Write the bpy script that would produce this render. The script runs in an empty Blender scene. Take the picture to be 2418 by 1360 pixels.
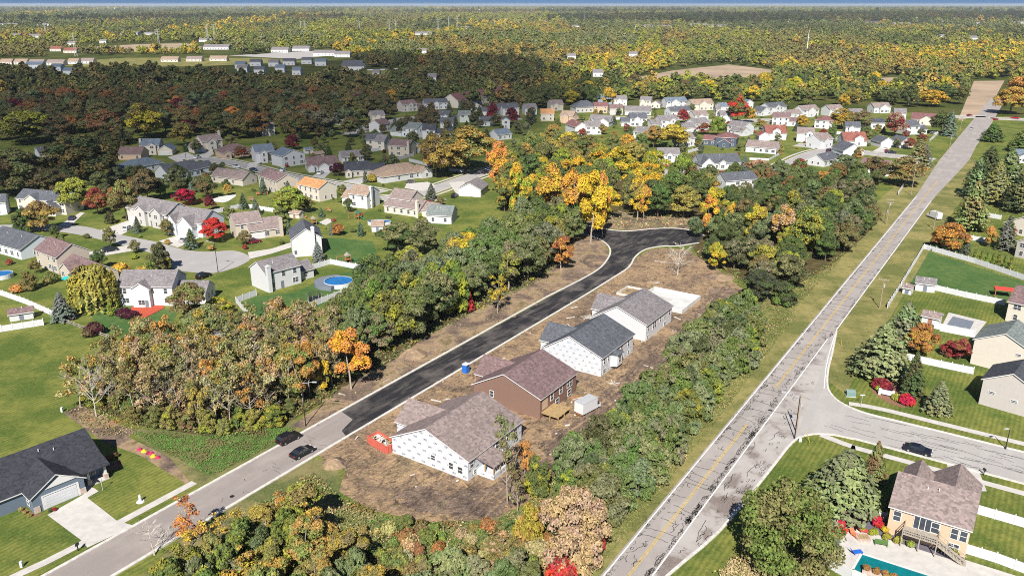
import bpy, bmesh, math, random
import numpy as np
from mathutils import Vector, Matrix
from mathutils.geometry import tessellate_polygon

SC = bpy.context.scene
COL = SC.collection
R = random.Random(7)
NR = np.random.default_rng(11)

# ---------------------------------------------------------------- camera, sky, sun, exposure
F, HZ, H = 1900.0, 10.0, 78.0
PITCH = math.atan((680 - HZ) / F)
SN, CS = math.sin(PITCH), math.cos(PITCH)
cam = bpy.data.objects.new('camera', bpy.data.cameras.new('camera'))
COL.objects.link(cam)
cam.data.sensor_fit = 'HORIZONTAL'
cam.data.sensor_width = 36
cam.data.lens = 36 * F / 2418
cam.data.clip_end = 80000
cam.data.clip_start = 1
cam.location = (0, 0, H)
cam.rotation_euler = (math.pi / 2 - PITCH, 0, 0)
SC.camera = cam

SUN_EL, SUN_AZ = math.radians(42), math.radians(8.2)      # light travels towards +Y, 8 degrees to the right
w = bpy.data.worlds.new('World')
SC.world = w
w.use_nodes = True
wn, wl = w.node_tree.nodes, w.node_tree.links
wn.clear()
sky = wn.new('ShaderNodeTexSky')
sky.sky_type = 'NISHITA'
sky.sun_disc = False
sky.sun_elevation = SUN_EL
sky.sun_rotation = math.pi + SUN_AZ
sky.altitude = 300
sky.air_density = 1.1
sky.dust_density = 0.0
sky.ozone_density = 6.0
bg = wn.new('ShaderNodeBackground')
bg.inputs['Strength'].default_value = 0.052
wo = wn.new('ShaderNodeOutputWorld')
tc = wn.new('ShaderNodeTexCoord')
ad = wn.new('ShaderNodeVectorMath'); ad.operation = 'ADD'; ad.inputs[1].default_value = (0, 0, 0.27)
nm = wn.new('ShaderNodeVectorMath'); nm.operation = 'NORMALIZE'
wl.new(tc.outputs['Generated'], ad.inputs[0]); wl.new(ad.outputs[0], nm.inputs[0])
wl.new(nm.outputs[0], sky.inputs['Vector'])
wl.new(sky.outputs[0], bg.inputs['Color']); wl.new(bg.outputs[0], wo.inputs['Surface'])

sun = bpy.data.objects.new('sun', bpy.data.lights.new('sun', 'SUN'))
COL.objects.link(sun)
sun.data.energy = 5.0
sun.data.angle = math.radians(0.5)
sun.data.color = (1.0, 0.95, 0.87)
ldir = Vector((math.sin(SUN_AZ) * math.cos(SUN_EL), math.cos(SUN_AZ) * math.cos(SUN_EL), -math.sin(SUN_EL)))
sun.rotation_euler = ldir.to_track_quat('-Z', 'Y').to_euler()

SC.view_settings.view_transform = 'Standard'
SC.view_settings.look = 'None'
SC.view_settings.exposure = 0.70
SC.view_settings.gamma = 1
SC.view_settings.use_curve_mapping = False
SC.render.engine = 'CYCLES'
SC.cycles.max_bounces = 5
SC.cycles.diffuse_bounces = 2
SC.cycles.glossy_bounces = 2
SC.cycles.transmission_bounces = 2
SC.cycles.volume_bounces = 0
SC.cycles.transparent_max_bounces = 12
SC.cycles.use_adaptive_sampling = True
SC.cycles.use_denoising = False
SC.cycles.filter_width = 1.0
SC.cycles.denoiser = 'OPENIMAGEDENOISE'

# ---------------------------------------------------------------- helpers
def P(x, y):
    """photo pixel of a point on the flat ground -> world metres"""
    u = (x - 1209) / F; v = (y - 680) / F
    t = H / (SN + v * CS)
    return Vector((u * t, (CS - v * SN) * t, 0))

def zat(Y, y):
    v = (y - 680) / F
    return H - Y * (SN + v * CS) / (CS - v * SN)

def mpp(x, y):
    """metres per photo pixel, across, at a ground point"""
    v = (y - 680) / F
    return H / (SN + v * CS) / F

def px(p):
    dx, dy, dz = p[0], p[1], p[2] - H
    d = dy * CS - dz * SN
    return 1209 + F * dx / d, 680 - F * (dy * SN + dz * CS) / d

AX = math.radians(33.44)               # the two streets run this far right of straight ahead
SD = Vector((math.sin(AX), math.cos(AX), 0)); TD = Vector((math.cos(AX), -math.sin(AX), 0))
K = H / 70.0
def ST(s, t):                          # street frame: s along the streets, t to the right
    return SD * (s * K) + TD * (t * K)
def to_st(p):
    return p.dot(SD) / K, p.dot(TD) / K

MATS = {}
def mat(name, build=None, **kw):
    if name in MATS: return MATS[name]
    m = bpy.data.materials.new(name); m.use_nodes = True
    MATS[name] = m
    nt = m.node_tree
    b = nt.nodes['Principled BSDF']
    b.inputs['Roughness'].default_value = kw.get('rough', 0.85)
    b.inputs['Specular IOR Level'].default_value = kw.get('spec', 0.25)
    b.inputs['Metallic'].default_value = kw.get('metal', 0.0)
    if 'col' in kw: b.inputs['Base Color'].default_value = (*kw['col'], 1)
    if build: build(nt, b)
    return m

class N:
    """terse node builder"""
    def __init__(s, nt): s.nt = nt
    def n(s, t, **kw):
        x = s.nt.nodes.new('ShaderNode' + t)
        for k, v in kw.items(): setattr(x, k, v)
        return x
    def l(s, a, b): s.nt.links.new(a, b)
    def coord(s, kind='Object'): return s.n('TexCoord').outputs[kind]
    def pos(s): return s.n('NewGeometry').outputs['Position']
    def mapv(s, v, scale=(1, 1, 1), rot=(0, 0, 0), loc=(0, 0, 0)):
        m = s.n('Mapping'); s.l(v, m.inputs['Vector'])
        m.inputs['Scale'].default_value = scale; m.inputs['Rotation'].default_value = rot; m.inputs['Location'].default_value = loc
        return m.outputs[0]
    def noise(s, v, scale, detail=4, rough=.6, dist=0):
        x = s.n('TexNoise'); s.l(v, x.inputs['Vector'])
        x.inputs['Scale'].default_value = scale; x.inputs['Detail'].default_value = detail
        x.inputs['Roughness'].default_value = rough; x.inputs['Distortion'].default_value = dist
        return x.outputs['Fac']
    def ramp(s, f, stops):
        x = s.n('ValToRGB'); s.l(f, x.inputs['Fac']); e = x.color_ramp.elements
        while len(e) < len(stops): e.new(.5)
        for q, (p, c) in zip(e, stops): q.position = p; q.color = (*c, 1) if len(c) == 3 else c
        return x.outputs['Color']
    def rng(s, f, a, b, c=0., d=1.):
        x = s.n('MapRange'); s.l(f, x.inputs[0])
        for i, v in enumerate((a, b, c, d)): x.inputs[1 + i].default_value = v
        return x.outputs[0]
    def mix(s, f, a, b, mode='MIX'):
        x = s.n('Mix', data_type='RGBA', blend_type=mode)
        if isinstance(f, (int, float)): x.inputs[0].default_value = f
        else: s.l(f, x.inputs[0])
        for i, v in ((6, a), (7, b)):
            if isinstance(v, tuple): x.inputs[i].default_value = (*v, 1)
            else: s.l(v, x.inputs[i])
        return x.outputs[2]
    def math(s, op, a, b=None):
        x = s.n('Math', operation=op)
        for i, v in enumerate((a, b)):
            if v is None: continue
            if isinstance(v, (int, float)): x.inputs[i].default_value = v
            else: s.l(v, x.inputs[i])
        return x.outputs[0]
    def bump(s, b, h, strength=.4, dist=.1):
        x = s.n('Bump'); x.inputs['Strength'].default_value = strength; x.inputs['Distance'].default_value = dist
        s.l(h, x.inputs['Height']); s.l(x.outputs[0], b.inputs['Normal'])

def plain(name, col, rough=.8, spec=.25, var=.12, scale=2.0, metal=0.):
    """a base colour with a little grain"""
    def bld(nt, b):
        q = N(nt); f = q.noise(q.coord(), scale, 5)
        lo = tuple(c * (1 - var) for c in col); hi = tuple(min(1, c * (1 + var)) for c in col)
        q.l(q.ramp(f, [(.3, lo), (.7, hi)]), b.inputs['Base Color'])
    return mat(name, bld, rough=rough, spec=spec, metal=metal)

class MB:
    def __init__(s): s.v, s.f, s.m = [], [], []
    def add(s, vs, fs, m=0):
        o = len(s.v); s.v += [tuple(q) for q in vs]
        for f in fs: s.f.append(tuple(o + i for i in f)); s.m.append(m)
        return s
    def box(s, x0, x1, y0, y1, z0, z1, m=0):
        return s.add([(x0,y0,z0),(x1,y0,z0),(x1,y1,z0),(x0,y1,z0),(x0,y0,z1),(x1,y0,z1),(x1,y1,z1),(x0,y1,z1)],
                     [(3,2,1,0),(4,5,6,7),(0,1,5,4),(1,2,6,5),(2,3,7,6),(3,0,4,7)], m)
    def bar(s, a, b, w, h=None, m=0):
        a, b = Vector(a), Vector(b); d = (b - a).normalized(); h = h or w
        up = Vector((0, 0, 1)) if abs(d.z) < .95 else Vector((1, 0, 0))
        x = d.cross(up).normalized() * (w / 2); z = x.cross(d).normalized() * (h / 2)
        vs = [a-x-z, a+x-z, a+x+z, a-x+z, b-x-z, b+x-z, b+x+z, b-x+z]
        return s.add(vs, [(0,1,2,3),(7,6,5,4),(0,4,5,1),(1,5,6,2),(2,6,7,3),(3,7,4,0)], m)
    def tube(s, a, b, r0, r1, n=8, m=0, cap=True):
        a, b = Vector(a), Vector(b); d = (b - a).normalized()
        up = Vector((0, 0, 1)) if abs(d.z) < .95 else Vector((1, 0, 0))
        x = d.cross(up).normalized(); y = d.cross(x)
        vs = [a + (x*math.cos(2*math.pi*i/n) + y*math.sin(2*math.pi*i/n))*r0 for i in range(n)] + \
             [b + (x*math.cos(2*math.pi*i/n) + y*math.sin(2*math.pi*i/n))*r1 for i in range(n)]
        fs = [(i, (i+1) % n, n+(i+1) % n, n+i) for i in range(n)]
        if cap: fs += [tuple(range(n-1, -1, -1)), tuple(range(n, 2*n))]
        return s.add(vs, fs, m)
    def prism(s, poly, z0, z1, m=0):
        n = len(poly)
        return s.add([(*p[:2], z0) for p in poly] + [(*p[:2], z1) for p in poly],
                     [tuple(range(n-1, -1, -1)), tuple(range(n, 2*n))] + [(i, (i+1) % n, n+(i+1) % n, n+i) for i in range(n)], m)
    def mesh(s, name, mats):
        me = bpy.data.meshes.new(name)
        me.from_pydata(s.v, [], s.f)
        for m in (mats if isinstance(mats, (list, tuple)) else [mats]): me.materials.append(m)
        if any(s.m): me.polygons.foreach_set('material_index', s.m)
        me.update()
        return me
    def build(s, name, mats, parent=None):
        return link(name, s.mesh(name, mats), parent)

def link(name, data, parent=None, loc=None, rz=None, scale=None):
    o = bpy.data.objects.new(name, data); COL.objects.link(o)
    if parent is not None: o.parent = parent
    if loc is not None: o.location = loc
    if rz is not None: o.rotation_euler = (0, 0, rz)
    if scale is not None: o.scale = scale
    return o
def tag(o, label, cat, group=None, kind=None):
    o['label'] = label
    if cat: o['category'] = cat
    if group: o['group'] = group
    if kind: o['kind'] = kind
    return o
def thing(name, label, cat, loc=(0, 0, 0), rz=0, group=None, scale=None):
    return tag(link(name, None, None, loc, rz, scale), label, cat, group)
def np_mesh(name, verts, quads, m):
    me = bpy.data.meshes.new(name)
    n, k = len(verts), len(quads)
    me.vertices.add(n); me.vertices.foreach_set('co', np.asarray(verts, np.float32).ravel())
    me.loops.add(k * 4); me.loops.foreach_set('vertex_index', np.asarray(quads, np.int32).ravel())
    me.polygons.add(k)
    me.polygons.foreach_set('loop_start', np.arange(0, 4 * k, 4, dtype=np.int32))
    me.polygons.foreach_set('loop_total', np.full(k, 4, np.int32))
    me.materials.append(m)
    me.update(); me.validate()
    return me
def inpoly(x, y, poly):
    c = False; j = len(poly) - 1
    for i in range(len(poly)):
        xi, yi = poly[i][0], poly[i][1]; xj, yj = poly[j][0], poly[j][1]
        if (yi > y) != (yj > y) and x < (xj - xi) * (y - yi) / (yj - yi) + xi: c = not c
        j = i
    return c
def smooth(pts, n=6):
    out = []
    for i in range(len(pts) - 1):
        p0 = pts[max(i-1, 0)]; p1 = pts[i]; p2 = pts[i+1]; p3 = pts[min(i+2, len(pts)-1)]
        for k in range(n):
            t = k / n
            out.append(.5*((2*p1)+(p2-p0)*t+(2*p0-5*p1+4*p2-p3)*t*t+(3*p1-p0-3*p2+p3)*t**3))
    out.append(pts[-1])
    return out
def sheet(name, pts, z, m, parent=None, kind='structure'):
    tri = tessellate_polygon([[Vector((p.x, p.y, 0)) for p in pts]])
    b = MB(); b.v = [(p.x, p.y, z) for p in pts]
    for t in tri:
        a, c, d = (pts[i] for i in t)
        up = (c.x-a.x)*(d.y-a.y)-(c.y-a.y)*(d.x-a.x) > 0
        b.f.append(tuple(t) if up else tuple(reversed(t))); b.m.append(0)
    o = b.build(name, m, parent)
    if parent is None: o['kind'] = kind
    return o
def pxs(*l): return [P(*q) for q in l]
def ribbon(name, pts, wd, z0, z1, m, parent=None, off=0., kind='structure', seg=None):
    """a swept strip or kerb of width wd whose middle runs off to the left of pts by 'off'"""
    b = MB(); n = len(pts); L = []; Rr = []
    for i, p in enumerate(pts):
        d = (pts[min(i+1, n-1)] - pts[max(i-1, 0)]); d.z = 0; d.normalize(); nrm = Vector((-d.y, d.x, 0))
        L.append(p + nrm*(off + wd/2)); Rr.append(p + nrm*(off - wd/2))
    if z0 == z1:
        b.v = [(q.x, q.y, z1) for q in L] + [(q.x, q.y, z1) for q in Rr]
        b.f = [(n+i, n+i+1, i+1, i) for i in range(n-1)]; b.m = [0]*(n-1)
    else:
        for z in (z1, z0): b.v += [(q.x, q.y, z) for q in L] + [(q.x, q.y, z) for q in Rr]
        for i in range(n-1):
            b.f += [(n+i, n+i+1, i+1, i), (i, i+1, 2*n+i+1, 2*n+i), (n+i+1, n+i, 3*n+i, 3*n+i+1)]
        b.f += [(0, 2*n, 3*n, n), (n-1, 2*n-1, 4*n-1, 3*n-1)]
        b.m = [0]*len(b.f)
    o = b.build(name, m, parent)
    if parent is None: o['kind'] = kind
    return o

# ---------------------------------------------------------------- materials
def _lawn(base, dry, stripe=0.0, ang=0.0):
    def bld(nt, b):
        q = N(nt); p = q.pos()
        f = q.noise(p, .07, 6, .7); g = q.noise(p, .55, 6, .8)
        c = q.mix(q.rng(f, .42, .58), base, dry)
        c = q.mix(q.math('MULTIPLY', q.rng(g, .48, .68), .7), c, tuple(x*.5 for x in base))
        h = q.noise(p, 2.6, 4, .8)
        c = q.mix(q.math('MULTIPLY', q.rng(h, .45, .75), .5), c, tuple(min(1, x*1.5+.02) for x in dry))
        if stripe:
            w_ = q.n('TexWave', wave_type='BANDS', bands_direction='X'); q.l(q.mapv(p, (.35, .35, .35), (0, 0, ang)), w_.inputs['Vector'])
            w_.inputs['Scale'].default_value = 1.; w_.inputs['Distortion'].default_value = 1.5
            c = q.mix(q.math('MULTIPLY', w_.outputs['Fac'], stripe), c, tuple(x*.55 for x in base))
        q.l(c, b.inputs['Base Color']); q.bump(b, g, .5, .15)
    return bld
mat('lawn', _lawn((.072, .115, .022), (.200, .205, .048), .34, .6), rough=.95, spec=.1)
mat('lawn_deep', _lawn((.050, .115, .030), (.10, .155, .045), .3, 1.2), rough=.95, spec=.1)
mat('verge', _lawn((.115, .130, .038), (.26, .225, .085)), rough=.95, spec=.1)
mat('rough_grass', _lawn((.085, .110, .034), (.21, .180, .080)), rough=.95, spec=.1)
def _ground(nt, b):
    q = N(nt); p = q.pos(); f = q.noise(p, .02, 6, .65); g = q.noise(p, .25, 4, .7)
    c = q.ramp(f, [(.3, (.035, .055, .014)), (.5, (.075, .09, .022)), (.62, (.12, .11, .035)), (.75, (.06, .06, .02))])
    c = q.mix(q.math('MULTIPLY', q.rng(g, .4, .7), .6), c, (.03, .04, .012))
    q.l(c, b.inputs['Base Color'])
mat('ground', _ground, rough=.95, spec=.05)
def _floor(nt, b):
    q = N(nt); p = q.pos(); f = q.noise(p, .35, 6, .7); g = q.noise(p, 2.5, 4, .7)
    c = q.ramp(f, [(.32, (.045, .05, .018)), (.5, (.10, .075, .035)), (.66, (.17, .12, .06))])
    c = q.mix(q.rng(g, .45, .75), c, (.04, .055, .015))
    q.l(c, b.inputs['Base Color']); q.bump(b, g, .6, .2)
mat('forest_floor', _floor, rough=.95, spec=.05)
def _dirt_mat(stops, dark, trk):
    def bld(nt, b):
        q = N(nt); p = q.pos()
        al = q.mapv(p, (1, 1, 1), (0, 0, AX))                          # street frame
        st = q.mapv(al, (1.0, .28, 1))
        big = q.noise(p, .075, 6, .66, .8); mid = q.noise(p, .40, 6, .72, 1.4); fine = q.noise(p, 1.8, 5, .8)
        tr = q.noise(st, 1.3, 5, .7, 1.2); cl = q.noise(p, .16, 4, .6, 1.5)
        c = q.ramp(big, [(.36, stops[0]), (.47, stops[1]), (.55, stops[2]), (.66, stops[3])])
        c = q.mix(q.math('MULTIPLY', q.rng(mid, .50, .62), .70), c, dark)
        c = q.mix(q.math('MULTIPLY', q.math('MULTIPLY', q.rng(tr, .52, .58), q.rng(cl, .42, .55)), trk), c, tuple(x*.75 for x in dark))
        c = q.mix(q.math('MULTIPLY', q.rng(fine, .54, .70), .60), c, tuple(min(1, x*1.5+.03) for x in stops[2]))
        c = q.mix(q.math('MULTIPLY', q.rng(fine, .46, .30), .55), c, tuple(x*.6 for x in dark))
        q.l(c, b.inputs['Base Color']); q.bump(b, q.math('ADD', q.math('ADD', mid, tr), fine), .9, .35)
    return bld
mat('dirt', _dirt_mat([(.19, .138, .102), (.32, .222, .142), (.43, .295, .172), (.21, .165, .10)], (.10, .073, .057), .7), rough=.95, spec=.08)
mat('mud', _dirt_mat([(.155, .115, .092), (.215, .155, .118), (.285, .205, .148), (.135, .098, .080)], (.072, .054, .046), .8), rough=.95, spec=.08)
def _dirt2(nt, b):
    q = N(nt); p = q.pos(); big = q.noise(p, .12, 6, .65, .8); fine = q.noise(p, 1.6, 5, .75)
    c = q.ramp(big, [(.36, (.085, .065, .058)), (.47, (.18, .13, .10)), (.56, (.33, .235, .145)), (.66, (.12, .10, .05))])
    c = q.mix(q.math('MULTIPLY', q.rng(fine, .5, .75), .6), c, (.40, .30, .21))
    c = q.mix(q.math('MULTIPLY', q.rng(fine, .45, .2), .6), c, (.05, .04, .035))
    q.l(c, b.inputs['Base Color']); q.bump(b, fine, .7, .25)
mat('verge_dirt', _dirt2, rough=.95, spec=.05)
def _asphalt(base, dust, k):
    def bld(nt, b):
        q = N(nt); p = q.pos(); al = q.mapv(q.mapv(p, (1, 1, 1), (0, 0, AX)), (1, .18, 1))
        f = q.noise(al, .5, 6, .65, .4); g = q.noise(p, .12, 5, .6); s = q.noise(p, 3.5, 4, .8)
        c = q.mix(q.math('MULTIPLY', q.rng(f, .48, .72), k), base, dust)
        c = q.mix(q.math('MULTIPLY', q.rng(g, .5, .72), k), c, dust)
        c = q.mix(q.math('MULTIPLY', q.rng(s, .5, .8), .3), c, tuple(min(1, x*1.8+.03) for x in base))
        q.l(c, b.inputs['Base Color'])
    return bld
mat('new_asphalt', _asphalt((.020, .019, .022), (.17, .15, .135), .75), rough=.8, spec=.3)
mat('old_street', _asphalt((.26, .225, .21), (.34, .30, .275), .7), rough=.9)
mat('main_asphalt', _asphalt((.30, .27, .255), (.39, .355, .335), .8), rough=.9)
def _shoulder(nt, b):
    q = N(nt); p = q.pos(); f = q.noise(p, .13, 6, .62, .6); s = q.noise(p, 3, 4, .8)
    c = q.ramp(f, [(.36, (.42, .395, .37)), (.50, (.36, .33, .31)), (.58, (.20, .165, .15)), (.72, (.15, .115, .10))])
    c = q.mix(q.math('MULTIPLY', q.rng(s, .45, .75), .35), c, (.46, .43, .41)); q.l(c, b.inputs['Base Color'])
mat('shoulder', _shoulder, rough=.9)
mat('concrete_road', _asphalt((.36, .34, .325), (.43, .41, .39), .7), rough=.9)
mat('sub_road', _asphalt((.33, .315, .305), (.40, .385, .37), .7), rough=.9)
plain('kerb', (.56, .53, .49), .9, var=.22, scale=1.5)
plain('concrete', (.50, .475, .445), .9, var=.13, scale=.7)
plain('slab', (.55, .55, .53), .9, var=.16, scale=.5)
plain('tar', (.035, .033, .033), .7, .3)
plain('paint_white', (.74, .74, .72), .7, var=.25, scale=1.2)
plain('paint_yellow', (.52, .36, .075), .7, var=.4, scale=1.6)
plain('vinyl', (.58, .585, .605), .5, .4, var=.05)
plain('trim', (.64, .63, .62), .55, .35, var=.04)
plain('pane', (.045, .055, .07), .08, .6, var=.2)
plain('bark', (.13, .10, .075), .95, .1, var=.35, scale=3)
plain('pale_bark', (.36, .31, .25), .95, .1, var=.3, scale=3)
plain('white_bark', (.48, .44, .38), .95, .1, var=.3, scale=3)
plain('wood', (.36, .25, .12), .85, var=.3, scale=3)
plain('cedar', (.36, .15, .06), .85, var=.25, scale=3)
plain('old_wood', (.33, .29, .24), .9, var=.25, scale=3)
plain('red_deck', (.42, .075, .04), .85, var=.2)
plain('black_metal', (.02, .02, .022), .45, .4)
plain('galvanised', (.42, .43, .44), .5, .5)
plain('pole_wood', (.33, .25, .18), .95, var=.25, scale=4)
plain('gravel', (.13, .12, .15), .95, var=.35, scale=6)
plain('mulch', (.22, .115, .07), .95, var=.4, scale=4)
plain('stone_edge', (.48, .38, .33), .95, var=.25, scale=4)
plain('brick', (.30, .15, .11), .9, var=.25, scale=5)
plain('rubber', (.02, .02, .02), .9)
plain('rim', (.45, .45, .47), .35, .5, metal=.6)
plain('pool_water', (.02, .16, .42), .06, .6, var=.3, scale=1.2)
plain('teal_water', (.005, .16, .18), .05, .6, var=.2, scale=.6)
plain('cover', (.16, .18, .22), .8, var=.15)
plain('field_soil', (.36, .27, .19), .95, var=.28, scale=.02)
plain('white_far', (.72, .72, .74), .7)
def _shingle(col):
    def bld(nt, b):
        q = N(nt); o = q.coord(); v = q.n('TexVoronoi'); q.l(q.mapv(o, (1.3, 1.3, 2.6)), v.inputs['Vector']); v.inputs['Scale'].default_value = 1.6
        f = q.noise(o, 5, 4, .8); g = q.noise(o, .25, 3)
        sep = q.n('SeparateColor'); q.l(v.outputs['Color'], sep.inputs[0])
        c = q.mix(q.rng(sep.outputs[0], 0, 1), tuple(x*.62 for x in col), tuple(min(1, x*1.35) for x in col))
        c = q.mix(q.math('MULTIPLY', q.rng(f, .4, .75), .45), c, tuple(min(1, x*1.9+.02) for x in col))
        c = q.mix(q.math('MULTIPLY', q.rng(g, .45, .7), .3), c, tuple(x*.7 for x in col))
        q.l(c, b.inputs['Base Color']); q.bump(b, f, .4, .05)
    return bld
ROOF = dict(grey=(.17, .155, .16), dark=(.055, .058, .07), slate=(.085, .09, .105), char=(.035, .036, .045), brown=(.155, .105, .105), tan=(.26, .19, .145),
            red=(.20, .075, .06), orange=(.40, .20, .09), blue=(.12, .15, .19), taupe=(.21, .165, .155), green=(.15, .17, .165), maroon=(.155, .075, .075))
for k_, c_ in ROOF.items(): mat('roof_' + k_, _shingle(c_), rough=.92, spec=.15)
def _siding(col, course=.22):
    def bld(nt, b):
        q = N(nt); o = q.coord(); sx = q.n('SeparateXYZ'); q.l(o, sx.inputs[0])
        fr = q.math('FRACT', q.math('DIVIDE', sx.outputs[2], course)); f = q.noise(o, 1.2, 4, .6)
        c = q.mix(q.rng(fr, .0, .16, .30, 0), q.ramp(f, [(.3, tuple(x*.92 for x in col)), (.7, col)]), tuple(x*.55 for x in col))
        q.l(c, b.inputs['Base Color'])
    return bld
WALL = dict(white=(.57, .575, .59), cream=(.60, .55, .475), beige=(.50, .44, .365), grey=(.50, .48, .46), blue=(.30, .36, .42), pale=(.62, .66, .70), navy=(.075, .10, .14),
            brown=(.22, .135, .105), peach=(.60, .43, .30), greige=(.47, .435, .41), tan=(.55, .40, .28), mint=(.55, .60, .55), steel=(.14, .18, .23))
for k_, c_ in WALL.items(): mat('wall_' + k_, _siding(c_), rough=.7, spec=.25)
def _wrap(a, dens):
    def bld(nt, b):
        q = N(nt); o = q.coord(); sx = q.n('SeparateXYZ'); q.l(o, sx.inputs[0])
        h = q.math('ADD', sx.outputs[0], sx.outputs[1])
        row = q.math('FLOOR', q.math('DIVIDE', sx.outputs[2], 1.15))
        u = q.math('FRACT', q.math('ADD', q.math('DIVIDE', h, dens), q.math('MULTIPLY', row, .43)))
        v = q.math('FRACT', q.math('DIVIDE', sx.outputs[2], 1.15))
        k = q.math('MULTIPLY', q.math('LESS_THAN', u, .34), q.math('MULTIPLY', q.math('GREATER_THAN', v, .4), q.math('LESS_THAN', v, .72)))
        w_ = q.math('GREATER_THAN', q.noise(o, 5.5, 2, .6), .47)
        wr = q.noise(o, .9, 3)
        c = q.mix(q.math('MULTIPLY', q.math('MULTIPLY', k, w_), a), q.ramp(wr, [(.3, (.49, .515, .55)), (.7, (.58, .595, .62))]), (.10, .12, .16))
        q.l(c, b.inputs['Base Color'])
    return bld
mat('wrap_bold', _wrap(.85, 2.3), rough=.6, spec=.3)
mat('wrap_light', _wrap(.62, 1.7), rough=.6, spec=.3)
def _leaf(src):
    def bld(nt, b):
        q = N(nt)
        if src == 'OBJECT':
            oi = q.n('ObjectInfo'); c1 = oi.outputs['Color']
            a2 = q.n('Attribute', attribute_type='OBJECT', attribute_name='c2'); c2 = a2.outputs['Color']
            f = q.rng(q.noise(q.mapv(q.coord('Object')), .32, 2, .6), .44, .56)
            rr = q.n('Geometry') if False else q.n('NewGeometry')
            c = q.mix(f, c1, c2)
        else:
            a1 = q.n('Attribute', attribute_type=src, attribute_name='col'); c = a1.outputs['Color']
            rr = q.n('NewGeometry')
        r = rr.outputs['Random Per Island']
        hs = q.n('HueSaturation'); q.l(c, hs.inputs['Color'])
        q.l(q.rng(r, 0, 1, .482, .518), hs.inputs['Hue'])
        q.l(q.rng(q.math('FRACT', q.math('MULTIPLY', r, 7.31)), 0, 1, .66, 1.36), hs.inputs['Value'])
        hs.inputs['Saturation'].default_value = 1.0
        q.l(hs.outputs[0], b.inputs['Base Color'])
    return bld
mat('leaf', _leaf('OBJECT'), rough=.75, spec=.18)
mat('leaf_far', _leaf('INSTANCER'), rough=.8, spec=.1)
mat('leaf_mesh', _leaf('GEOMETRY'), rough=.8, spec=.1)
M = MATS
# ---------------------------------------------------------------- ground, roads, kerbs
AVOID_POLY, AVOID_DISC = [], []
g = MB()
xs = [-30000, -9000, -2500, -700, 0, 700, 2500, 9000, 30000]; ys = [-3000, 0, 600, 2000, 6000, 15000, 40000]
for y_ in ys:
    for x_ in xs: g.v.append((x_, y_, 0))
nx = len(xs)
for j in range(len(ys)-1):
    for i in range(nx-1): g.f.append((j*nx+i, j*nx+i+1, (j+1)*nx+i+1, (j+1)*nx+i)); g.m.append(0)
o = g.build('ground', M['ground']); o['kind'] = 'structure'
sheet('lawn', [Vector(q) for q in ((-340, 40, 0), (330, 40, 0), (470, 560, 0), (260, 640, 0), (-60, 640, 0), (-380, 520, 0))], .01, M['lawn'])

# deep green yards
sheet('lawn', pxs((557, 720), (604, 700), (700, 690), (760, 660), (830, 640), (860, 680), (760, 720), (690, 748), (640, 760)), .016, M['lawn_deep'])
sheet('lawn', pxs((2185, 592), (2412, 664), (2440, 690), (2360, 715), (2190, 682), (2135, 668)), .016, M['lawn_deep'])
sheet('lawn', pxs((215, 745), (270, 715), (420, 735), (400, 790), (300, 800), (240, 785)), .016, M['lawn_deep'])
sheet('lawn', pxs((770, 560), (880, 570), (890, 600), (830, 640), (770, 610)), .016, M['lawn_deep'])
# rough grass beside the streets
sheet('verge', [ST(60, -41.5), ST(60, -37.6), ST(345, -38.0), ST(412, -39.7), ST(440, -46), ST(300, -49), ST(178, -50), ST(120, -46)], .022, M['verge'])
sheet('verge', [ST(182, -31.8), ST(345, -31.4), ST(440, -28.6), ST(440, -18), ST(330, -23), ST(150, -23), ST(155, -28)], .022, M['verge'])
sheet('rough_grass', pxs((1800, 690), (1880, 640), (1960, 600), (2000, 610), (1880, 760), (1740, 940), (1640, 1000), (1560, 900), (1700, 760)), .018, M['rough_grass'])
sheet('rough_grass', pxs((600, 1100), (740, 1085), (800, 1090), (800, 1190), (1000, 1240), (1250, 1200), (1330, 1130), (1480, 1110), (1430, 1440), (250, 1440), (430, 1265)), .018, M['rough_grass'])
sheet('rough_grass', pxs((300, 1010), (480, 1020), (700, 990), (720, 1012), (604, 1076), (470, 1148), (380, 1080)), .019, M['rough_grass'])
# forest floors
W1 = [(185, 950), (330, 1005), (520, 1035), (640, 1020), (720, 975), (800, 930), (850, 890), (930, 855), (1000, 800), (1080, 765), (1180, 715), (1280, 665),
      (1330, 615), (1390, 565), (1345, 532), (1240, 525), (1150, 590), (1050, 630), (960, 680), (860, 715), (800, 755), (700, 790), (600, 800), (540, 815), (440, 830), (330, 845), (240, 870)]
W2 = [(1190, 500), (1340, 520), (1420, 526), (1640, 532), (1700, 530), (1720, 490), (1640, 450), (1560, 425), (1440, 410), (1300, 400), (1180, 415)]
W3 = [(1625, 565), (1650, 610), (1720, 645), (1780, 680), (1850, 690), (1960, 630), (2040, 560), (2075, 520), (2050, 480), (1950, 470), (1800, 470), (1715, 490), (1690, 535)]
W4 = [(1300, 1100), (1330, 1200), (1430, 1240), (1540, 1130), (1700, 920), (1775, 820), (1770, 730), (1700, 740), (1590, 890), (1480, 1000), (1390, 1090)]
for poly in (W1, W2, W3, W4): sheet('forest_floor', pxs(*poly), .025, M['forest_floor'])
sheet('forest_floor', pxs((0, 385), (300, 335), (420, 285), (900, 300), (1100, 250), (1300, 250), (1330, 170), (900, 175), (300, 175), (-200, 170), (-300, 385)), .006, M['forest_floor'])
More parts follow.
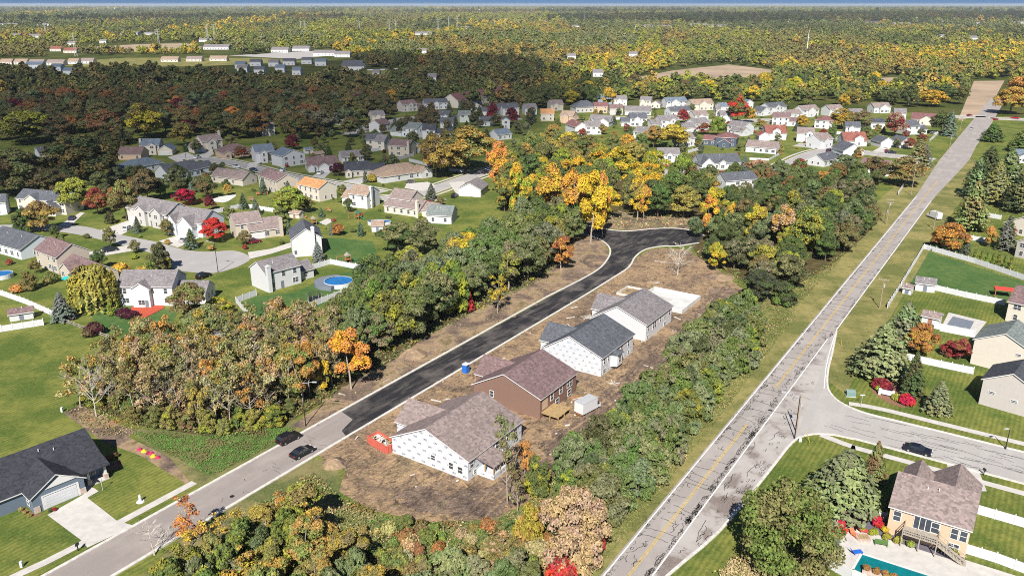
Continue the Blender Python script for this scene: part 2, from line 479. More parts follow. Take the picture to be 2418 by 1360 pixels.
# bare soil of the building site
SITE = [ST(79, -90.5), ST(88, -90.5), ST(178, -90.2)] + pxs((1433, 665), (1458, 650), (1478, 637), (1490, 625), (1500, 612), (1533, 590), (1565, 586), (1620, 590), (1700, 640), (1760, 690), (1730, 730), (1660, 830),
        (1590, 905), (1500, 990), (1400, 1090), (1310, 1115), (1240, 1190), (1160, 1225), (1010, 1232), (880, 1205), (800, 1160), (815, 1110), (780, 1085))
MUDP = smooth([ST(84, -63), ST(96, -60), ST(108, -62), ST(120, -61.5), ST(132, -62.5), ST(150, -61.5), ST(166, -62), ST(182, -64), ST(196, -66)] + pxs((1745, 690), (1728, 728), (1660, 828), (1592, 902), (1502, 986), (1402, 1088), (1312, 1112), (1244, 1186), (1180, 1210), (1080, 1222), (1000, 1215), (930, 1170), (1000, 1150), (1100, 1170)), 3)
def np_in(x, y, poly):
    c = np.zeros(x.shape, bool); j = len(poly)-1
    for i in range(len(poly)):
        xi, yi, xj, yj = poly[i].x, poly[i].y, poly[j].x, poly[j].y
        c ^= ((yi > y) != (yj > y)) & (x < (xj-xi)*(y-yi)/(yj-yi+1e-9)+xi); j = i
    return c
def waves(x, y, f0, seed, n=10):
    r = np.random.default_rng(seed); z = np.zeros_like(x)
    for k in range(n):
        a = r.uniform(0, 6.28); f = f0*r.uniform(.6, 1.7); z += np.sin((x*math.cos(a)+y*math.sin(a))*f + r.uniform(0, 6.28) + 1.3*np.sin((x*math.sin(a)-y*math.cos(a))*f*.6))
    return z/n**.5
def soil(name, poly, cut, z0, amp, m, seed, ruts=()):
    """rough ground: a fine grid with clods, ruts and a ragged edge"""
    h = .42; xs_ = np.arange(min(p.x for p in poly)-2, max(p.x for p in poly)+2, h); ys_ = np.arange(min(p.y for p in poly)-2, max(p.y for p in poly)+2, h)
    X, Y = np.meshgrid(xs_, ys_); jx = X + .7*waves(X, Y, 1.1, seed+1); jy = Y + .7*waves(X, Y, 1.1, seed+2)
    keep = np_in(jx, jy, poly)
    if cut is not None: keep &= ~np_in(jx, jy, cut)
    Z = z0 + amp*(np.clip(.55 + .30*waves(X, Y, .45, seed+3) + .26*waves(X, Y, 1.5, seed+4), 0, 2) + .25*np.random.default_rng(seed).random(X.shape))
    S = (X*SD.x + Y*SD.y)/K; Tt = (X*TD.x + Y*TD.y)/K
    for tf, s0, s1 in ruts:
        dt = np.abs(Tt - tf(S)); q = (S > s0) & (S < s1)
        Z = np.where(q & (dt < .33), z0, Z); Z = np.where(q & (dt >= .33) & (dt < .75), Z + amp*.55, Z)
    k = keep[:-1, :-1] & keep[1:, 1:] & keep[:-1, 1:] & keep[1:, :-1]
    idx = np.arange(X.size).reshape(X.shape); qd = np.stack([idx[:-1, :-1][k], idx[:-1, 1:][k], idx[1:, 1:][k], idx[1:, :-1][k]], 1)
    used, inv = np.unique(qd, return_inverse=True)
    V = np.stack([X.ravel(), Y.ravel(), Z.ravel()], 1)[used]
    o = link(name, np_mesh(name, V, inv.reshape(-1, 4), m)); o['kind'] = 'structure'
    for pg in o.data.polygons: pg.use_smooth = True
    return o
RUT = []
for q, (ph, am, t0) in enumerate(((0, 1.0, -60.0), (1.2, 1.4, -57.5), (2.6, .8, -62.2))):
    for sd in (-.8, .8): RUT.append((lambda S, ph=ph, am=am, t0=t0, sd=sd: t0 + sd + am*np.sin(S/9.0+ph) - .05*(S-130)*(S > 130), 70 + 8*q, 200 - 15*q))
sheet('dirt_base', SITE, .033, M['dirt'])
soil('dirt', SITE, None, .045, .10, M['dirt'], 3)
soil('mud', MUDP, None, .09, .16, M['mud'], 9, RUT)
VD = ([ST(84, -98.4), ST(173, -98)] + pxs((1408, 640), (1428, 625), (1438, 602), (1430, 577), (1400, 560), (1370, 560), (1330, 610), (1280, 655), (1180, 705), (1080, 755), (1000, 800), (930, 850), (850, 890), (790, 930), (745, 965), (690, 1005)))
sheet('verge_dirt', VD, .030, M['verge_dirt']); soil('verge_soil', VD, None, .035, .11, M['verge_dirt'], 21)
sheet('verge_dirt', pxs((1380, 530), (1413, 537), (1488, 544), (1558, 538), (1640, 543), (1690, 530), (1640, 515), (1520, 510), (1420, 505)), .033, M['verge_dirt'])
sheet('verge_dirt', pxs((150, 975), (190, 955), (300, 1010), (320, 1020), (300, 1030), (400, 1080), (460, 1150), (440, 1142), (330, 1075), (262, 1050), (240, 1040)), .033, M['verge_dirt'])

# the new street
k1, k2 = -98.0, -90.9
C_L = pxs((1370, 662), (1408, 640), (1428, 622), (1440, 602), (1440, 588), (1431, 576), (1416, 566), (1395, 558), (1365, 552), (1330, 542))
C_F = pxs((1330, 522), (1380, 532), (1413, 539), (1458, 545), (1488, 546), (1520, 543), (1558, 540), (1598, 540), (1633, 545), (1662, 556))
C_R = pxs((1650, 574), (1603, 581), (1565, 582), (1533, 587), (1513, 596), (1498, 610), (1490, 625), (1478, 637), (1458, 650))
C_L, C_F, C_R = smooth(C_L, 5), smooth(C_F, 5), smooth(C_R, 5)
old = sheet('old_street', [ST(10, k1), ST(10, k2), ST(86, k2), ST(87, -93), ST(91, -94.2), ST(92, k1)], .05, M['old_street'])
new = sheet('new_street', [ST(92, k1), ST(91, -94.2), ST(87, -93), ST(86, k2), ST(174, k2)] + list(reversed(C_R)) + list(reversed(C_F)) + list(reversed(C_L)), .05, M['new_asphalt'])
LK = [ST(s, k1 - .2) for s in range(10, 168, 6)] + C_L
RK = [ST(s, k2 + .2) for s in range(10, 176, 6)] + list(reversed(C_R))
ribbon('kerb', LK, .55, .0, .18, M['kerb']); ribbon('kerb', RK, .55, .0, .18, M['kerb']); ribbon('kerb', C_F, .55, .0, .18, M['kerb'])

# the main road with its flared turn lane and the side street
ml = [(40, -37.9), (345, -38.0), (412, -39.9), (430, -40.4), (760, -42)]
mr = [(760, -32), (600, -30.0), (482, -29.6), (440, -28.6), (400, -29.6), (345, -31.5), (182, -31.7), (168, -32.2), (40, -32.4)]
main_road = sheet('main_road', [ST(*q) for q in ml + mr][::-1], .05, M['main_asphalt'])
flS = [(40, -32.4), (70, -32.3), (83, -30.8), (96, -28.4), (115, -27.2), (126, -26.6), (130, -25.2), (132.4, -22.3), (133.2, -18), (133.4, -10), (133.4, 60)]
flN = [(144, 60), (143.9, -6), (143.7, -16), (144.2, -20), (146, -23.5), (149, -25.8), (153, -27.2), (160, -28.6), (168, -29.7), (182, -31.9)]
sheet('side_street', [ST(*q) for q in flS + flN + [(168, -32.2)]][::-1], .048, M['concrete_road'])
sheet('turn_lane', [ST(*q) for q in [(66, -32.3), (70, -32.28), (83, -30.9), (96, -28.6), (115, -27.4), (126, -26.9), (131, -26.5), (134, -27), (150, -28.5), (160, -29.4), (176, -31.6), (168, -32.2)]][::-1], .056, M['shoulder'])
ribbon('kerb', smooth([ST(*q) for q in flS[1:]], 3), .45, 0, .17, M['kerb'], off=-.2)
ribbon('kerb', smooth([ST(*q) for q in flN], 3), .45, 0, .17, M['kerb'], off=-.2)
# painted lines
def mark(pts, wd, m): ribbon('painted_line', [ST(*q) for q in pts], wd, .066, .066, M[m], main_road)
mark([(s, -37.55) for s in range(40, 346, 10)] , .2, 'paint_white')
mark([(s, -32.25) for s in range(40, 177, 8)], .2, 'paint_white')
mark([(s, -31.85) for s in range(182, 344, 9)], .2, 'paint_white')
mark([(70, -32.1), (83, -30.7), (96, -28.3), (112, -27.3)], .18, 'paint_white')
mark([(150, -26.9), (160, -28.9), (168, -30.1), (182, -31.8)], .18, 'paint_white')
for s0, s1 in ((40, 129), (145, 385)):
    for dt in (-.14, .14): mark([(s, -34.85 + dt) for s in range(s0, s1, 8)], .13, 'paint_yellow')
# tar sealing: transverse seals and scribbled loops
tb = MB()
def tarline(pts, wd):
    n = len(pts); o0 = len(tb.v); Lr = []
    for i, p in enumerate(pts):
        d = pts[min(i+1, n-1)] - pts[max(i-1, 0)]
        if d.length < 1e-4: d = Vector((1, 0, 0))
        d.normalize(); q = Vector((-d.y, d.x, 0)) * (wd/2); Lr.append((p+q, p-q))
    for a, b_ in Lr: tb.v += [(a.x, a.y, .061), (b_.x, b_.y, .061)]
    for i in range(n-1): tb.f.append((o0+2*i, o0+2*i+1, o0+2*i+3, o0+2*i+2)); tb.m.append(0)
def squig(s, t, ds, dt, n, jit, wd):
    pts = []; a = b_ = 0
    for i in range(n+1):
        a = a*.6 + R.gauss(0, jit); b_ = b_*.6 + R.gauss(0, jit)
        pts.append(ST(s + ds*i/n + a, t + dt*i/n + b_))
    tarline(pts, wd)
s = 66
while s < 340:
    far = min(1, max(0, (s-120)/150))
    if R.random() < .85:
        a_, b_ = sorted((R.uniform(-37.4, -35.2), R.uniform(-35.5, -32.4)))
        if R.random() < .55: a_, b_ = -37.4, R.uniform(-35, -32.4)
        squig(s, a_, R.uniform(-.6, .6), b_-a_, 9, .10, .11 + .1*far)
    s += R.uniform(1.4, 3.6)
def scribble(s0, s1, t0, spread, dens, wd):
    s = s0
    while s < s1:
        n = R.randint(9, 16); r = R.uniform(.18, .55); c_t = t0 + R.gauss(0, spread); ph = R.random()*6; dr = R.uniform(-.08, .12)
        pts = [ST(s + math.cos(ph + k*.75)*r*R.uniform(.7, 1.3) + dr*k, c_t + math.sin(ph + k*.75)*r*.6*R.uniform(.7, 1.3)) for k in range(n)]
        tarline(pts, wd); s += R.expovariate(dens)
scribble(64, 100, -32.75, .14, 2.0, .08); scribble(96, 132, -32.9, .22, 2.2, .08); scribble(78, 126, -37.2, .12, .7, .07)
scribble(124, 150, -36.9, .35, 1.5, .075); scribble(124, 150, -33.4, .5, 1.7, .075); scribble(132, 152, -30, 1.1, 1.0, .08)
scribble(150, 235, -37.2, .22, 1.0, .08); scribble(178, 235, -32.25, .2, 1.0, .08); scribble(150, 180, -33.2, .4, 1.2, .09); scribble(235, 300, -37.3, .15, .35, .1); scribble(235, 290, -32.1, .15, .35, .1)
scribble(100, 128, -29, .8, .7, .08)
for i in range(30): squig(R.uniform(66, 150), R.uniform(-37.3, -32.6), R.uniform(-3, 3), R.uniform(-1, 1), 10, .16, .09)
for i in range(46): squig(R.uniform(134, 143), R.uniform(-24, 18), R.uniform(-.7, .7), R.uniform(2, 8), 10, .12, .09)
for i in range(14): squig(R.uniform(62, 84), R.uniform(-97, -91.5), R.uniform(-.7, .7), R.uniform(-3, 3), 8, .1, .06)
for i in range(12): squig(R.uniform(85, 128), R.uniform(-31.5, -28), R.uniform(2, 6), R.uniform(-.5, .5), 8, .14, .1)
o = tb.build('tar_seal', M['tar'], main_road); o['kind'] = 'stuff'
# walks along the side street, driveways near the camera
def walk(name, pts, wd, m='concrete', z=.07): return ribbon(name, pts, wd, z, z, M[m])
walk('sidewalk', smooth([ST(146.2, -21.5), ST(147.2, -16), ST(147.2, 0), ST(147.2, 60)], 4), 1.7)
walk('sidewalk', smooth([ST(131.5, -23), ST(130.3, -17.5), ST(130.2, -10), ST(130.2, 60)], 4), 1.6)
sheet('driveway', pxs((2235, 1092), (2312, 1114), (2330, 1160), (2250, 1160)), .074, M['concrete'])
walk('sidewalk', pxs((459, 1139), (283, 1233)), 1.5); walk('sidewalk', pxs((200, 1280), (110, 1326), (10, 1372)), 1.5)
sheet('driveway', pxs((112, 1216), (197, 1168), (277, 1230), (316, 1241), (207, 1293), (190, 1274)), .076, M['concrete'])
sheet('front_walk', pxs((197, 1168), (207, 1150), (222, 1152), (233, 1160), (202, 1178)), .074, M['concrete'])
# streets of the subdivisions
CDS = (smooth(pxs((-40, 532), (60, 531), (140, 532), (200, 535), (250, 547), (310, 560), (375, 573), (430, 589), (490, 595), (550, 592), (585, 603), (588, 616), (550, 634), (505, 645), (450, 643), (408, 634), (402, 612), (350, 596), (290, 580), (220, 562), (150, 549), (60, 543), (-40, 541)), 3))
sheet('cul_de_sac', CDS, .05, M['sub_road']); AVOID_POLY.append(CDS)
def street(pts, wd, m='sub_road'):
    c = smooth(pxs(*pts), 6)
    AVOID_DISC.extend((q.x, q.y, wd/2+3.0) for q in c)
    ribbon('side_road', c, wd, .05, .05, M[m])
    for s_ in (-1, 1): ribbon('kerb', c, .4, 0, .16, M['kerb'], off=s_*(wd/2+.15))
    for s_ in (-1, 1): ribbon('sidewalk', c, 1.3, .07, .07, M['concrete'], off=s_*(wd/2+2.6))
street([(430, 372), (500, 377), (570, 390), (640, 408), (720, 424), (820, 441), (900, 456)], 8)
street([(900, 470), (980, 462), (1060, 436), (1130, 412), (1215, 386)], 8.5)
street([(2205, 379), (2120, 370), (2050, 362), (1960, 350), (1880, 342)], 8)
street([(1960, 352), (1905, 368), (1850, 393), (1780, 409), (1700, 413), (1600, 408), (1540, 405)], 8)
street([(820, 318), (860, 305), (930, 285), (1040, 274), (1130, 282), (1230, 280)], 8)
street([(1420, 282), (1500, 278), (1640, 283), (1720, 290), (1800, 284), (1900, 287)], 8)
street([(2330, 277), (2230, 276)], 9)
street([(2340, 280), (2440, 284)], 9)
AVOID_DISC.extend((P(x, y).x, P(x, y).y, r_) for x, y, r_ in ((800, 672, 11), (790, 690, 8), (896, 530, 9), (896, 545, 7), (845, 520, 6), (742, 531, 6), (545, 474, 8), (744, 712, 7), (508, 572, 8), (470, 660, 6), (330, 745, 9), (165, 672, 6), (4, 655, 8), (20, 665, 6)))
def drive(*q): sheet('driveway', pxs(*q), .075, M['concrete']); AVOID_POLY.append(pxs(*q))
drive((585, 596), (640, 588), (690, 572), (690, 584), (640, 600), (590, 612)); drive((235, 545), (300, 522), (330, 532), (285, 556)); drive((375, 570), (430, 553), (470, 562), (420, 585))
drive((140, 532), (190, 502), (200, 503), (165, 535)); drive((300, 580), (240, 590), (180, 600), (200, 612), (330, 590)); drive((395, 372), (440, 360), (470, 372), (420, 384)); drive((460, 372), (500, 352), (520, 354), (490, 374))
drive((735, 418), (760, 402), (785, 404), (765, 422)); drive((955, 445), (960, 434), (1010, 430), (1030, 440), (1000, 452)); drive((1060, 432), (1080, 462), (1125, 466), (1095, 428)); drive((810, 428), (860, 418), (880, 420), (850, 436))
drive((1895, 345), (1920, 338), (1945, 338), (1930, 348)); drive((2060, 358), (2082, 346), (2106, 347), (2090, 361)); drive((1985, 350), (2000, 344), (2018, 344), (2005, 353)); drive((1640, 408), (1655, 400), (1680, 400), (1670, 409))
drive((1780, 345), (1790, 330), (1810, 331), (1800, 346)); drive((580, 400), (590, 384), (612, 384), (600, 402))
# fields and far clearings
for nm_, poly, m_ in (('field', ((1490, 186), (1590, 167), (1720, 153), (1825, 166), (1812, 196), (1620, 204)), 'field_soil'), ('field', ((1990, 187), (2130, 183), (2140, 200), (2000, 203)), 'field_soil'),
        ('field', ((2262, 285), (2300, 192), (2372, 191), (2345, 240), (2322, 272)), 'field_soil'), ('field', ((195, 113), (330, 105), (440, 103), (480, 112), (420, 122), (205, 124)), 'field_soil'),
        ('field', ((880, 96), (1010, 92), (1060, 95), (930, 99)), 'field_soil'), ('field', ((1560, 92), (1690, 88), (1720, 91), (1600, 95)), 'verge'), ('field', ((560, 98), (650, 95), (680, 98), (590, 102)), 'verge'), ('field', ((1180, 128), (1290, 122), (1320, 126), (1210, 134)), 'verge'), ('field', ((60, 152), (300, 137), (620, 138), (720, 146), (500, 156), (240, 160)), 'verge'), ('field', ((870, 166), (1000, 161), (1020, 168), (930, 178), (860, 176)), 'verge'), ('field', ((540, 132), (760, 120), (820, 128), (700, 140)), 'concrete_road')):
    sheet(nm_, pxs(*poly), .02, M[m_])
sheet('far_street', pxs((865, 165), (1000, 160), (1030, 166), (950, 180), (940, 178), (1010, 167), (998, 162), (868, 167)), .03, M['white_far'])
# ---------------------------------------------------------------- houses
def block(x0, x1, y0, y1, e0, e1, rz, axis, rf=.5, ov=.4, zb=0.):
    """one gabled volume: returns (wall MB, roof MB). Ridge runs along axis; e0/e1 eave heights on the low/high side"""
    wl_, rf_ = MB(), MB()
    def T(a, c, z): return (a, c, z) if axis == 'x' else (c, a, z)     # a along the ridge, c across
    a0, a1, c0, c1 = (x0, x1, y0, y1) if axis == 'x' else (y0, y1, x0, x1)
    cm = c0 + (c1 - c0) * rf
    vs = []
    for a in (a0, a1): vs += [T(a, c0, zb), T(a, c1, zb), T(a, c1, e1), T(a, cm, rz), T(a, c0, e0)]
    fs = [(0, 1, 2, 3, 4), (9, 8, 7, 6, 5), (0, 4, 9, 5), (1, 6, 7, 2), (0, 5, 6, 1)]
    if axis == 'x': fs = [tuple(reversed(f)) for f in fs]
    wl_.add(vs, fs)
    th = .2
    for ce, ee, sg in ((c0, e0, -1), (c1, e1, 1)):
        sl = (rz - ee) / max(.1, abs(cm - ce)); zo = ee - sl * ov; co = ce + sg * ov
        b0, b1 = a0 - .3, a1 + .3; lift = .04
        tp = [T(b0, cm, rz+th+lift), T(b1, cm, rz+th+lift), T(b1, co, zo+th+lift), T(b0, co, zo+th+lift)]
        bt = [T(b0, cm, rz+lift), T(b1, cm, rz+lift), T(b1, co, zo+lift), T(b0, co, zo+lift)]
        o_ = len(rf_.v); rf_.v += tp + bt
        for f, m_ in (((0, 1, 2, 3), 0), ((7, 6, 5, 4), 1), ((3, 2, 6, 7), 1), ((0, 3, 7, 4), 1), ((2, 1, 5, 6), 1)):
            rf_.f.append(tuple(o_ + i for i in f)); rf_.m.append(m_)
    return wl_, rf_
def hip(x0, x1, y0, y1, e, rz, ov=.45):
    wl_, rf_ = MB(), MB(); wl_.box(x0, x1, y0, y1, 0, e)
    X0, X1, Y0, Y1 = x0-ov, x1+ov, y0-ov, y1+ov
    if X1-X0 >= Y1-Y0:
        d = (Y1-Y0)/2; r = [(X0+d, (Y0+Y1)/2, rz), (X1-d, (Y0+Y1)/2, rz)]
        fs = [(0, 1, 5, 4), (2, 3, 4, 5), (3, 0, 4), (1, 2, 5)]
    else:
        d = (X1-X0)/2; r = [((X0+X1)/2, Y0+d, rz), ((X0+X1)/2, Y1-d, rz)]
        fs = [(1, 2, 5, 4), (3, 0, 4, 5), (0, 1, 4), (2, 3, 5)]
    base = [(X0, Y0, e+.05), (X1, Y0, e+.05), (X1, Y1, e+.05), (X0, Y1, e+.05)]
    rf_.add(base + r, fs, 0); rf_.box(X0, X1, Y0, Y1, e-.15, e+.04, 1)
    return wl_, rf_
WIN = {}
def win_mesh(w_, h_, far):
    k = (round(w_, 1), round(h_, 1), far)
    if k not in WIN:
        f = MB(); t = .1; w2, h2 = w_/2, h_/2
        for q in ((-w2-t, w2+t, h2, h2+t), (-w2-t, w2+t, -h2-t, -h2), (-w2-t, -w2, -h2, h2), (w2, w2+t, -h2, h2), (-w2, w2, -.035, .035)): f.box(q[0], q[1], -.07, .02, q[2], q[3])
        if w_ > 1.3: f.box(-.04, .04, -.072, .02, -h2, h2)
        p = MB(); p.box(-w2+.001, w2-.001, -.03, .015, -h2+.001, h2-.001, 1 if far else 0)
        if far: f.v, f.f, f.m = f.v, f.f, f.m; f.add(p.v, p.f, 1); WIN[k] = (f.mesh('window', [M['trim'], M['pane']]), None)
        else: WIN[k] = (f.mesh('window', [M['trim']]), p.mesh('pane', [M['pane']]))
    return WIN[k]
def put_window(root, x, y, z, rz, w_=1.0, h_=1.4, far=False, name='window'):
    a, p = win_mesh(w_, h_, far)
    o = link(name, a, root, (x, y, z), rz)
    if p: link('pane', p, o)
    return o
def face_pos(face, u, W, D):
    return {'n': (u, 0, 0), 'f': (u, D, math.pi), 'l': (0, u, -math.pi/2), 'r': (W, u, math.pi/2)}[face]
def house(label, a, b, d, e, rc, wc, axis='x', rise=None, wings=(), wins='auto', chim=None, gar=(), e2=None, rf=.5, doors=(), far=False, group=None, name='house', cat='house', extra=None, st=2.75, hipr=False, posts=(), ab=None, wallmat=None):
    A, B = (P(*a), P(*b)) if ab is None else ab
    v = B - A; W = v.length; rz = math.atan2(v.y, v.x)
    root = thing(name, label, cat, A, rz, group)
    mid_ = A + (B-A)*.5 + Vector((-math.sin(rz), math.cos(rz), 0))*d*.5; AVOID_DISC.append((mid_.x, mid_.y, .5*max(W, d)+.8))
    e2 = e if e2 is None else e2
    span = d if axis == 'x' else W
    rise = .30 * span if rise is None else rise
    wm = wallmat or M['wall_' + wc]; rm = [M['roof_' + rc], M['trim']]
    parts = [hip(0, W, 0, d, e, e + rise)] if hipr else [block(0, W, 0, d, e, e2, max(e, e2) + rise, axis, rf)]
    boxes = [(0, W, 0, d, e)]
    for wg in wings:
        fx0, fx1, y0, y1, we, ax = wg[:6]
        x0, x1 = (fx0*W, fx1*W) if abs(fx0) <= 3 and abs(fx1) <= 3 else (fx0, fx1)
        if y1 == 'm': y1 = d*.5
        if y1 == 'd': y1 = d
        sp = (y1-y0) if ax == 'x' else (x1-x0)
        rr = wg[6] if len(wg) > 6 else .32*sp
        parts.append(block(x0+.003, x1-.003, y0, y1, we, we, we+rr, ax)); boxes.append((x0, x1, y0, y1, we))
    for i, (wl_, rf_) in enumerate(parts):
        wl_.build('wall', wm, root); rf_.build('roof', rm, root)
    def covered(x, y, skip):
        return any(bx[0]-.6 < x < bx[1]+.6 and bx[2]-.1 < y < bx[3]+.1 for i, bx in enumerate(boxes) if i != skip)
    gp = [(g_[0]*W, g_[1], g_[2] if len(g_) > 2 else 4.6) for g_ in gar]
    for gx, gy, gw in gp:
        m_ = MB(); m_.box(gx-gw/2, gx+gw/2, gy-.05, gy+.02, 0.02, 2.25)
        for zz in (.58, 1.14, 1.7): m_.box(gx-gw/2+.08, gx+gw/2-.08, gy-.07, gy-.049, zz-.46, zz+.02, 1)
        m_.build('garage_door', [M['trim'], M['vinyl']], root)
    for dx, dy in doors:
        m_ = MB(); m_.box(dx*W-.5, dx*W+.5, dy-.05, dy+.02, .1, 2.2); m_.build('door', M['brick'] if R.random() < .3 else M['cover'], root)
    if wins == 'auto':
        for bi, (x0, x1, y0, y1, we) in enumerate(boxes):
            ns = max(1, int(round(we / st)))
            for s_ in range(ns):
                z = 1.55 + st * s_
                if z + .7 > we + (.9 if axis == 'y' else 0): continue
                n = max(1, int((x1-x0) / 3.3))
                for i in range(n):
                    x = x0 + (x1-x0)*(i+.5)/n
                    if covered(x, y0-.05, bi) or any(abs(x-gx) < gw/2+.6 and abs(y0-gy) < .3 and s_ == 0 for gx, gy, gw in gp) or any(abs(x-dx*W) < 1.2 and abs(y0-dy) < .3 and s_ == 0 for dx, dy in doors): continue
                    if R.random() < .12: continue
                    put_window(root, x, y0, z, 0, R.choice((.9, 1.1, 1.7)), 1.35, far)
                for side, xx in ((-1, x0), (1, x1)):
                    if (side < 0) != (A.x > 0) or covered(xx+side*.05, (y0+y1)/2, bi): continue
                    for i in range(1 + (s_ == 0)):
                        y = y0 + (y1-y0)*(.35 + .35*i)
                        if R.random() < .7: put_window(root, xx, y, z, side*math.pi/2, .9, 1.2, far)
    elif wins:
        for f_, u, z, w_, h_ in wins:
            q = face_pos(f_, u, W, d) if f_ in 'nflr' else None
            put_window(root, q[0], q[1], z, q[2], w_, h_, far)
    if chim:
        cx, cy, ch = chim; m_ = MB(); m_.box(cx*W-.55, cx*W+.55, cy-.8, cy+.3, 0, ch); m_.box(cx*W-.65, cx*W+.65, cy-.9, cy+.4, ch, ch+.25); m_.box(cx*W-.2, cx*W+.2, cy-.45, cy-.05, ch+.25, ch+.6)
        m_.build('chimney', wm, root)
    for q in posts:
        m_ = MB(); m_.box(q[0]-.12, q[0]+.12, q[1]-.12, q[1]+.12, 0, q[2]); m_.build('post', M['trim'], root)
    for k in range(2):
        m_ = MB(); vx = W*R.uniform(.25, .75); fr = R.uniform(.28, .42)
        yy = d*fr if axis == 'x' else d*R.uniform(.3, .7)
        if axis == 'x' and not hipr: m_.tube((vx, yy, e+rise*fr*2-.1), (vx, yy, e+rise*fr*2+.65), .09, .09, 6)
        if m_.v: m_.build('roof_vent', M['trim'], root)
    if extra: extra(root, W, d)
    return root, W

# --- the five lots along the new street; each gable end faces left-front
def bay(root, W, D, wm, rm):
    m_ = MB(); m_.prism([(W, 4.5), (W+1.4, 5.2), (W+1.4, 7.6), (W, 8.3)], .9, 3.7); m_.build('bay_window', wm, root)
    r_ = MB(); r_.add([(W-.2, 4.2, 3.75), (W+1.75, 5.0, 3.75), (W+1.75, 7.8, 3.75), (W-.2, 8.6, 3.75), (W-.2, 6.4, 4.7)], [(0, 1, 4), (1, 2, 4), (2, 3, 4), (3, 2, 1, 0)]); r_.build('bay_roof', rm, root)
    for y, in ((6.4,),): put_window(root, W+1.4, y, 2.4, math.pi/2, 1.0, 1.5)
def lot(label, s, wc, rc, W, D, e0, e1, rz_, wing, wins, extra=None, t1=-65.2, wallmat=None):
    B = ST(s, t1); A = B - TD*W
    return house(label, None, None, D, e0, rc, wc, 'y', rise=rz_-max(e0, e1), wings=wing, wins=wins, e2=e1, rf=.47, ab=(A, B), extra=extra, wallmat=wallmat)[0]
def sunroom(root, W, D):                                       # unfinished screened corner on the near-right house
    m_ = MB(); m_.box(W, W+3.6, 2.6, 6.6, .02, 1.15); m_.build('sunroom_base', M['wrap_bold'], root)
    for q in ((W+3.5, 2.7), (W+3.5, 6.5), (W+3.5, 4.6), (W+1.7, 2.7)):
        m_ = MB(); m_.box(q[0]-.09, q[0]+.09, q[1]-.09, q[1]+.09, 1.15, 3.1); m_.build('stud', M['wood'], root)
    m_ = MB(); m_.add([(W-.1, 2.2, 3.8), (W+4.0, 2.2, 3.05), (W+4.0, 7.0, 3.05), (W-.1, 7.0, 3.8), (W-.1, 2.2, 3.6), (W+4.0, 2.2, 2.85), (W+4.0, 7, 2.85), (W-.1, 7, 3.6)], [(0, 1, 2, 3), (7, 6, 5, 4), (0, 4, 5, 1), (1, 5, 6, 2), (2, 6, 7, 3)])
    m_.build('sunroom_roof', M['roof_taupe'], root)
lot('house wrapped in white printed sheeting with grey-brown roof, behind the red dumpster', 86.4, 'white', 'taupe', 17.3, 17.0, 3.3, 4.1, 7.4,
    ((-3.4, 8.0, 5.2, 13.4, 3.2, 'x', 2.9),),
    (('n', 9.6, 2.2, .9, .9), ('n', 13.6, 1.9, .9, 1.2), ('n', 15.6, 1.7, 1.0, 1.2), ('r', 1.1, 3.0, 1.0, 1.5), ('r', 2.0, 1.0, .7, .8), ('r', 9.0, 2.9, 1.2, 1.5), ('r', 12.5, 2.9, 1.2, 1.5), ('r', 11, .9, .8, .7), ('r', 14.8, 2.8, 1.2, 1.4)), sunroom, wallmat=M['wrap_bold'])
def brown_door(root, W, D):
    m_ = MB(); m_.box(W-.02, W+.06, 1.0, 2.9, 1.7, 3.8); m_.build('patio_door', M['wall_tan'], root)
lot('finished brown-sided house with brown roof and unbuilt deck boards at its back', 109.4, 'brown', 'brown', 16.2, 14.6, 3.4, 4.5, 7.6,
    ((-3.0, 8, 5.0, 12.0, 3.2, 'x', 2.9),),
    (('n', 4.6, 2.5, .8, 1.3), ('r', 4.6, 3.2, 1.0, 1.6), ('r', 8.2, 3.2, 1.0, 1.6), ('r', 11.8, 3.3, 2.0, 1.7), ('r', 6.8, 1.1, 1.3, 1.3), ('r', 11.8, 1.1, 1.3, 1.3)), brown_door, t1=-66.3)
lot('house in pale printed wrap with slate roof and projecting bay window', 130.8, 'white', 'slate', 15.3, 16.2, 3.3, 4.7, 7.9,
    ((-3.2, 7.5, 4.6, 12.6, 3.2, 'x', 3.0),),
    (('r', 1.5, 3.4, .9, 1.5), ('r', 3.4, 3.4, .9, 1.5), ('r', 1.6, 1.0, 1.3, .9), ('r', 10.2, 3.3, 1.6, 1.5), ('r', 13.6, 3.3, 1.0, 1.5), ('r', 10.4, 1.0, 1.3, .9), ('r', 13.8, 1.0, 1.0, .9)),
    lambda r_, W, D: bay(r_, W, D, M['wall_white'], M['roof_slate']), wallmat=M['wrap_light'])
lot('plain white-sided new house with grey roof beside the open foundation', 152.1, 'white', 'grey', 15.0, 15.8, 3.3, 4.4, 7.5,
    ((-3.0, 7.5, 6.0, 13.5, 3.2, 'x', 2.9),),
    (('r', 1.2, 3.2, .9, 1.5), ('r', 5.0, 2.9, 2.0, 1.9), ('r', 8.5, 3.2, .9, 1.4), ('r', 11.4, 3.2, .9, 1.4), ('r', 14.2, 3.2, 1.2, 1.5), ('r', 1.2, .95, .9, .9), ('r', 11.6, .95, 1.3, .9)), t1=-65.3)
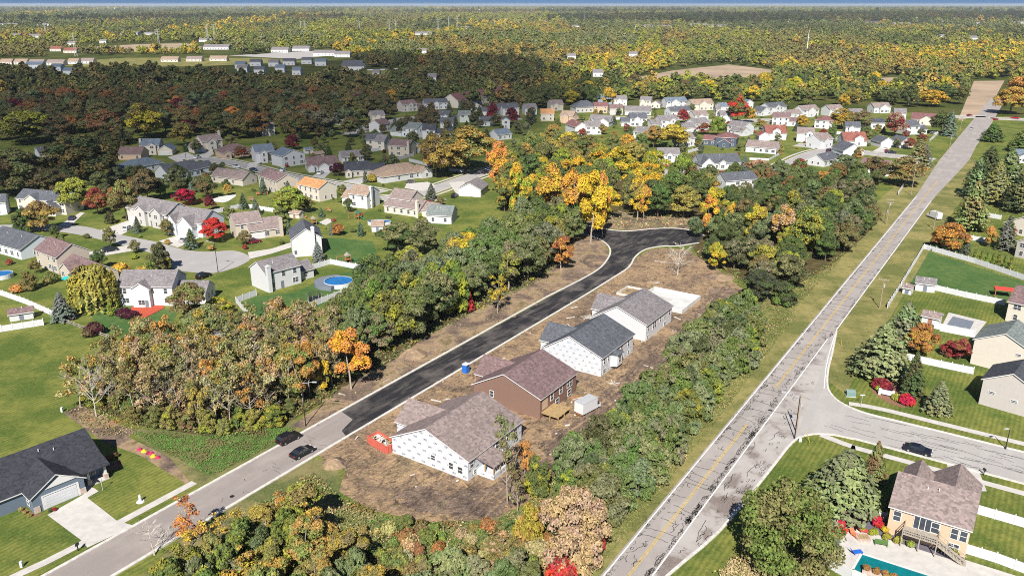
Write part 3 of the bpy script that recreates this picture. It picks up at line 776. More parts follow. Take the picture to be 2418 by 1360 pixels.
# open foundation
fr = thing('house_foundation', 'open poured concrete foundation without a house, beyond the last new house', 'foundation', ST(172.4, -65.2), math.atan2(TD.y, TD.x))
m_ = MB(); m_.box(-13.498, -.002, .002, 12.998, .045, .36); m_.build('floor_slab', M['slab'], fr)
for q in ((-13.5, 0, -.25, 0), (-13.5, 0, 13, 13.25), (-13.75, -13.5, -.25, 13.25), (0, .25, -.25, 13.25)):
    m_ = MB(); m_.box(*q, 0, 1.25 if q[2] != -.25 or q[3] != 0 else .55); m_.build('foundation_wall', M['slab'], fr)
for q in ((-21, -13.8, 4.0, 4.25), (-21, -13.8, 11, 11.25), (-21.25, -21, 4.0, 11.25)):
    m_ = MB(); m_.box(*q, 0, .7); m_.build('garage_footing', M['kerb'], fr)
m_ = MB(); m_.box(-10, -6, 4, 9, .361, .368); m_.build('damp_patch', M['concrete'], fr)

# --- dark blue house bottom-left (front faces right-down, to the street)
def navy_extra(root, W, D):
    g_ = MB(); g_.box(8.2, 13.4, -3.35, -3.27, .02, 2.25)
    for i in range(4): g_.box(8.3, 13.3, -3.39, -3.349, .1+i*.54, .58+i*.54, 1)
    g_.build('garage_door', [M['trim'], M['vinyl']], root)
    for q in ((7.9, 8.2), (13.4, 13.7)): m_ = MB(); m_.box(q[0], q[1], -3.37, -3.27, 0, 2.4); m_.build('door_jamb', M['trim'], root)
    m_ = MB(); m_.box(7.9, 13.7, -3.37, -3.27, 2.4, 2.6); m_.build('door_jamb', M['trim'], root)
    for x in (15.9, 18.7):
        m_ = MB(); m_.box(x-.35, x+.35, -1.9, -1.2, 0, 1.1); p_ = m_.build('porch_post', M['stone_edge'], root)
        m_ = MB(); m_.box(x-.2, x+.2, -1.75, -1.35, 1.1, 2.9); m_.build('column', M['trim'], p_)
    m_ = MB(); m_.box(14.0, 19.1, -2.0, -.02, .0, .18); m_.build('porch_slab', M['concrete'], root)
    for x in (6.95, 14.15):
        m_ = MB(); m_.box(x-.45, x+.5, -3.42, -3.28, 0, 1.1); m_.build('stone_pier', M['stone_edge'], root)
    m_ = MB(); m_.add([(13.6, -2.35, 2.95), (19.45, -2.35, 2.95), (19.45, .5, 3.85), (13.6, .5, 3.85), (13.6, -2.35, 2.8), (19.45, -2.35, 2.8), (19.45, .5, 3.7), (13.6, .5, 3.7)], [(0, 1, 2, 3), (7, 6, 5, 4), (4, 5, 1, 0), (1, 5, 6, 2), (0, 3, 7, 4)])
    m_.build('porch_roof', M['roof_char'], root)
    put_window(root, 6.4, -1.6, 1.7, -math.pi/2, .9, 1.4); put_window(root, 16.8, 0, 1.7, 0, 1.6, 1.4)
    m_ = MB(); m_.add([(8.6, -3.44, 3.55), (14.0, -3.44, 3.55), (11.3, -3.44, 5.15)], [(0, 1, 2)]); m_.add([(8.6, -3.30, 3.55), (14.0, -3.30, 3.55), (11.3, -3.30, 5.15)], [(2, 1, 0)])
    m_.build('gable_panel', M['trim'], root)
B0 = P(207, 1161); A0 = P(82, 1213); dv = (B0-A0).normalized(); nv = Vector((-dv.y, dv.x, 0))
An = A0 + nv*3.3 - dv*6.5; Bn = An + dv*19.2
house('dark blue ranch house with charcoal roof, white garage door and concrete driveway', None, None, 13.0, 2.9, 'char', 'steel', 'x', rise=3.6, ab=(An, Bn), wins=(),
      wings=((6.5/19.2, 14.6/19.2, -3.3, 'm', 2.9, 'y', 2.5),), extra=navy_extra)

# --- peach house bottom-right
def peach_extra(root, W, D):
    # raised deck and stair
    d_ = MB(); d_.box(2.4, 7.2, -2.4, -.02, 2.25, 2.4); dk = d_.build('deck', M['old_wood'], root)
    for q in ((2.4, -2.35), (4.8, -2.35), (7.1, -2.35), (2.4, -.3), (7.1, -.3)):
        m_ = MB(); m_.box(q[0]-.07, q[0]+.07, q[1]-.07, q[1]+.07, 0, 3.4); m_.build('deck_post', M['old_wood'], dk)
    for q in ((2.4, 7.2, -2.42, -2.34), (2.36, 2.44, -2.4, -.1)):
        for z in (2.75, 3.3): m_ = MB(); m_.box(*q, z, z+.09); m_.build('rail', M['old_wood'], dk)
    for i in range(15): m_ = MB(); m_.box(2.6+i*.31, 2.66+i*.31, -2.41, -2.36, 2.4, 3.3); m_.build('baluster', M['old_wood'], dk)
    sr = MB()
    for i in range(12): sr.box(7.25+i*.33, 7.6+i*.33, -2.3, -1.2, 2.2-i*.19, 2.25-i*.19)
    st_ = sr.build('stair', M['old_wood'], root)
    for y in (-2.33, -1.17):
        m_ = MB(); m_.bar((7.2, y, 2.15), (11.2, y, -.0), .06, .3); m_.build('stringer', M['old_wood'], st_)
        m_ = MB(); m_.bar((7.2, y, 3.3), (11.2, y, 1.0), .07, .1); m_.build('rail', M['old_wood'], st_)
        for i in range(8): m_ = MB(); x = 7.4+i*.5; z = 2.1-i*.285; m_.box(x, x+.06, y-.03, y+.03, z, z+1.05); m_.build('baluster', M['old_wood'], st_)
    m_ = MB(); m_.box(3.4, 5.9, -.08, .02, 2.45, 4.6); pd = m_.build('patio_door', M['trim'], root)
    for k in range(3): m_ = MB(); m_.box(3.5+k*.8, 4.2+k*.8, -.1, -.079, 2.55, 4.5); m_.build('pane', M['pane'], pd)
Ao, Bo = P(2092, 1258), P(2278, 1317)
PW = house('peach two-level house with brown roof, wooden deck stair and garden pool', None, None, 11.0, 5.0, 'taupe', 'peach', 'x', rise=3.0, ab=(Ao, Bo), extra=peach_extra,
      wins=(('n', 1.1, 3.6, 1.0, 1.6), ('n', 6.4, 3.5, 1.0, 1.7), ('n', 9.0, 3.5, .9, 1.7), ('n', 10.2, 3.5, .9, 1.7), ('n', 9.2, 1.2, 1.4, 1.2), ('l', 4, 3.4, 1, 1.4)),
      wings=((.42, 1.0, 5.5, 14.0, 5.1, 'y', 2.5), (.04, .38, 5.5, 12.5, 5.5, 'y', 1.8)))
print('PEACH W', PW[1])
# --- right-hand houses
house('light grey house with dark roof and small side windows, right edge by the transformer', (2310, 953), (2440, 990), 9, 5.6, 'dark', 'greige', 'y', rise=2.7, wins=(('n', 1.9, 3.2, 1.1, .5), ('n', 6.0, 2.6, 1.1, .5), ('l', 5, 1.4, 1.6, 1.8)))
house('beige house with green-grey roof behind the light grey house', (2290, 858), (2425, 893), 11, 6.0, 'green', 'cream', 'y', rise=2.9, wins=(('n', 9, 4.8, .9, .5), ('l', 3, 1.5, 1.8, 1.9), ('l', 8, 4.2, 1, 1.2)))
house('cream house with taupe roof beside the covered pool', (2373, 757), (2460, 778), 10, 5.4, 'brown', 'cream', 'x')
house('cream house with maroon roof at the right edge by the long white fence', (2368, 548), (2450, 566), 11, 3.6, 'maroon', 'cream', 'y', rise=3.2)
house('grey gabled house at the right edge behind the orange tree garden', (2395, 606), (2450, 620), 9, 5.2, 'brown', 'greige', 'y')
house('small white house with blue-grey roof beyond the pines', (2388, 383), (2440, 386), 9, 3.4, 'blue', 'white', 'x', wings=((.3, .7, -1.5, 'm', 3.2, 'y'),))

# --- left subdivision
def HS(label, a, b, d, e, rc, wc, axis='x', **k): return house(label, a, b, d, e, rc, wc, axis, **k)
HS('white two-storey house with grey roof and red patio behind it', (284, 722), (412, 722), 10, 5.6, 'grey', 'white', 'x', wings=((.30, .62, -1.6, 'm', 5.4, 'y'), (1.0, 1.55, 1.5, 9, 3.0, 'x')), doors=((.55, -1.6),))
HS('white two-storey house with grey roof beside the round deck pool', (631, 690), (712, 668), 8.5, 5.6, 'grey', 'white', 'x', wings=((1.0, 1.5, 2.0, 8.5, 2.8, 'x'),), chim=(.06, -.3, 7.6), doors=((.45, 0),))
HS('white gable-end house with tall chimney and grey roof by the blue spruce', (692, 608), (762, 602), 13, 6.0, 'slate', 'white', 'y', rise=3.2, chim=(.72, -.2, 9.5), wins=(('n', 1.0, 1.6, .8, 1.2),))
HS('beige house with brown roof and chimney beside the red maple', (592, 567), (670, 556), 10, 3.0, 'taupe', 'beige', 'x', wings=((-.35, .45, 3, 12, 5.4, 'x'),), chim=(.93, -.2, 6.4), gar=((.25, 0),))
HS('pale grey house with steep white front gables behind the red maple', (402, 551), (480, 562), 11, 5.2, 'grey', 'pale', 'x', rise=3.6, wings=((.02, .30, -1.5, 'm', 4.6, 'y', 2.6), (.42, .85, -2.5, 'm', 4.4, 'y', 3.0)), gar=((.63, -2.5),))
HS('large grey two-storey house with twin front gables at the cul-de-sac', (304, 524), (398, 543), 11, 5.7, 'grey', 'grey', 'x', rise=3.2, wings=((.30, .52, -1.2, 'm', 5.7, 'y'), (.66, .88, -.8, 'm', 5.7, 'y')), gar=((.15, 0, 4.2),), doors=((.6, 0),))
HS('cream two-storey house with slate roof and porch by the left edge', (44, 498), (158, 508), 9, 5.2, 'slate', 'cream', 'x', wings=((.22, .50, -1.2, 'm', 5.0, 'y'), (.6, .9, -3, 'm', 3.2, 'y')), doors=((.2, 0),))
HS('beige two-storey house with brown roof, dark car in its drive', (90, 628), (140, 648), 10, 5.4, 'brown', 'beige', 'x', wings=((1.0, 2.4, 1.0, 8.5, 2.9, 'x'), (1.25, 1.75, -1.0, 4, 2.8, 'y')), doors=((.75, 0),))
HS('long pale blue house with slate roof at the left edge', (-30, 590), (52, 614), 13, 3.4, 'slate', 'pale', 'x', rise=3.2)
HS('white house with pale blue walls half hidden at the far left edge', (-20, 510), (18, 507), 8, 5, 'slate', 'pale', 'x')
HS('narrow white house standing among the tall oaks at left', (98, 388), (132, 384), 9, 5.4, 'slate', 'white', 'x', wings=((.2, .8, -1.2, 'm', 5.2, 'y'),))
HS('white house with blue-grey roof and brick chimney by the far turning circle', (333, 366), (378, 365), 9, 5.2, 'blue', 'cream', 'x', wings=((.45, .85, -1.2, 'm', 5.0, 'y'), (1.0, 1.75, -3.5, 6, 2.9, 'y')), chim=(-.02, 3, 8), gar=((1.37, -3.5),))
HS('cream house with tan garage, grey roof and tall chimney by the far turning circle', (480, 358), (527, 352), 9, 5.4, 'taupe', 'cream', 'x', wings=((.2, .65, -1.2, 'm', 5.2, 'y'), (-.55, .02, -3, 6, 2.8, 'y')), chim=(1.03, 4, 9.5), gar=((-.26, -3),))
HS('hipped brown-roofed house with small brick gable', (528, 375), (598, 367), 12, 3.0, 'brown', 'tan', 'x', hipr=True, rise=3.4, wings=((-.02, .22, -2.5, 'm', 3.0, 'y'),))
HS('white two-storey house with slate roof beside the asymmetric roof house', (606, 386), (650, 382), 10, 5.6, 'blue', 'white', 'x', wings=((.2, .6, -1.2, 'm', 5.4, 'y'),))
HS('white house with asymmetric blue-grey roof sloping to its garage', (668, 396), (722, 388), 11, 5.6, 'blue', 'white', 'y', rise=2.6)
HS('long blue-grey bungalow left of the dark garden trees', (300, 413), (388, 398), 10, 3.0, 'blue', 'pale', 'x', hipr=True, rise=3)
HS('grey-roofed house with broad white gable behind the garden trees', (398, 428), (476, 414), 11, 3.2, 'slate', 'pale', 'x', rise=3.6, wings=((1.0, 1.5, 3, 10, 2.9, 'x'),))
HS('low cream bungalow with grey-brown roof beside the sports court', (500, 430), (574, 440), 9, 3.0, 'taupe', 'cream', 'x', rise=2.8)
HS('plain beige two-storey house with brown roof and back deck', (612, 442), (656, 459), 10, 5.6, 'brown', 'beige', 'x', rise=2.4)
HS('brown-roofed house half hidden by the large oak at left', (280, 378), (334, 378), 10, 3.0, 'brown', 'tan', 'x')
HS('bungalow with two tan front gables and a white car in its drive', (728, 407), (800, 402), 11, 3.0, 'brown', 'white', 'x', wings=((.0, .2, -1.5, 'm', 2.8, 'y'), (.32, .68, -3.5, 'm', 2.9, 'y')), gar=((.5, -3.5),))
HS('dark grey-roofed bungalow with brown wing behind the dark purple tree', (816, 419), (875, 416), 11, 3.0, 'dark', 'cream', 'x', wings=((0, .25, -1.8, 'm', 2.9, 'y'), (1.0, 1.6, -1.5, 7, 2.9, 'x')))
HS('small white house with grey roof behind the bungalow row', (808, 385), (860, 381), 8, 3.0, 'grey', 'white', 'x')
HS('cream two-storey house with grey roof right of the tall dark conifers', (866, 354), (905, 353), 9, 5.5, 'slate', 'cream', 'x')
HS('white house with bright orange-brown roof', (705, 465), (755, 477), 9, 5.6, 'orange', 'cream', 'x', rise=2.3, wings=((-.35, 0, 2, 8, 2.8, 'x'),))
HS('white house with tan roof, chimney and back patio by the tall cypress', (826, 489), (868, 494), 9, 5.6, 'tan', 'white', 'x', chim=(1.02, 3, 8.4), wings=((-.5, 0, 1, 8, 3.6, 'x'),))
HS('cream house with long tan roof and chimney above the oval pool', (908, 502), (990, 514), 9, 3.0, 'taupe', 'cream', 'x', wings=((0, .62, 3, 12, 5.4, 'x'), (1.0, 1.35, 2, 9, 2.8, 'x')), chim=(.97, -.2, 6.4))
HS('white house with grey-green roof half hidden by the wood', (1008, 527), (1066, 530), 9, 3.2, 'green', 'white', 'x', rise=2.8)
HS('white garage-fronted house with grey roof beside the curving street', (1083, 463), (1135, 466), 12, 3.2, 'grey', 'white', 'y', rise=2.6, wins=(), gar=((.3, 0),))
HS('wide tan hip-roofed house beside the curving street', (905, 434), (1008, 418), 13, 3.0, 'tan', 'white', 'x', hipr=True, rise=4.0, wings=((.82, 1.08, -2, 'm', 3.0, 'y'),), gar=((.18, 0),))
# shaded middle
HS('grey gabled house at the edge of the shaded wood', (952, 265), (985, 262), 9, 5.4, 'brown', 'grey', 'x', wings=((.3, .7, -1.2, 'm', 5.2, 'y'), (1, 1.4, 0, 7, 2.8, 'x')))
HS('white house with two front gables at the edge of the shaded wood', (1003, 260), (1058, 258), 9, 5.0, 'slate', 'white', 'x', wings=((.02, .3, -2.5, 'm', 3, 'y'), (.38, .62, -1, 'm', 4.8, 'y')))
HS('very long brown-roofed building with white cross gables', (1082, 256), (1216, 232), 15, 5.5, 'maroon', 'cream', 'x', rise=5.0, name='long_building', cat='building', wings=((.26, .38, -3, 'm', 4.6, 'y'), (.52, .62, -3, 'm', 4.6, 'y'), (.80, .9, -3, 'm', 4.6, 'y')))
HS('small grey house behind the shaded white pair', (1112, 263), (1137, 262), 8, 3.4, 'slate', 'grey', 'y')
HS('white two-storey house with rows of windows and cream garage', (1153, 274), (1177, 275), 9, 5.7, 'slate', 'white', 'x', wings=((-.9, 0, 0, 8, 3.0, 'x'),), gar=((-.45, 0),))
HS('white two-storey house with blue-grey roof right of the cream garage', (1188, 274), (1226, 272), 10, 5.4, 'slate', 'white', 'x', posts=())
HS('pale green house behind a row of young spruces', (1086, 290), (1113, 289), 8, 5.2, 'green', 'mint', 'x')
HS('low garage house in shade below the white pair', (1140, 299), (1166, 297), 9, 3.0, 'slate', 'pale', 'x')
HS('tall narrow white gable house in shade', (1185, 305), (1204, 305), 10, 5.6, 'slate', 'white', 'y')
HS('pale two-storey house with grey roof and dark garage door in shade', (950, 323), (985, 327), 10, 5.6, 'green', 'pale', 'x', wings=((-.75, 0, -1, 8, 3.0, 'x'),), gar=((-.35, -1),))
HS('white house with dark roof, dormers and front porch in shade', (998, 329), (1028, 329), 10, 5.4, 'dark', 'white', 'x', wings=((.25, .6, -1, 'm', 5.2, 'y'), (1, 2.3, 1, 9, 3.2, 'x')))
HS('white house half hidden by trees left of the shaded street', (898, 314), (922, 309), 9, 5, 'brown', 'white', 'x')
HS('low blue-roofed house between the olive oaks', (1176, 332), (1208, 328), 9, 3.2, 'blue', 'white', 'x')
HS('beige two-storey house with brown roof and brick chimney behind white fence', (918, 368), (966, 371), 9, 5.7, 'brown', 'beige', 'x', chim=(1.0, -.2, 8.2))
HS('small grey cottage behind the beige chimney house', (972, 364), (1002, 360), 8, 3, 'slate', 'grey', 'y')
HS('cream house left of the pair of dark firs', (886, 355), (908, 356), 9, 5.2, 'grey', 'cream', 'x')
for lb, a_, b_, rc, wc in (('white house half hidden in shade above the asymmetric roof house', (676, 306), (706, 304), 'brown', 'white'), ('cream house in shade left of the shaded street end', (742, 312), (776, 309), 'taupe', 'cream'), ('pale house in shade beside the turning of the shaded street', (800, 296), (830, 293), 'slate', 'pale'),
        ('small white house deep in the shaded wood', (852, 268), (872, 267), 'slate', 'white'), ('grey house deep in the shaded wood, left', (560, 305), (585, 304), 'slate', 'grey'), ('white gable showing between oaks above the far turning circle', (400, 302), (420, 301), 'blue', 'white')):
    house(lb, a_, b_, 9, 5.0, rc, wc, 'x', far=True)
for lb, a_, b_, rc, wc in (('grey-roofed white house left of the orange-red roof', (1240, 272), (1268, 271), 'grey', 'white'), ('brown-roofed cream house above the orange-red roof', (1300, 262), (1330, 261), 'taupe', 'cream'), ('grey-brown roofed house in front of the low grey-roofed house', (1640, 290), (1672, 288), 'taupe', 'white'),
        ('white house behind the saltbox house', (1700, 290), (1728, 290), 'grey', 'white'), ('white house below the tree belt, right of the yellow tree', (1958, 275), (1990, 273), 'taupe', 'white'), ('small cream house above the brick-front red roof', (2010, 285), (2040, 284), 'grey', 'cream'), ('white house left of the crimson tree, lower row', (1995, 318), (2030, 319), 'slate', 'white'),
        ('grey-roofed house below the saltbox house', (1610, 348), (1640, 345), 'grey', 'white'), ('taupe-roofed white house between the two red roofs', (1935, 352), (1965, 347), 'taupe', 'white'), ('pale house in shade above the pale green house', (1040, 290), (1066, 289), 'slate', 'pale'), ('white house in shade left of the pale green house', (1040, 308), (1070, 308), 'slate', 'white'),
        ('grey-roofed cream house in shade by the street bend', (880, 290), (910, 288), 'grey', 'cream'), ('taupe-roofed house in shade above the hipped brown roof', (620, 322), (650, 320), 'taupe', 'cream'), ('white house far right beyond the red-brown roof', (2110, 283), (2138, 284), 'grey', 'white'), ('white house at the left end of the tree belt row', (1450, 250), (1480, 250), 'grey', 'white'), ('cream house right of the pale cross-gabled cream house', (1690, 275), (1700, 275), 'grey', 'cream')):
    house(lb, a_, b_, 9, 4.8, rc, wc, 'x', far=True, wings=((.2, .6, -1.2, 'm', 4.4, 'y'),))
# right-middle subdivision
RM = [('cream house with orange-red roof at the edge of the yellow wood', (1277, 286), (1308, 286), 9, 5.0, 'orange', 'cream', 'x', {}),
 ('tan gabled house with brick front behind the yellow wood', (1322, 290), (1352, 292), 9, 5.0, 'tan', 'tan', 'x', dict(wings=((.3, .7, -1.2, 'm', 4.8, 'y'), (.8, 1.3, -2, 6, 3, 'y')))),
 ('large hipped grey house with white wall below', (1360, 267), (1410, 265), 12, 4.0, 'slate', 'grey', 'x', dict(hipr=True, rise=4.5)),
 ('blue house with dark blue cross roof against the trees', (1405, 248), (1445, 247), 10, 5.0, 'blue', 'blue', 'x', dict(wings=((.5, .95, -1.5, 'm', 5, 'y'),))),
 ('cream house with dark red roof below the blue house', (1403, 268), (1434, 268), 9, 5, 'maroon', 'tan', 'x', {}),
 ('brick-fronted house with brown roof and grey gable end', (1440, 272), (1470, 272), 9, 4.6, 'brown', 'grey', 'x', {}),
 ('very long low grey-roofed house behind white fences', (1475, 272), (1537, 273), 10, 3, 'grey', 'white', 'x', {}),
 ('white bungalow with two broad front gables', (1390, 296), (1440, 299), 11, 3.2, 'grey', 'white', 'x', dict(wings=((.0, .35, -2, 'm', 3, 'y'), (.5, 1.0, -3, 'm', 3, 'y')))),
 ('white two-storey house with grey roof and two slim cypresses', (1383, 319), (1420, 318), 9, 5.2, 'grey', 'white', 'x', {}),
 ('white gable house with maroon roof behind the yellow trees', (1335, 311), (1358, 320), 9, 5.0, 'maroon', 'white', 'x', {}),
 ('white house with dark front gable and bright red shrub', (1487, 299), (1527, 299), 10, 5.4, 'slate', 'white', 'x', dict(wings=((.25, .6, -1, 'm', 5.2, 'y'), (-.5, 0, 0, 8, 3, 'x')))),
 ('white two-storey house at the edge of the oaks', (1495, 332), (1530, 336), 9, 5.4, 'grey', 'white', 'x', {}),
 ('cream house with grey roof and arched porch by the dark trees', (1510, 254), (1536, 255), 9, 5.4, 'grey', 'cream', 'x', dict(wings=((.1, .5, -1.2, 'm', 5.2, 'y'), (1, 1.9, -2, 7, 3, 'y')))),
 ('white house with blue-grey roof and dark garage by the dark trees', (1574, 256), (1622, 254), 9, 5.0, 'blue', 'white', 'x', dict(wings=((.2, .55, -1.5, 'm', 4.8, 'y'),), gar=((.1, 0),))),
 ('low grey-roofed house right of the dark red tree', (1585, 275), (1632, 272), 9, 3.4, 'slate', 'white', 'x', {}),
 ('white house with round-arched window above its porch', (1560, 304), (1600, 302), 9, 5.2, 'grey', 'white', 'x', dict(wings=((.5, .85, -1, 'm', 5.2, 'y'), (-.55, 0, -1, 7, 3, 'x')))),
 ('white colonial house with red shrubs along its front wall', (1553, 392), (1604, 392), 9, 5.7, 'grey', 'white', 'x', dict(wings=((.38, .66, -.6, 'm', 5.7, 'y'),), doors=((.52, -.6),))),
 ('cream house with brown gables left of the red-topped maple', (1634, 262), (1684, 260), 10, 5.0, 'tan', 'cream', 'x', dict(wings=((.3, .7, -1.5, 'm', 4.8, 'y'),))),
 ('small white house hidden left of the red-topped maple', (1702, 263), (1720, 262), 8, 3.4, 'blue', 'white', 'x', {}),
 ('small white gable house right of the red-topped maple', (1760, 259), (1778, 258), 8, 5, 'blue', 'white', 'y', {}),
 ('white house with dark blue roof and separate cream garage wing', (1815, 272), (1856, 268), 9, 5.4, 'slate', 'white', 'x', dict(wings=((.3, .6, -1, 'm', 5.2, 'y'), (-.55, -.02, -2, 7, 3, 'y')), gar=((-.28, -2),))),
 ('white house with brown roof and low right wing in front of the blue-roofed one', (1822, 296), (1862, 298), 9, 5.4, 'brown', 'white', 'x', dict(wings=((1, 1.5, 0, 7, 3, 'x'),))),
 ('white house with grey gable and long left wing by the yellow tree', (1895, 278), (1932, 275), 9, 5.2, 'taupe', 'white', 'x', dict(wings=((.3, .7, -1, 'm', 5, 'y'), (-.8, 0, 1, 8, 3.2, 'x')))),
 ('white house with red-brown hip roof right of the yellow tree', (1922, 303), (1966, 306), 10, 5.4, 'maroon', 'white', 'x', dict(hipr=True, rise=2.6)),
 ('white house with open dark garage left of the purple tree', (1640, 311), (1674, 308), 9, 5.0, 'grey', 'white', 'x', dict(wings=((-.7, 0, -1, 7, 2.9, 'x'),), gar=((-.35, -1),))),
 ('white saltbox house with pale grey roof and low garage', (1716, 315), (1754, 321), 10, 5.2, 'grey', 'white', 'x', dict(rise=2.6, wings=((.4, 1.15, -3, 4, 3, 'x'),))),
 ('dark slate-blue house with red roof and long lap pool', (1688, 346), (1737, 349), 11, 5.4, 'maroon', 'navy', 'x', dict(rise=2.4, hipr=True, wings=((-.62, 0, 2, 9, 3.2, 'x'), (.2, .75, -4, 3, 2.9, 'y')))),
 ('white house with red roof, dormer and front porch', (1808, 331), (1856, 331), 10, 4.2, 'red', 'white', 'x', dict(rise=4, wings=((.3, .7, -.3, 'm', 5.4, 'y', 1.6), (-.4, .12, -3, 'm', 2.9, 'y')), gar=((-.15, -3),))),
 ('white house with central tower gable and grey roof', (1880, 335), (1920, 337), 10, 5.0, 'taupe', 'white', 'x', dict(wings=((.55, .95, -1.2, 'm', 5.6, 'y'), (1, 1.5, -1, 7, 3, 'x')), gar=((1.25, -1),))),
 ('long white bungalow with taupe roof behind a white picket fence', (1760, 359), (1832, 365), 10, 3.2, 'taupe', 'white', 'x', dict(rise=2.8)),
 ('white bungalow with dark roof, arched entry and tall garage gable', (1652, 402), (1748, 399), 11, 3.2, 'slate', 'white', 'x', dict(rise=3.6, wings=((.0, .30, -3, 'm', 3.2, 'y', 3.0), (.46, .62, -1, 'm', 3.6, 'y')), gar=((.15, -3),))),
 ('tall white house with long dark roof above the wood edge', (1712, 458), (1786, 452), 9, 5.6, 'slate', 'white', 'x', dict(rise=2.6)),
 ('white house with taupe gables left of the crimson tree', (2063, 268), (2102, 267), 9, 4.4, 'taupe', 'white', 'x', dict(wings=((.3, .8, -1.5, 'm', 4.2, 'y'),))),
 ('low white house with dark roof below the taupe gables', (2055, 305), (2088, 305), 8, 4.0, 'dark', 'white', 'x', {}),
 ('cream house with wide red-brown roof and big gable near the crossing', (2150, 294), (2206, 297), 12, 3.6, 'maroon', 'cream', 'x', dict(wings=((.35, .9, -1.5, 'm', 3.6, 'y'),))),
 ('white house with slate roof and low right wing near the crossing', (2140, 319), (2170, 318), 10, 5.4, 'slate', 'white', 'x', dict(wings=((1.0, 1.6, 0, 7, 3, 'x'),))),
 ('red-roofed house with brick front and white dormer', (1992, 346), (2046, 346), 10, 3.2, 'red', 'white', 'x', dict(rise=4.2, wings=((.45, .85, -.3, 'm', 4.6, 'y', 1.5),), gar=((.2, 0),))),
 ('white garage house with grey roof right of the red roof', (2079, 349), (2110, 348), 10, 3.0, 'slate', 'white', 'y', dict(gar=((.5, 0),), wins=())),
 ('white cottage with slate roof behind the small dark tree', (2125, 350), (2156, 348), 9, 3.0, 'slate', 'white', 'y', {}),
 ('pale blue gable-fronted house at the street bend', (1990, 371), (2038, 370), 13, 3.2, 'slate', 'pale', 'y', dict(wins=())),
 ('pink-white house with brown roof behind the white vinyl fence', (2027, 404), (2088, 413), 10, 3.0, 'brown', 'white', 'x', {}),
 ('white low house with dark roof at the wood edge', (1945, 395), (1980, 386), 9, 3.0, 'slate', 'white', 'x', {})]
for lb, a_, b_, d_, e_, rc_, wc_, ax_, kw_ in RM: house(lb, a_, b_, d_, e_, rc_, wc_, ax_, far=True, **kw_)
# ---------------------------------------------------------------- trees
def leaves(rng, c, nrm, size, aspect=1.5):
    """kite-shaped leaf clumps around centres c facing nrm"""
    n = len(c)
    nrm = nrm / np.maximum(np.linalg.norm(nrm, axis=1, keepdims=True), 1e-6)
    r = rng.normal(size=(n, 3)); t = np.cross(nrm, r); t /= np.maximum(np.linalg.norm(t, axis=1, keepdims=True), 1e-6)
    b = np.cross(nrm, t); s = (size * rng.uniform(.55, 1.35, n))[:, None]
    v = np.stack([c - t*s*aspect*.5, c + b*s*.5, c + t*s*aspect*.5 + nrm*s*.12, c - b*s*.5], 1).reshape(-1, 3)
    return v, np.arange(4*n).reshape(n, 4)
def blob_crown(seed, blobs, n, size, shell=.16, up=.25):
    rng = np.random.default_rng(seed); B = np.array(blobs, float)
    wgt = (B[:, 3]*B[:, 4] + B[:, 4]*B[:, 5] + B[:, 3]*B[:, 5]); wgt /= wgt.sum()
    C, Nn, tot = [], [], 0
    while tot < n:
        k = rng.choice(len(B), n, p=wgt); d = rng.normal(size=(n, 3)); d /= np.linalg.norm(d, axis=1, keepdims=True)
        d[:, 2] = np.where(d[:, 2] < -.35, -d[:, 2]*.6, d[:, 2])
        rad = 1 - np.abs(rng.normal(0, shell, n)); c = B[k, :3] + d*B[k, 3:]*rad[:, None]
        q = np.zeros(n, bool)
        for j in range(len(B)):
            e = (((c - B[j, :3]) / B[j, 3:])**2).sum(1) < .55; q |= e & (k != j)
        keep = ~q; C.append(c[keep]); Nn.append((d + rng.normal(0, .6, (n, 3)) + [0, 0, up])[keep]); tot += keep.sum()
    C = np.concatenate(C)[:n]; Nn = np.concatenate(Nn)[:n]
    return leaves(rng, C, Nn, size)
def round_blobs(seed, hgt, wid, base, n, k=.46):
    r = random.Random(seed); out = [(0, 0, base + (hgt-base)*.50, wid*.24, wid*.24, (hgt-base)*.33)]
    for i in range(n):
        a = i*2.4 + r.random(); t = r.random()**.8; z = base + (hgt-base)*(.12 + .80*t)
        prof = math.sin(math.pi*min(1, .18 + .80*t))**.7
        rr = wid*.5*prof*r.uniform(.45, .95); s = wid*r.uniform(.07, .185)*(1.1-.3*t)
        out.append((math.cos(a)*rr, math.sin(a)*rr, z, s, s, s*r.uniform(.75, 1.05)))
    return out
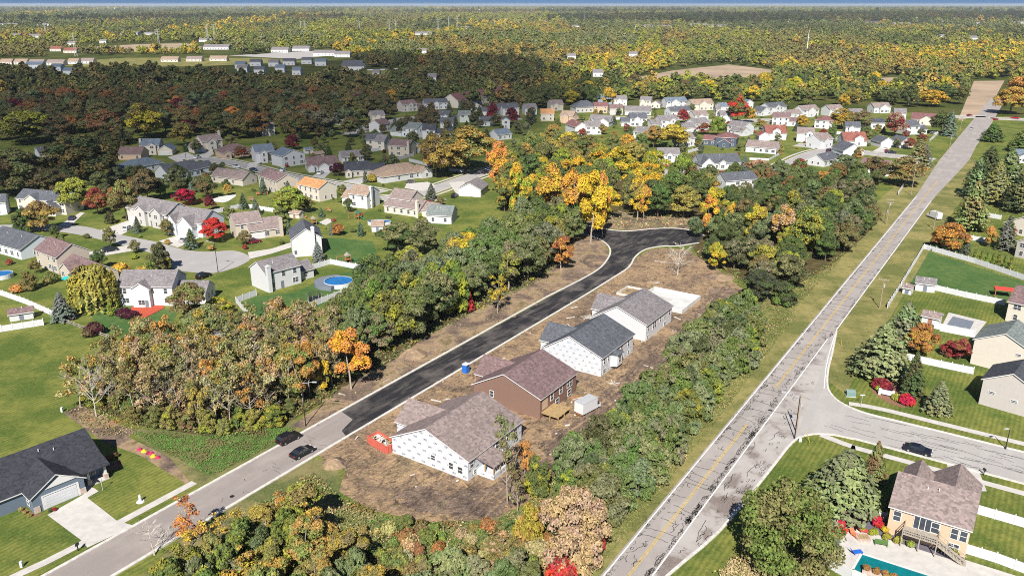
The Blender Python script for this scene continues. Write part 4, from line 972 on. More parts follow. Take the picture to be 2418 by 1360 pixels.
def trunk_mesh(seed, h, r0, base, spread, nl=7, m='bark', twigs=0, seg=6):
    r = random.Random(seed); b = MB(); p = Vector((0, 0, -.2)); d = Vector((r.uniform(-.06, .06), r.uniform(-.06, .06), 1)); pts = [p.copy()]
    n = 6
    for i in range(n): p = p + d*(h/n); d = (d + Vector((r.uniform(-.1, .1), r.uniform(-.1, .1), 0))).normalized(); pts.append(p.copy())
    for i in range(n): b.tube(pts[i], pts[i+1], r0*(1-.85*i/n), r0*(1-.85*(i+1)/n), seg, cap=False)
    for i in range(nl):
        t = r.uniform(base, .92); k = min(n-1, int(t*n)); q = pts[k].lerp(pts[k+1], t*n-k)
        a = i*2.4+r.random(); L = spread*(1.15-t)*r.uniform(.7, 1.1)
        e = q + Vector((math.cos(a)*L, math.sin(a)*L, L*r.uniform(.5, 1.0))); md = q.lerp(e, .5) + Vector((0, 0, -.08*L))
        rr = r0*(1-.85*t)*.55
        b.tube(q, md, rr, rr*.7, 4, cap=False); b.tube(md, e, rr*.7, rr*.25, 4, cap=False)
        for j in range(twigs):
            f = r.uniform(.3, 1); q2 = q.lerp(e, f); a2 = a + r.uniform(-1.2, 1.2); l2 = L*r.uniform(.3, .55)
            e2 = q2 + Vector((math.cos(a2)*l2, math.sin(a2)*l2, l2*r.uniform(.3, 1.1))); b.tube(q2, e2, max(.02, rr*.4), .012, 3, cap=False)
            for w_ in range(2):
                q3 = q2.lerp(e2, r.uniform(.4, .95)); a3 = a2 + r.uniform(-1, 1); l3 = l2*.5
                b.tube(q3, q3 + Vector((math.cos(a3)*l3, math.sin(a3)*l3, l3*r.uniform(.2, 1))), .02, .008, 3, cap=False)
    return b.mesh('trunk', M[m])
def crown_me(v, q): return np_mesh('crown', v, q, M['leaf'])
PROTO = {}
def proto(kind, items): PROTO[kind] = items          # items: (crown mesh or None, trunk mesh, height, width)
def _round():
    L = []
    for i in range(4):
        h, wd = 12, 10; v, q = blob_crown(100+i, round_blobs(50+i, h, wd, 2.2, 46), 10500, .30)
        L.append((crown_me(v, q), trunk_mesh(i, 9.5, .26, .35, 4), h, wd))
    return L
def _tall():
    L = []
    for i in range(4):
        h, wd = 15, 7.5; r = random.Random(400+i); bl = []
        for k in range(20):
            t = r.random(); z = 4.0 + 10*t; rr = (1.1+2.2*math.sin(math.pi*min(1, .2+.75*t)))*r.uniform(.3, 1); a = k*2.4
            s = r.uniform(.8, 1.5); bl.append((math.cos(a)*rr, math.sin(a)*rr, z, s, s, s*1.35))
        v, q = blob_crown(200+i, bl, 6500, .29)
        L.append((crown_me(v, q), trunk_mesh(20+i, 13.5, .22, .3, 3, 9, 'pale_bark', 1), h, wd))
    return L
def _sparse():
    L = []
    for i in range(4):
        h, wd = 12, 6.5; r = random.Random(700+i); bl = []
        for k in range(16):
            t = r.random(); z = 3.2 + 8.2*t; rr = 2.6*math.sqrt(r.random())*(1.05-.4*t); a = k*2.4
            s = r.uniform(.6, 1.15); bl.append((math.cos(a)*rr, math.sin(a)*rr, z, s, s, s*1.2))
        v, q = blob_crown(300+i, bl, 1500, .26, .5)
        L.append((crown_me(v, q), trunk_mesh(40+i, 11, .15, .25, 3.4, 13, 'pale_bark', 5, 5), h, wd))
    return L
def _bare():
    return [(None, trunk_mesh(60+i, 8, .15, .2, 4, 14, 'white_bark', 7, 5), 9, 6) for i in range(2)]
def _bush():
    L = []
    for i in range(4):
        h, wd = 6, 6; bl = round_blobs(80+i, h, wd, .4, 34); bl += [(math.cos(a)*2.0, math.sin(a)*2.0, 1.1, 1.2, 1.2, 1.1) for a in (0, 1.2, 2.5, 3.8, 5.0)]
        v, q = blob_crown(500+i, bl, 7500, .25)
        L.append((crown_me(v, q), trunk_mesh(70+i, 4.5, .12, .1, 2.5, 8), h, wd))
    return L
def _broad():
    L = []
    for i in range(2):
        h, wd = 10, 11; bl = round_blobs(180+i, h, wd, .3, 60); bl += [(math.cos(a)*3.4, math.sin(a)*3.4, 1.6, 1.7, 1.7, 1.6) for a in (0, .9, 1.8, 2.7, 3.6, 4.5, 5.4)]
        bl = [(x, y, z, a*.86, b*.86, c*.86) for x, y, z, a, b, c in bl]
        v, q = blob_crown(520+i, bl, 17000, .25, .22); L.append((crown_me(v, q), trunk_mesh(170+i, 8.5, .2, .1, 5, 14, 'bark', 2), h, wd))
    return L
def _shrub():
    L = []
    for i in range(2):
        bl = [(R.uniform(-.5, .5), R.uniform(-.5, .5), R.uniform(.4, 1.0), .6, .6, .55) for k in range(7)]
        v, q = blob_crown(560+i, bl, 1100, .15); L.append((crown_me(v, q), trunk_mesh(75+i, .9, .05, .1, .5, 4), 1.6, 2.0))
    return L
def _conifer(wd, h, seed, n, droop, lsize):
    rng = np.random.default_rng(seed); C, Nn = [], []
    for k in range(n):
        t = (k + rng.random()) / n; t = t**.85; z = .5 + (h-.6)*t; a = k*2.399 + rng.normal(0, .2)
        Lb = wd*.5*(1-t)**.8*rng.uniform(.75, 1.1) + .12; m_ = max(4, int(Lb/.15))
        f = (np.arange(m_)+.6)/m_; rr = Lb*f
        zz = z + (.16-droop)*rr + .05*rr*rr/max(Lb, .3) + rng.normal(0, .05, m_)
        for dz in (0, -.14):
            sp = rng.normal(0, .10+.10*f, m_)
            C.append(np.stack([math.cos(a)*rr - math.sin(a)*sp*Lb*.55, math.sin(a)*rr + math.cos(a)*sp*Lb*.55, zz+dz], 1))
            Nn.append(np.stack([math.cos(a)*.7+rng.normal(0, .35, m_), math.sin(a)*.7+rng.normal(0, .35, m_), .75+rng.normal(0, .3, m_)], 1))
    return leaves(rng, np.concatenate(C), np.concatenate(Nn), lsize, 1.7)
def _spruce():
    L = []
    for i in range(2):
        v, q = _conifer(5.5, 10, 600+i, 200, .30, .30); L.append((crown_me(v, q), trunk_mesh(90+i, 9.3, .17, .9, .3, 2), 10, 5.5))
    return L
def _pine():
    L = []
    for i in range(2):
        v, q = _conifer(9.5, 11, 620+i, 230, .05, .36); L.append((crown_me(v, q), trunk_mesh(95+i, 10, .22, .5, 2, 6), 11, 9.5))
    return L
def _cypress():
    bl = [(R.uniform(-.1, .1), R.uniform(-.1, .1), .5+i*.5, .55-.045*i, .55-.045*i, .55) for i in range(8)]
    v, q = blob_crown(640, bl, 900, .22); return [(crown_me(v, q), trunk_mesh(98, 2, .06, .9, .2, 1), 4.7, 1.2)]
def _willow():
    rng = np.random.default_rng(650); C, Nn = [], []
    for k in range(170):
        a = rng.uniform(0, 6.28); r_ = 4.2*math.sqrt(rng.random()); z0 = 8.6 - .16*r_*r_ + rng.normal(0, .35); ln = rng.uniform(1.5, 5.5)*(.35+r_/5.5); m_ = 20
        f = np.linspace(0, 1, m_); rr = r_ + .5*np.sin(f*1.5)
        C.append(np.stack([math.cos(a)*rr+rng.normal(0, .12, m_), math.sin(a)*rr+rng.normal(0, .12, m_), np.maximum(.6, z0 - ln*f)], 1))
        Nn.append(np.stack([math.cos(a)+rng.normal(0, .5, m_), math.sin(a)+rng.normal(0, .5, m_), .3+rng.normal(0, .3, m_)], 1))
    v, q = leaves(rng, np.concatenate(C), np.concatenate(Nn), .36, 2.2)
    return [(crown_me(v, q), trunk_mesh(99, 7.5, .3, .4, 3.5), 9, 9.5)]
proto('round', _round()); proto('tall', _tall()); proto('sparse', _sparse()); proto('bare', _bare()); proto('bush', _bush()); proto('shrub', _shrub())
proto('spruce', _spruce()); proto('pine', _pine()); proto('cypress', _cypress()); proto('willow', _willow()); proto('broad', _broad())
COLR = dict(dk=(.066, .086, .032), gn=(.105, .140, .038), ol=(.185, .180, .058), gr=(.170, .185, .088), yg=(.25, .26, .035), ye=(.54, .36, .035), go=(.33, .225, .055), og=(.52, .235, .055), ru=(.27, .12, .045),
            rd=(.50, .035, .02), cr=(.24, .025, .03), pu=(.07, .012, .028), tn=(.37, .29, .15), wd=(.085, .185, .035), br=(.155, .118, .05), bs=(.13, .165, .135), pn=(.20, .225, .095), lm=(.26, .28, .055), mg=(.42, .015, .05), dg=(.045, .058, .032))
CW = dict(dk='dark green', gn='green', ol='olive green', gr='grey-green', yg='yellow-green', ye='yellow', go='golden', og='orange', ru='rust', rd='red', cr='crimson', pu='dark purple', tn='tan', wd='fresh green', br='brown-green', bs='blue-grey', pn='soft green', lm='lime', mg='magenta', dg='blackish green')
KW = dict(round=('broadleaf tree', 'tree'), tall=('slender tree', 'tree'), sparse=('thin-leaved tree', 'tree'), bare=('bare leafless tree', 'tree'), bush=('bushy tree', 'tree'), shrub=('shrub', 'shrub'), spruce=('spruce', 'conifer'), pine=('spreading pine', 'conifer'), cypress=('columnar cypress', 'conifer'), willow=('weeping willow', 'tree'), broad=('broad leafy tree', 'tree'))
TREES = []
def jit(c, a=.16): return tuple(max(.004, x*R.uniform(1-a, 1+a)) for x in c)
def tree(x, y, hgt, wid, kind, c1, c2=None, label=None, world=None):
    """x, y: foot in photo pixels (or a world point); hgt, wid in metres"""
    p = world if world is not None else P(x, y)
    i = R.randrange(len(PROTO[kind])); cm, tm, h0, w0 = PROTO[kind][i]
    nm_ = {'shrub': 'shrub', 'spruce': 'spruce_tree', 'pine': 'pine_tree', 'cypress': 'cypress_tree', 'willow': 'willow_tree', 'bare': 'bare_tree', 'tall': 'slender_tree', 'sparse': 'thin_leaved_tree', 'bush': 'bushy_tree'}.get(kind, 'tall_broadleaf_tree' if hgt > 12.6 else ('autumn_tree' if c1 in ('cr', 'rd', 'ru', 'og', 'go', 'pu', 'ye', 'br') else 'broadleaf_tree'))  # tallest round crowns get their own name by height alone, whatever the species
    root = link(nm_, None, None, p, R.uniform(0, 6.28), (wid/w0, wid/w0*R.uniform(.92, 1.08), hgt/h0))
    tr_ = link('trunk', tm, root)
    if cm:
        c = link('crown', cm, root); a = jit(COLR[c1]); c.color = (*a, 1); b_ = jit(COLR[c2 or c1]); c['c2'] = [float(q) for q in b_]
    TREES.append([root, kind, c1, c2, hgt, p, label])
    if label: tag(root, label, KW[kind][1])
    return root
def T(x, y, top, wpx, kind, c1, c2=None, label=None):
    p = P(x, y); return tree(x, y, max(.7, zat(p.y, top)), wpx*mpp(x, y), kind, c1, c2, label)
# notable single trees (foot x, foot y, top y, width in photo pixels)
for q in [
 (508, 572, 514, 66, 'round', 'rd', 'rd', 'bright red maple on the lawn by the cul-de-sac'), (686, 508, 442, 74, 'round', 'yg', 'lm', 'yellow-green tree beside the little wooden shed'),
 (380, 641, 573, 50, 'bush', 'dk', 'br', 'dark rounded evergreen on the corner of the cul-de-sac'), (150, 757, 690, 66, 'spruce', 'bs', 'bs', 'blue spruce at the end of the white vinyl fence at left'),
 (228, 728, 622, 118, 'willow', 'lm', 'yg', 'weeping willow left of the white house with the red patio'), (452, 762, 668, 104, 'round', 'br', 'ol', 'dense rounded tree right of the red patio'),
 (490, 800, 722, 96, 'round', 'pn', 'gr', 'pale green tree in front of the rounded tree by the red patio'), (752, 617, 571, 38, 'spruce', 'bs', 'bs', 'blue spruce beside the gable house with the tall chimney'),
 (798, 556, 527, 32, 'round', 'og', 'ru', 'small round orange tree on the lawn near the playset'), (783, 556, 528, 15, 'spruce', 'bs', 'bs', 'slim blue spruce touching the small orange tree'),
 (966, 668, 583, 84, 'round', 'yg', 'lm', 'bright yellow-green tree at the near edge of the green wood'), (440, 486, 446, 52, 'round', 'pu', 'mg', 'dark purple-red tree by the cedar fence'),
 (180, 497, 420, 88, 'round', 'ol', 'yg', 'large olive tree right of the cream porch house'), (232, 506, 445, 54, 'round', 'ru', 'cr', 'rusty red tree right of the large olive tree'),
 (103, 548, 476, 78, 'round', 'go', 'br', 'golden tree in front of the cream porch house'), (60, 548, 494, 52, 'bush', 'dk', 'dk', 'dark bush left of the golden tree'),
 (300, 520, 424, 76, 'round', 'br', 'ol', 'tall brown-green tree left of the large grey house'), (262, 528, 500, 26, 'bush', 'dk', 'pu', 'dark small bush on the lawn at the cul-de-sac'),
 (350, 478, 400, 70, 'round', 'dg', 'br', 'dark tree behind the large grey house'), (455, 478, 430, 24, 'spruce', 'bs', 'bs', 'small blue spruce beside the dark purple tree'), (450, 440, 405, 24, 'spruce', 'dk', 'dk', 'dark spruce against the broad white gable'),
 (487, 445, 408, 40, 'bush', 'br', 'go', 'brownish bush in front of the broad white gable'), (45, 460, 355, 150, 'round', 'br', 'ol', 'huge brown-olive oak at the left edge'), (195, 440, 318, 160, 'round', 'br', 'dk', 'huge brown oak with dark sides left of the turning circle'),
 (130, 470, 400, 90, 'round', 'br', 'dk', 'brown oak between the two huge oaks at left'), (436, 346, 287, 62, 'round', 'go', 'br', 'golden tree between the two houses at the far turning circle'),
 (345, 330, 245, 92, 'round', 'ye', 'br', 'yellow-topped oak above the far turning circle'), (250, 345, 262, 96, 'round', 'br', 'ru', 'wide brown oak left of the yellow-topped oak'),
 (70, 340, 262, 130, 'round', 'br', 'yg', 'wide dark oak with yellow-green top at far left'), (150, 345, 275, 80, 'round', 'dg', 'br', 'blackish oak between wide oaks at far left'),
 (570, 376, 345, 34, 'round', 'cr', 'br', 'dark reddish tree in front of the hipped brown roof'), (798, 417, 385, 34, 'round', 'pu', 'pu', 'dark purple round tree beside the white parked car'),
 (908, 393, 362, 20, 'spruce', 'dk', 'bs', 'left fir of the dark pair above the tan hip roof'), (926, 396, 364, 22, 'spruce', 'dk', 'bs', 'right fir of the dark pair above the tan hip roof'),
 (862, 432, 400, 14, 'spruce', 'bs', 'dk', 'slim bluish spruce left of the tan hip roof'), (876, 431, 408, 26, 'shrub', 'go', 'ye', 'golden shrub left of the tan hip roof'),
 (1100, 408, 300, 150, 'round', 'ol', 'go', 'very large olive oak above the curving street'), (1030, 420, 318, 84, 'round', 'go', 'br', 'golden-brown oak left of the very large olive oak'),
 (1178, 420, 332, 62, 'round', 'og', 'go', 'orange tree above the end of the curving street'), (802, 478, 436, 12, 'cypress', 'gn', 'yg', 'tall slim cypress left of the white tan-roofed house'),
 (877, 490, 450, 15, 'cypress', 'yg', 'gn', 'tall bright cypress at the corner of the white tan-roofed house'), (1000, 600, 520, 80, 'round', 'dk', 'gr', 'dark tree in front of the grey-green roofed house'),
 (940, 600, 525, 90, 'round', 'dk', 'gr', 'dark tree right of the white pool shed'), (880, 690, 600, 90, 'round', 'dk', 'gn', 'dark green tree right of the round deck pool'),
 (2130, 822, 712, 110, 'pine', 'pn', 'gr', 'tall soft pine at the back of the pine group by the corner'), (2078, 890, 760, 150, 'pine', 'pn', 'gr', 'broad grey-green pine in front of the corner pine group'),
 (2150, 935, 830, 66, 'spruce', 'dk', 'dk', 'dark green spruce behind the entrance sign'), (2212, 975, 898, 76, 'spruce', 'pn', 'pn', 'light green conifer on the lawn by the side street'),
 (2172, 842, 765, 66, 'round', 'og', 'ru', 'round orange maple between the white yard fences'), (1985, 1205, 1060, 215, 'pine', 'pn', 'gr', 'very large pale green pine at the street corner'),
 (1850, 1340, 1145, 235, 'broad', 'gn', 'ol', 'large yellow-green tree beside the main road at the bottom'), (2060, 1140, 1040, 66, 'pine', 'ol', 'br', 'olive conifer behind the very large pale pine'),
 (2290, 545, 425, 100, 'pine', 'pn', 'ol', 'large pine at the end of the long white fence'), (2240, 596, 528, 72, 'round', 'og', 'ru', 'orange maple inside the hedge by the white fence corner'), (2205, 590, 545, 36, 'spruce', 'dk', 'dk', 'dark spruce left of the orange maple'),
 (2372, 590, 508, 56, 'spruce', 'bs', 'dk', 'blue-green spruce in front of the maroon-roofed house'), (2335, 585, 535, 30, 'round', 'go', 'og', 'small golden tree left of the blue-green spruce'), (2278, 600, 560, 30, 'spruce', 'dk', 'bs', 'small dark spruce right of the orange maple'),
 (2300, 468, 372, 70, 'pine', 'dk', 'pn', 'dark pine nearest to the wide crossing'), (2345, 480, 380, 90, 'pine', 'pn', 'ol', 'pine group tree with pale lower boughs right of the crossing'), (2400, 500, 400, 90, 'pine', 'dk', 'ol', 'dark pine at the right edge above the lawn'),
 (2330, 420, 345, 80, 'pine', 'dk', 'dk', 'dark pine below the crossing at right'), (2375, 440, 350, 90, 'pine', 'pn', 'gn', 'green pine behind the dark pine at right'), (2410, 360, 300, 70, 'pine', 'gn', 'ol', 'green pine above the small white house at right'),
 (2342, 335, 290, 60, 'pine', 'dk', 'gn', 'dark pine beside the far main road'), (2385, 270, 205, 80, 'round', 'go', 'og', 'golden tree right of the far main road'), (2415, 240, 180, 90, 'round', 'og', 'go', 'orange tree at the right edge beyond the crossing'),
 (1740, 292, 224, 50, 'round', 'rd', 'gn', 'red-topped maple rising between the white houses'), (1770, 290, 253, 28, 'round', 'og', 'yg', 'small orange and yellow tree beside the red-topped maple'),
 (2110, 322, 266, 52, 'round', 'cr', 'tn', 'tall crimson tree near the red-brown roof'), (1588, 348, 294, 76, 'round', 'go', 'ye', 'golden round tree above the colonial house'), (1756, 404, 365, 24, 'spruce', 'bs', 'bs', 'blue spruce right of the white arched-entry bungalow'),
 (1790, 415, 378, 62, 'round', 'ru', 'tn', 'rust-brown tree beside the street bend'), (1662, 318, 291, 34, 'round', 'cr', 'br', 'dark crimson tree left of the saltbox house'), (1695, 322, 276, 40, 'round', 'gn', 'yg', 'green round tree left of the saltbox house'),
 (1612, 292, 258, 28, 'round', 'cr', 'cr', 'crimson tree right of the white houses by the dark trees'), (1985, 305, 256, 58, 'round', 'ye', 'ol', 'yellow-topped tree right of the red-brown hip roof'), (1893, 302, 272, 32, 'round', 'ye', 'go', 'yellow tree between white houses'),
 (2030, 310, 262, 50, 'round', 'ol', 'br', 'olive tree left of the low dark-roofed house'), (2168, 395, 330, 60, 'spruce', 'br', 'pn', 'brownish spruce at the street corner'), (2180, 395, 340, 40, 'spruce', 'bs', 'bs', 'blue spruce at the street corner'),
 (2220, 318, 262, 56, 'round', 'dk', 'gn', 'dark round tree near the crossing'), (2240, 322, 262, 40, 'spruce', 'bs', 'bs', 'grey-blue spruce left of the utility pole at the crossing'), (2200, 252, 214, 66, 'round', 'yg', 'ye', 'yellow-green tree above the wide red-brown roof'),
 (2065, 430, 372, 70, 'round', 'dk', 'br', 'dark tree in front of the pink-white house'), (2135, 440, 370, 90, 'round', 'go', 'ol', 'golden-brown tree by the white fence at the road'), (1990, 425, 365, 66, 'round', 'dk', 'gr', 'dark tree left of the pale blue gable house'),
 (1882, 430, 375, 50, 'round', 'cr', 'gn', 'dark red and green tree at the street edge'), (1945, 430, 405, 60, 'round', 'ru', 'og', 'orange-brown low tree at the wood edge'),
 (1198, 1190, 985, 76, 'sparse', 'ol', 'gr', 'tall thin tree at the corner of the wrapped house'), (1240, 1130, 1042, 38, 'tall', 'og', 'go', 'narrow orange tree behind the wrapped house'), (1268, 1170, 1075, 60, 'bush', 'gn', 'yg', 'green-yellow bushy tree behind the wrapped house'),
 (1222, 1210, 1110, 50, 'sparse', 'ol', 'br', 'leaning thin tree below the wrapped house'), (1350, 1345, 1150, 168, 'broad', 'tn', 'tn', 'large tan fading tree beside the main road'), (1248, 1290, 1190, 70, 'bush', 'yg', 'go', 'yellow-green bush left of the tan tree'),
 (1414, 1302, 1262, 40, 'shrub', 'cr', 'rd', 'crimson shrub right of the tan tree'), (1325, 1375, 1308, 80, 'shrub', 'cr', 'rd', 'red shrub at the bottom edge'),
 (190, 962, 830, 100, 'sparse', 'tn', 'go', 'pale leaning tree at the left end of the wood'), (228, 985, 840, 60, 'bare', 'tn', None, 'bare white-stemmed tree at the left end of the wood'), (365, 1310, 1225, 90, 'bare', 'br', None, 'leafless twiggy tree beside the old street'),
 (450, 1290, 1160, 84, 'sparse', 'og', 'ru', 'orange thin-leaved tree overhanging the old street'), (668, 1240, 1162, 56, 'sparse', 'ye', 'og', 'bright golden tree in the foreground thicket'),
 (1600, 650, 560, 60, 'bare', 'tn', None, 'dead white tree by the cul-de-sac end'), (1598, 655, 600, 30, 'bare', 'tn', None, 'small dead tree at the cul-de-sac end'),
 (1300, 545, 388, 82, 'tall', 'og', 'ye', 'large pale orange tree in the middle of the north wood'), (1350, 555, 400, 76, 'tall', 'ye', 'og', 'yellow tree left of the cul-de-sac'), (1395, 575, 405, 70, 'tall', 'ye', 'ye', 'tall yellow tree standing at the cul-de-sac edge'), (1422, 560, 400, 40, 'tall', 'og', 'ye', 'narrow orange tree behind the cul-de-sac edge'),
 (1225, 545, 380, 60, 'tall', 'ye', 'yg', 'yellow slender tree at the left of the north wood'), (1180, 460, 345, 60, 'tall', 'og', 'ye', 'orange tree at the top left of the north wood'), (1505, 520, 415, 44, 'tall', 'ye', 'go', 'yellow tree behind the cul-de-sac'), (1520, 522, 440, 30, 'tall', 'ye', 'og', 'small yellow tree behind the cul-de-sac'),
 (1672, 560, 465, 40, 'tall', 'og', 'ye', 'slim orange tree right of the cul-de-sac'), (1722, 560, 480, 30, 'tall', 'ye', 'yg', 'slim yellow tree right of the slim orange one'), (1780, 580, 485, 50, 'tall', 'ye', 'go', 'golden slender tree in the middle of the right wood'), (1845, 590, 485, 66, 'tall', 'og', 'tn', 'orange tree in the right wood'),
 (1900, 600, 485, 90, 'round', 'yg', 'gn', 'lime-coloured round tree in the right wood'), (1690, 640, 575, 50, 'round', 'ye', 'yg', 'yellow low tree by the dead white tree'), (1325, 640, 560, 54, 'tall', 'og', 'ru', 'orange tree at the wood edge left of the new street'),
 (830, 920, 775, 90, 'tall', 'ye', 'og', 'bright golden tree leaning over the roadside slope'), (725, 925, 812, 56, 'tall', 'og', 'go', 'orange tree left of the bright golden one'), (765, 930, 850, 40, 'tall', 'ye', 'go', 'yellow slim tree below the bright golden one'),
 (350, 960, 868, 60, 'sparse', 'ru', 'og', 'rust-coloured tree among pale trunks'), (520, 955, 845, 74, 'sparse', 'ye', 'yg', 'yellow thin tree in the left wood'), (1050, 690, 630, 44, 'tall', 'og', 'ye', 'orange sprig of tree inside the green wood'), (1015, 700, 640, 30, 'tall', 'ye', 'og', 'yellow young tree inside the green wood'),
 (1105, 735, 690, 36, 'bush', 'rd', 'cr', 'red bush at the edge of the green wood'), (1175, 740, 640, 60, 'sparse', 'ye', 'yg', 'yellow thin tree at the edge of the green wood'),
 (290, 650, 615, 40, 'shrub', 'ye', 'og', 'golden shrub right of the willow'), (340, 648, 625, 40, 'shrub', 'go', 'ye', 'golden-orange shrub behind the white house'), (38, 690, 668, 36, 'shrub', 'og', 'tn', 'orange shrub in the left garden'), (120, 668, 640, 36, 'shrub', 'gn', 'ol', 'green shrub by the left patio'),
 (520, 742, 700, 60, 'bush', 'yg', 'ye', 'yellow-green bush in the garden of the red patio house'), (578, 790, 735, 60, 'bush', 'gn', 'gr', 'green bush right of the garden shed'), (222, 790, 758, 50, 'shrub', 'pu', 'br', 'dark shrub inside the split rail fence'), (650, 770, 706, 60, 'round', 'dk', 'gr', 'dark tree in front of the yard with the trampoline'),
 (262, 745, 705, 18, 'cypress', 'yg', 'gn', 'bright columnar cypress by the red patio'), (280, 725, 700, 12, 'cypress', 'yg', 'gn', 'slimmer columnar cypress by the white wall'), (298, 752, 725, 46, 'shrub', 'pu', 'pu', 'dark purple shrub at the red patio corner'),
 (2085, 920, 893, 54, 'shrub', 'cr', 'pu', 'dark red shrub behind the entrance sign'), (2083, 922, 902, 40, 'shrub', 'yg', 'lm', 'yellow-green shrub at the entrance sign'), (2142, 955, 928, 40, 'shrub', 'mg', 'rd', 'magenta shrub at the entrance sign bed'), (2120, 945, 930, 30, 'shrub', 'lm', 'yg', 'lime shrub between entrance sign and magenta shrub'),
 (2265, 850, 800, 44, 'round', 'cr', 'ru', 'dark red tree beside the beige house'), (2240, 840, 805, 40, 'bush', 'cr', 'br', 'dull red bush left of the dark red tree'), (1765, 640, 560, 60, 'round', 'dk', 'gr', 'dark tree in the right wood near the lawn'),
 (1790, 712, 640, 80, 'round', 'dk', 'dg', 'dark tree at the corner of the building site'), (1850, 720, 665, 60, 'bush', 'dk', 'gn', 'dark bush on the rough grass by the road')]:
    T(*q)
# shrubs round the garden pool
for i, (x, y) in enumerate(((1993, 1232), (2008, 1222), (2037, 1228), (2068, 1241), (1983, 1252), (1978, 1270))):
    T(x, y, y-26, 32, 'shrub', 'mg', 'rd', ['leftmost back', 'front corner', 'second back', 'right-hand back', 'upper left', 'lower left'][i] + ' magenta shrub along the pool yard fence')
for i, (x, y, c) in enumerate(((2030, 1250, 'yg'), (2062, 1262, 'yg'), (2091, 1257, 'ye'), (2093, 1272, 'yg'), (2225, 1300, 'lm'), (2253, 1308, 'lm'), (2120, 1282, 'lm'), (2150, 1291, 'lm'))):
    T(x, y, y-17, 22, 'shrub', c, 'yg', CW[c] + ' clump in the pool bed, number %s from the left fence' % ['one', 'two', 'three', 'four', 'seven', 'eight', 'five', 'six'][i])
for i in range(6): T(1553+i*10, 394, 386, 8, 'shrub', 'cr', 'rd', '%s red shrub from the left along the colonial house' % ['first', 'second', 'third', 'fourth', 'fifth', 'sixth'][i])
for i in range(7): T(2300+i*14, 618+i*3, 588+i*3, 14, 'cypress', 'gn', 'yg', '%s cypress from the left in the hedge row behind the long fence' % ['first', 'second', 'third', 'fourth', 'fifth', 'sixth', 'seventh'][i])

# woods filled by area; every stem is its own tree
def fill(poly, dmin, kinds, h, wf, maxn=400, skip=0, rs=None):
    w_ = pxs(*poly); xs_ = [q.x for q in w_]; ys_ = [q.y for q in w_]; out = []
    r = random.Random(len(TREES)*13 + 5)
    ex = [t[5] for t in TREES if t[4] > 3]
    for k in range(maxn*40):
        p = Vector((r.uniform(min(xs_), max(xs_)), r.uniform(min(ys_), max(ys_)), 0))
        if not inpoly(p.x, p.y, w_): continue
        if any((p.x-a_)**2+(p.y-b_)**2 < r_*r_ for a_, b_, r_ in AVOID_DISC) or any(inpoly(p.x, p.y, q) for q in AVOID_POLY): continue
        if any((p-q).length < dmin for q in out) or any((p-q).length < dmin*.6 for q in ex): continue
        out.append(p)
        if len(out) >= maxn: break
    for p in out:
        kd, c1, c2 = r.choices([q[:3] for q in kinds], [q[3] for q in kinds])[0]
        hh = r.uniform(*h); tree(0, 0, hh, hh*r.uniform(*wf), kd, c1, c2, None, p)
    return len(out)
GREENS = [('round', 'dk', 'gr', 3), ('round', 'gn', 'gr', 3), ('round', 'gr', 'gn', 3), ('round', 'dk', 'gn', 2), ('bush', 'gn', 'yg', 1.2), ('round', 'yg', 'gn', .7), ('tall', 'ol', 'yg', .6), ('tall', 'go', 'ye', .4)]
PALE = [('sparse', 'ol', 'tn', 5), ('sparse', 'tn', 'ol', 3.5), ('sparse', 'br', 'ol', 1.6), ('sparse', 'go', 'ol', 3), ('sparse', 'gr', 'ol', 1.5), ('tall', 'go', 'tn', 1.0), ('tall', 'ol', 'go', 1.4), ('sparse', 'go', 'og', 1.2), ('tall', 'og', 'go', .6)]
n1 = fill([(205, 955), (330, 990), (520, 1012), (640, 1000), (715, 955), (790, 925), (800, 830), (700, 810), (600, 830), (540, 840), (440, 850), (330, 860), (260, 890)], 3.0, PALE, (9.5, 14), (.40, .56), 140)
n2 = fill([(800, 905), (850, 870), (930, 840), (990, 790), (1080, 750), (1180, 700), (1270, 655), (1320, 605), (1370, 560), (1320, 545), (1240, 545), (1150, 600), (1050, 650), (960, 700), (880, 735), (800, 775), (800, 850)], 5.0, GREENS, (10, 15), (.62, .85), 120)
fill([(215, 962), (330, 1000), (520, 1024), (640, 1010), (720, 962), (700, 945), (630, 985), (520, 998), (340, 975), (240, 940)], 3.2, [('bush', 'gn', 'ol', 3), ('bush', 'ol', 'yg', 2), ('bush', 'br', 'ol', 2), ('bush', 'gn', 'yg', 1.5)], (2.6, 4.6), (.8, 1.1), 36)
n3 = fill(W2, 8.5, [('round', 'ol', 'gn', 3), ('round', 'gn', 'yg', 2), ('round', 'dk', 'gn', 2), ('tall', 'ye', 'yg', 1.5), ('round', 'go', 'ol', 1), ('tall', 'og', 'ye', .6)], (11, 16), (.7, .95), 52)
n4 = fill(W3, 6.0, [('round', 'dk', 'gr', 3), ('round', 'gn', 'dk', 3), ('bush', 'yg', 'gn', 1.4), ('round', 'ol', 'br', 1), ('bush', 'br', 'ru', .7)], (7.5, 11), (.75, 1.0), 70)
n5 = fill([(1320, 1110), (1345, 1195), (1440, 1240), (1550, 1125), (1710, 920), (1782, 825), (1760, 745), (1705, 755), (1600, 890), (1490, 1005), (1400, 1095)], 3.0, [('bush', 'gn', 'gr', 3), ('bush', 'dk', 'gr', 2), ('bush', 'gr', 'gn', 3), ('bush', 'gn', 'yg', 1)], (6, 9.5), (.72, 1.0), 120)
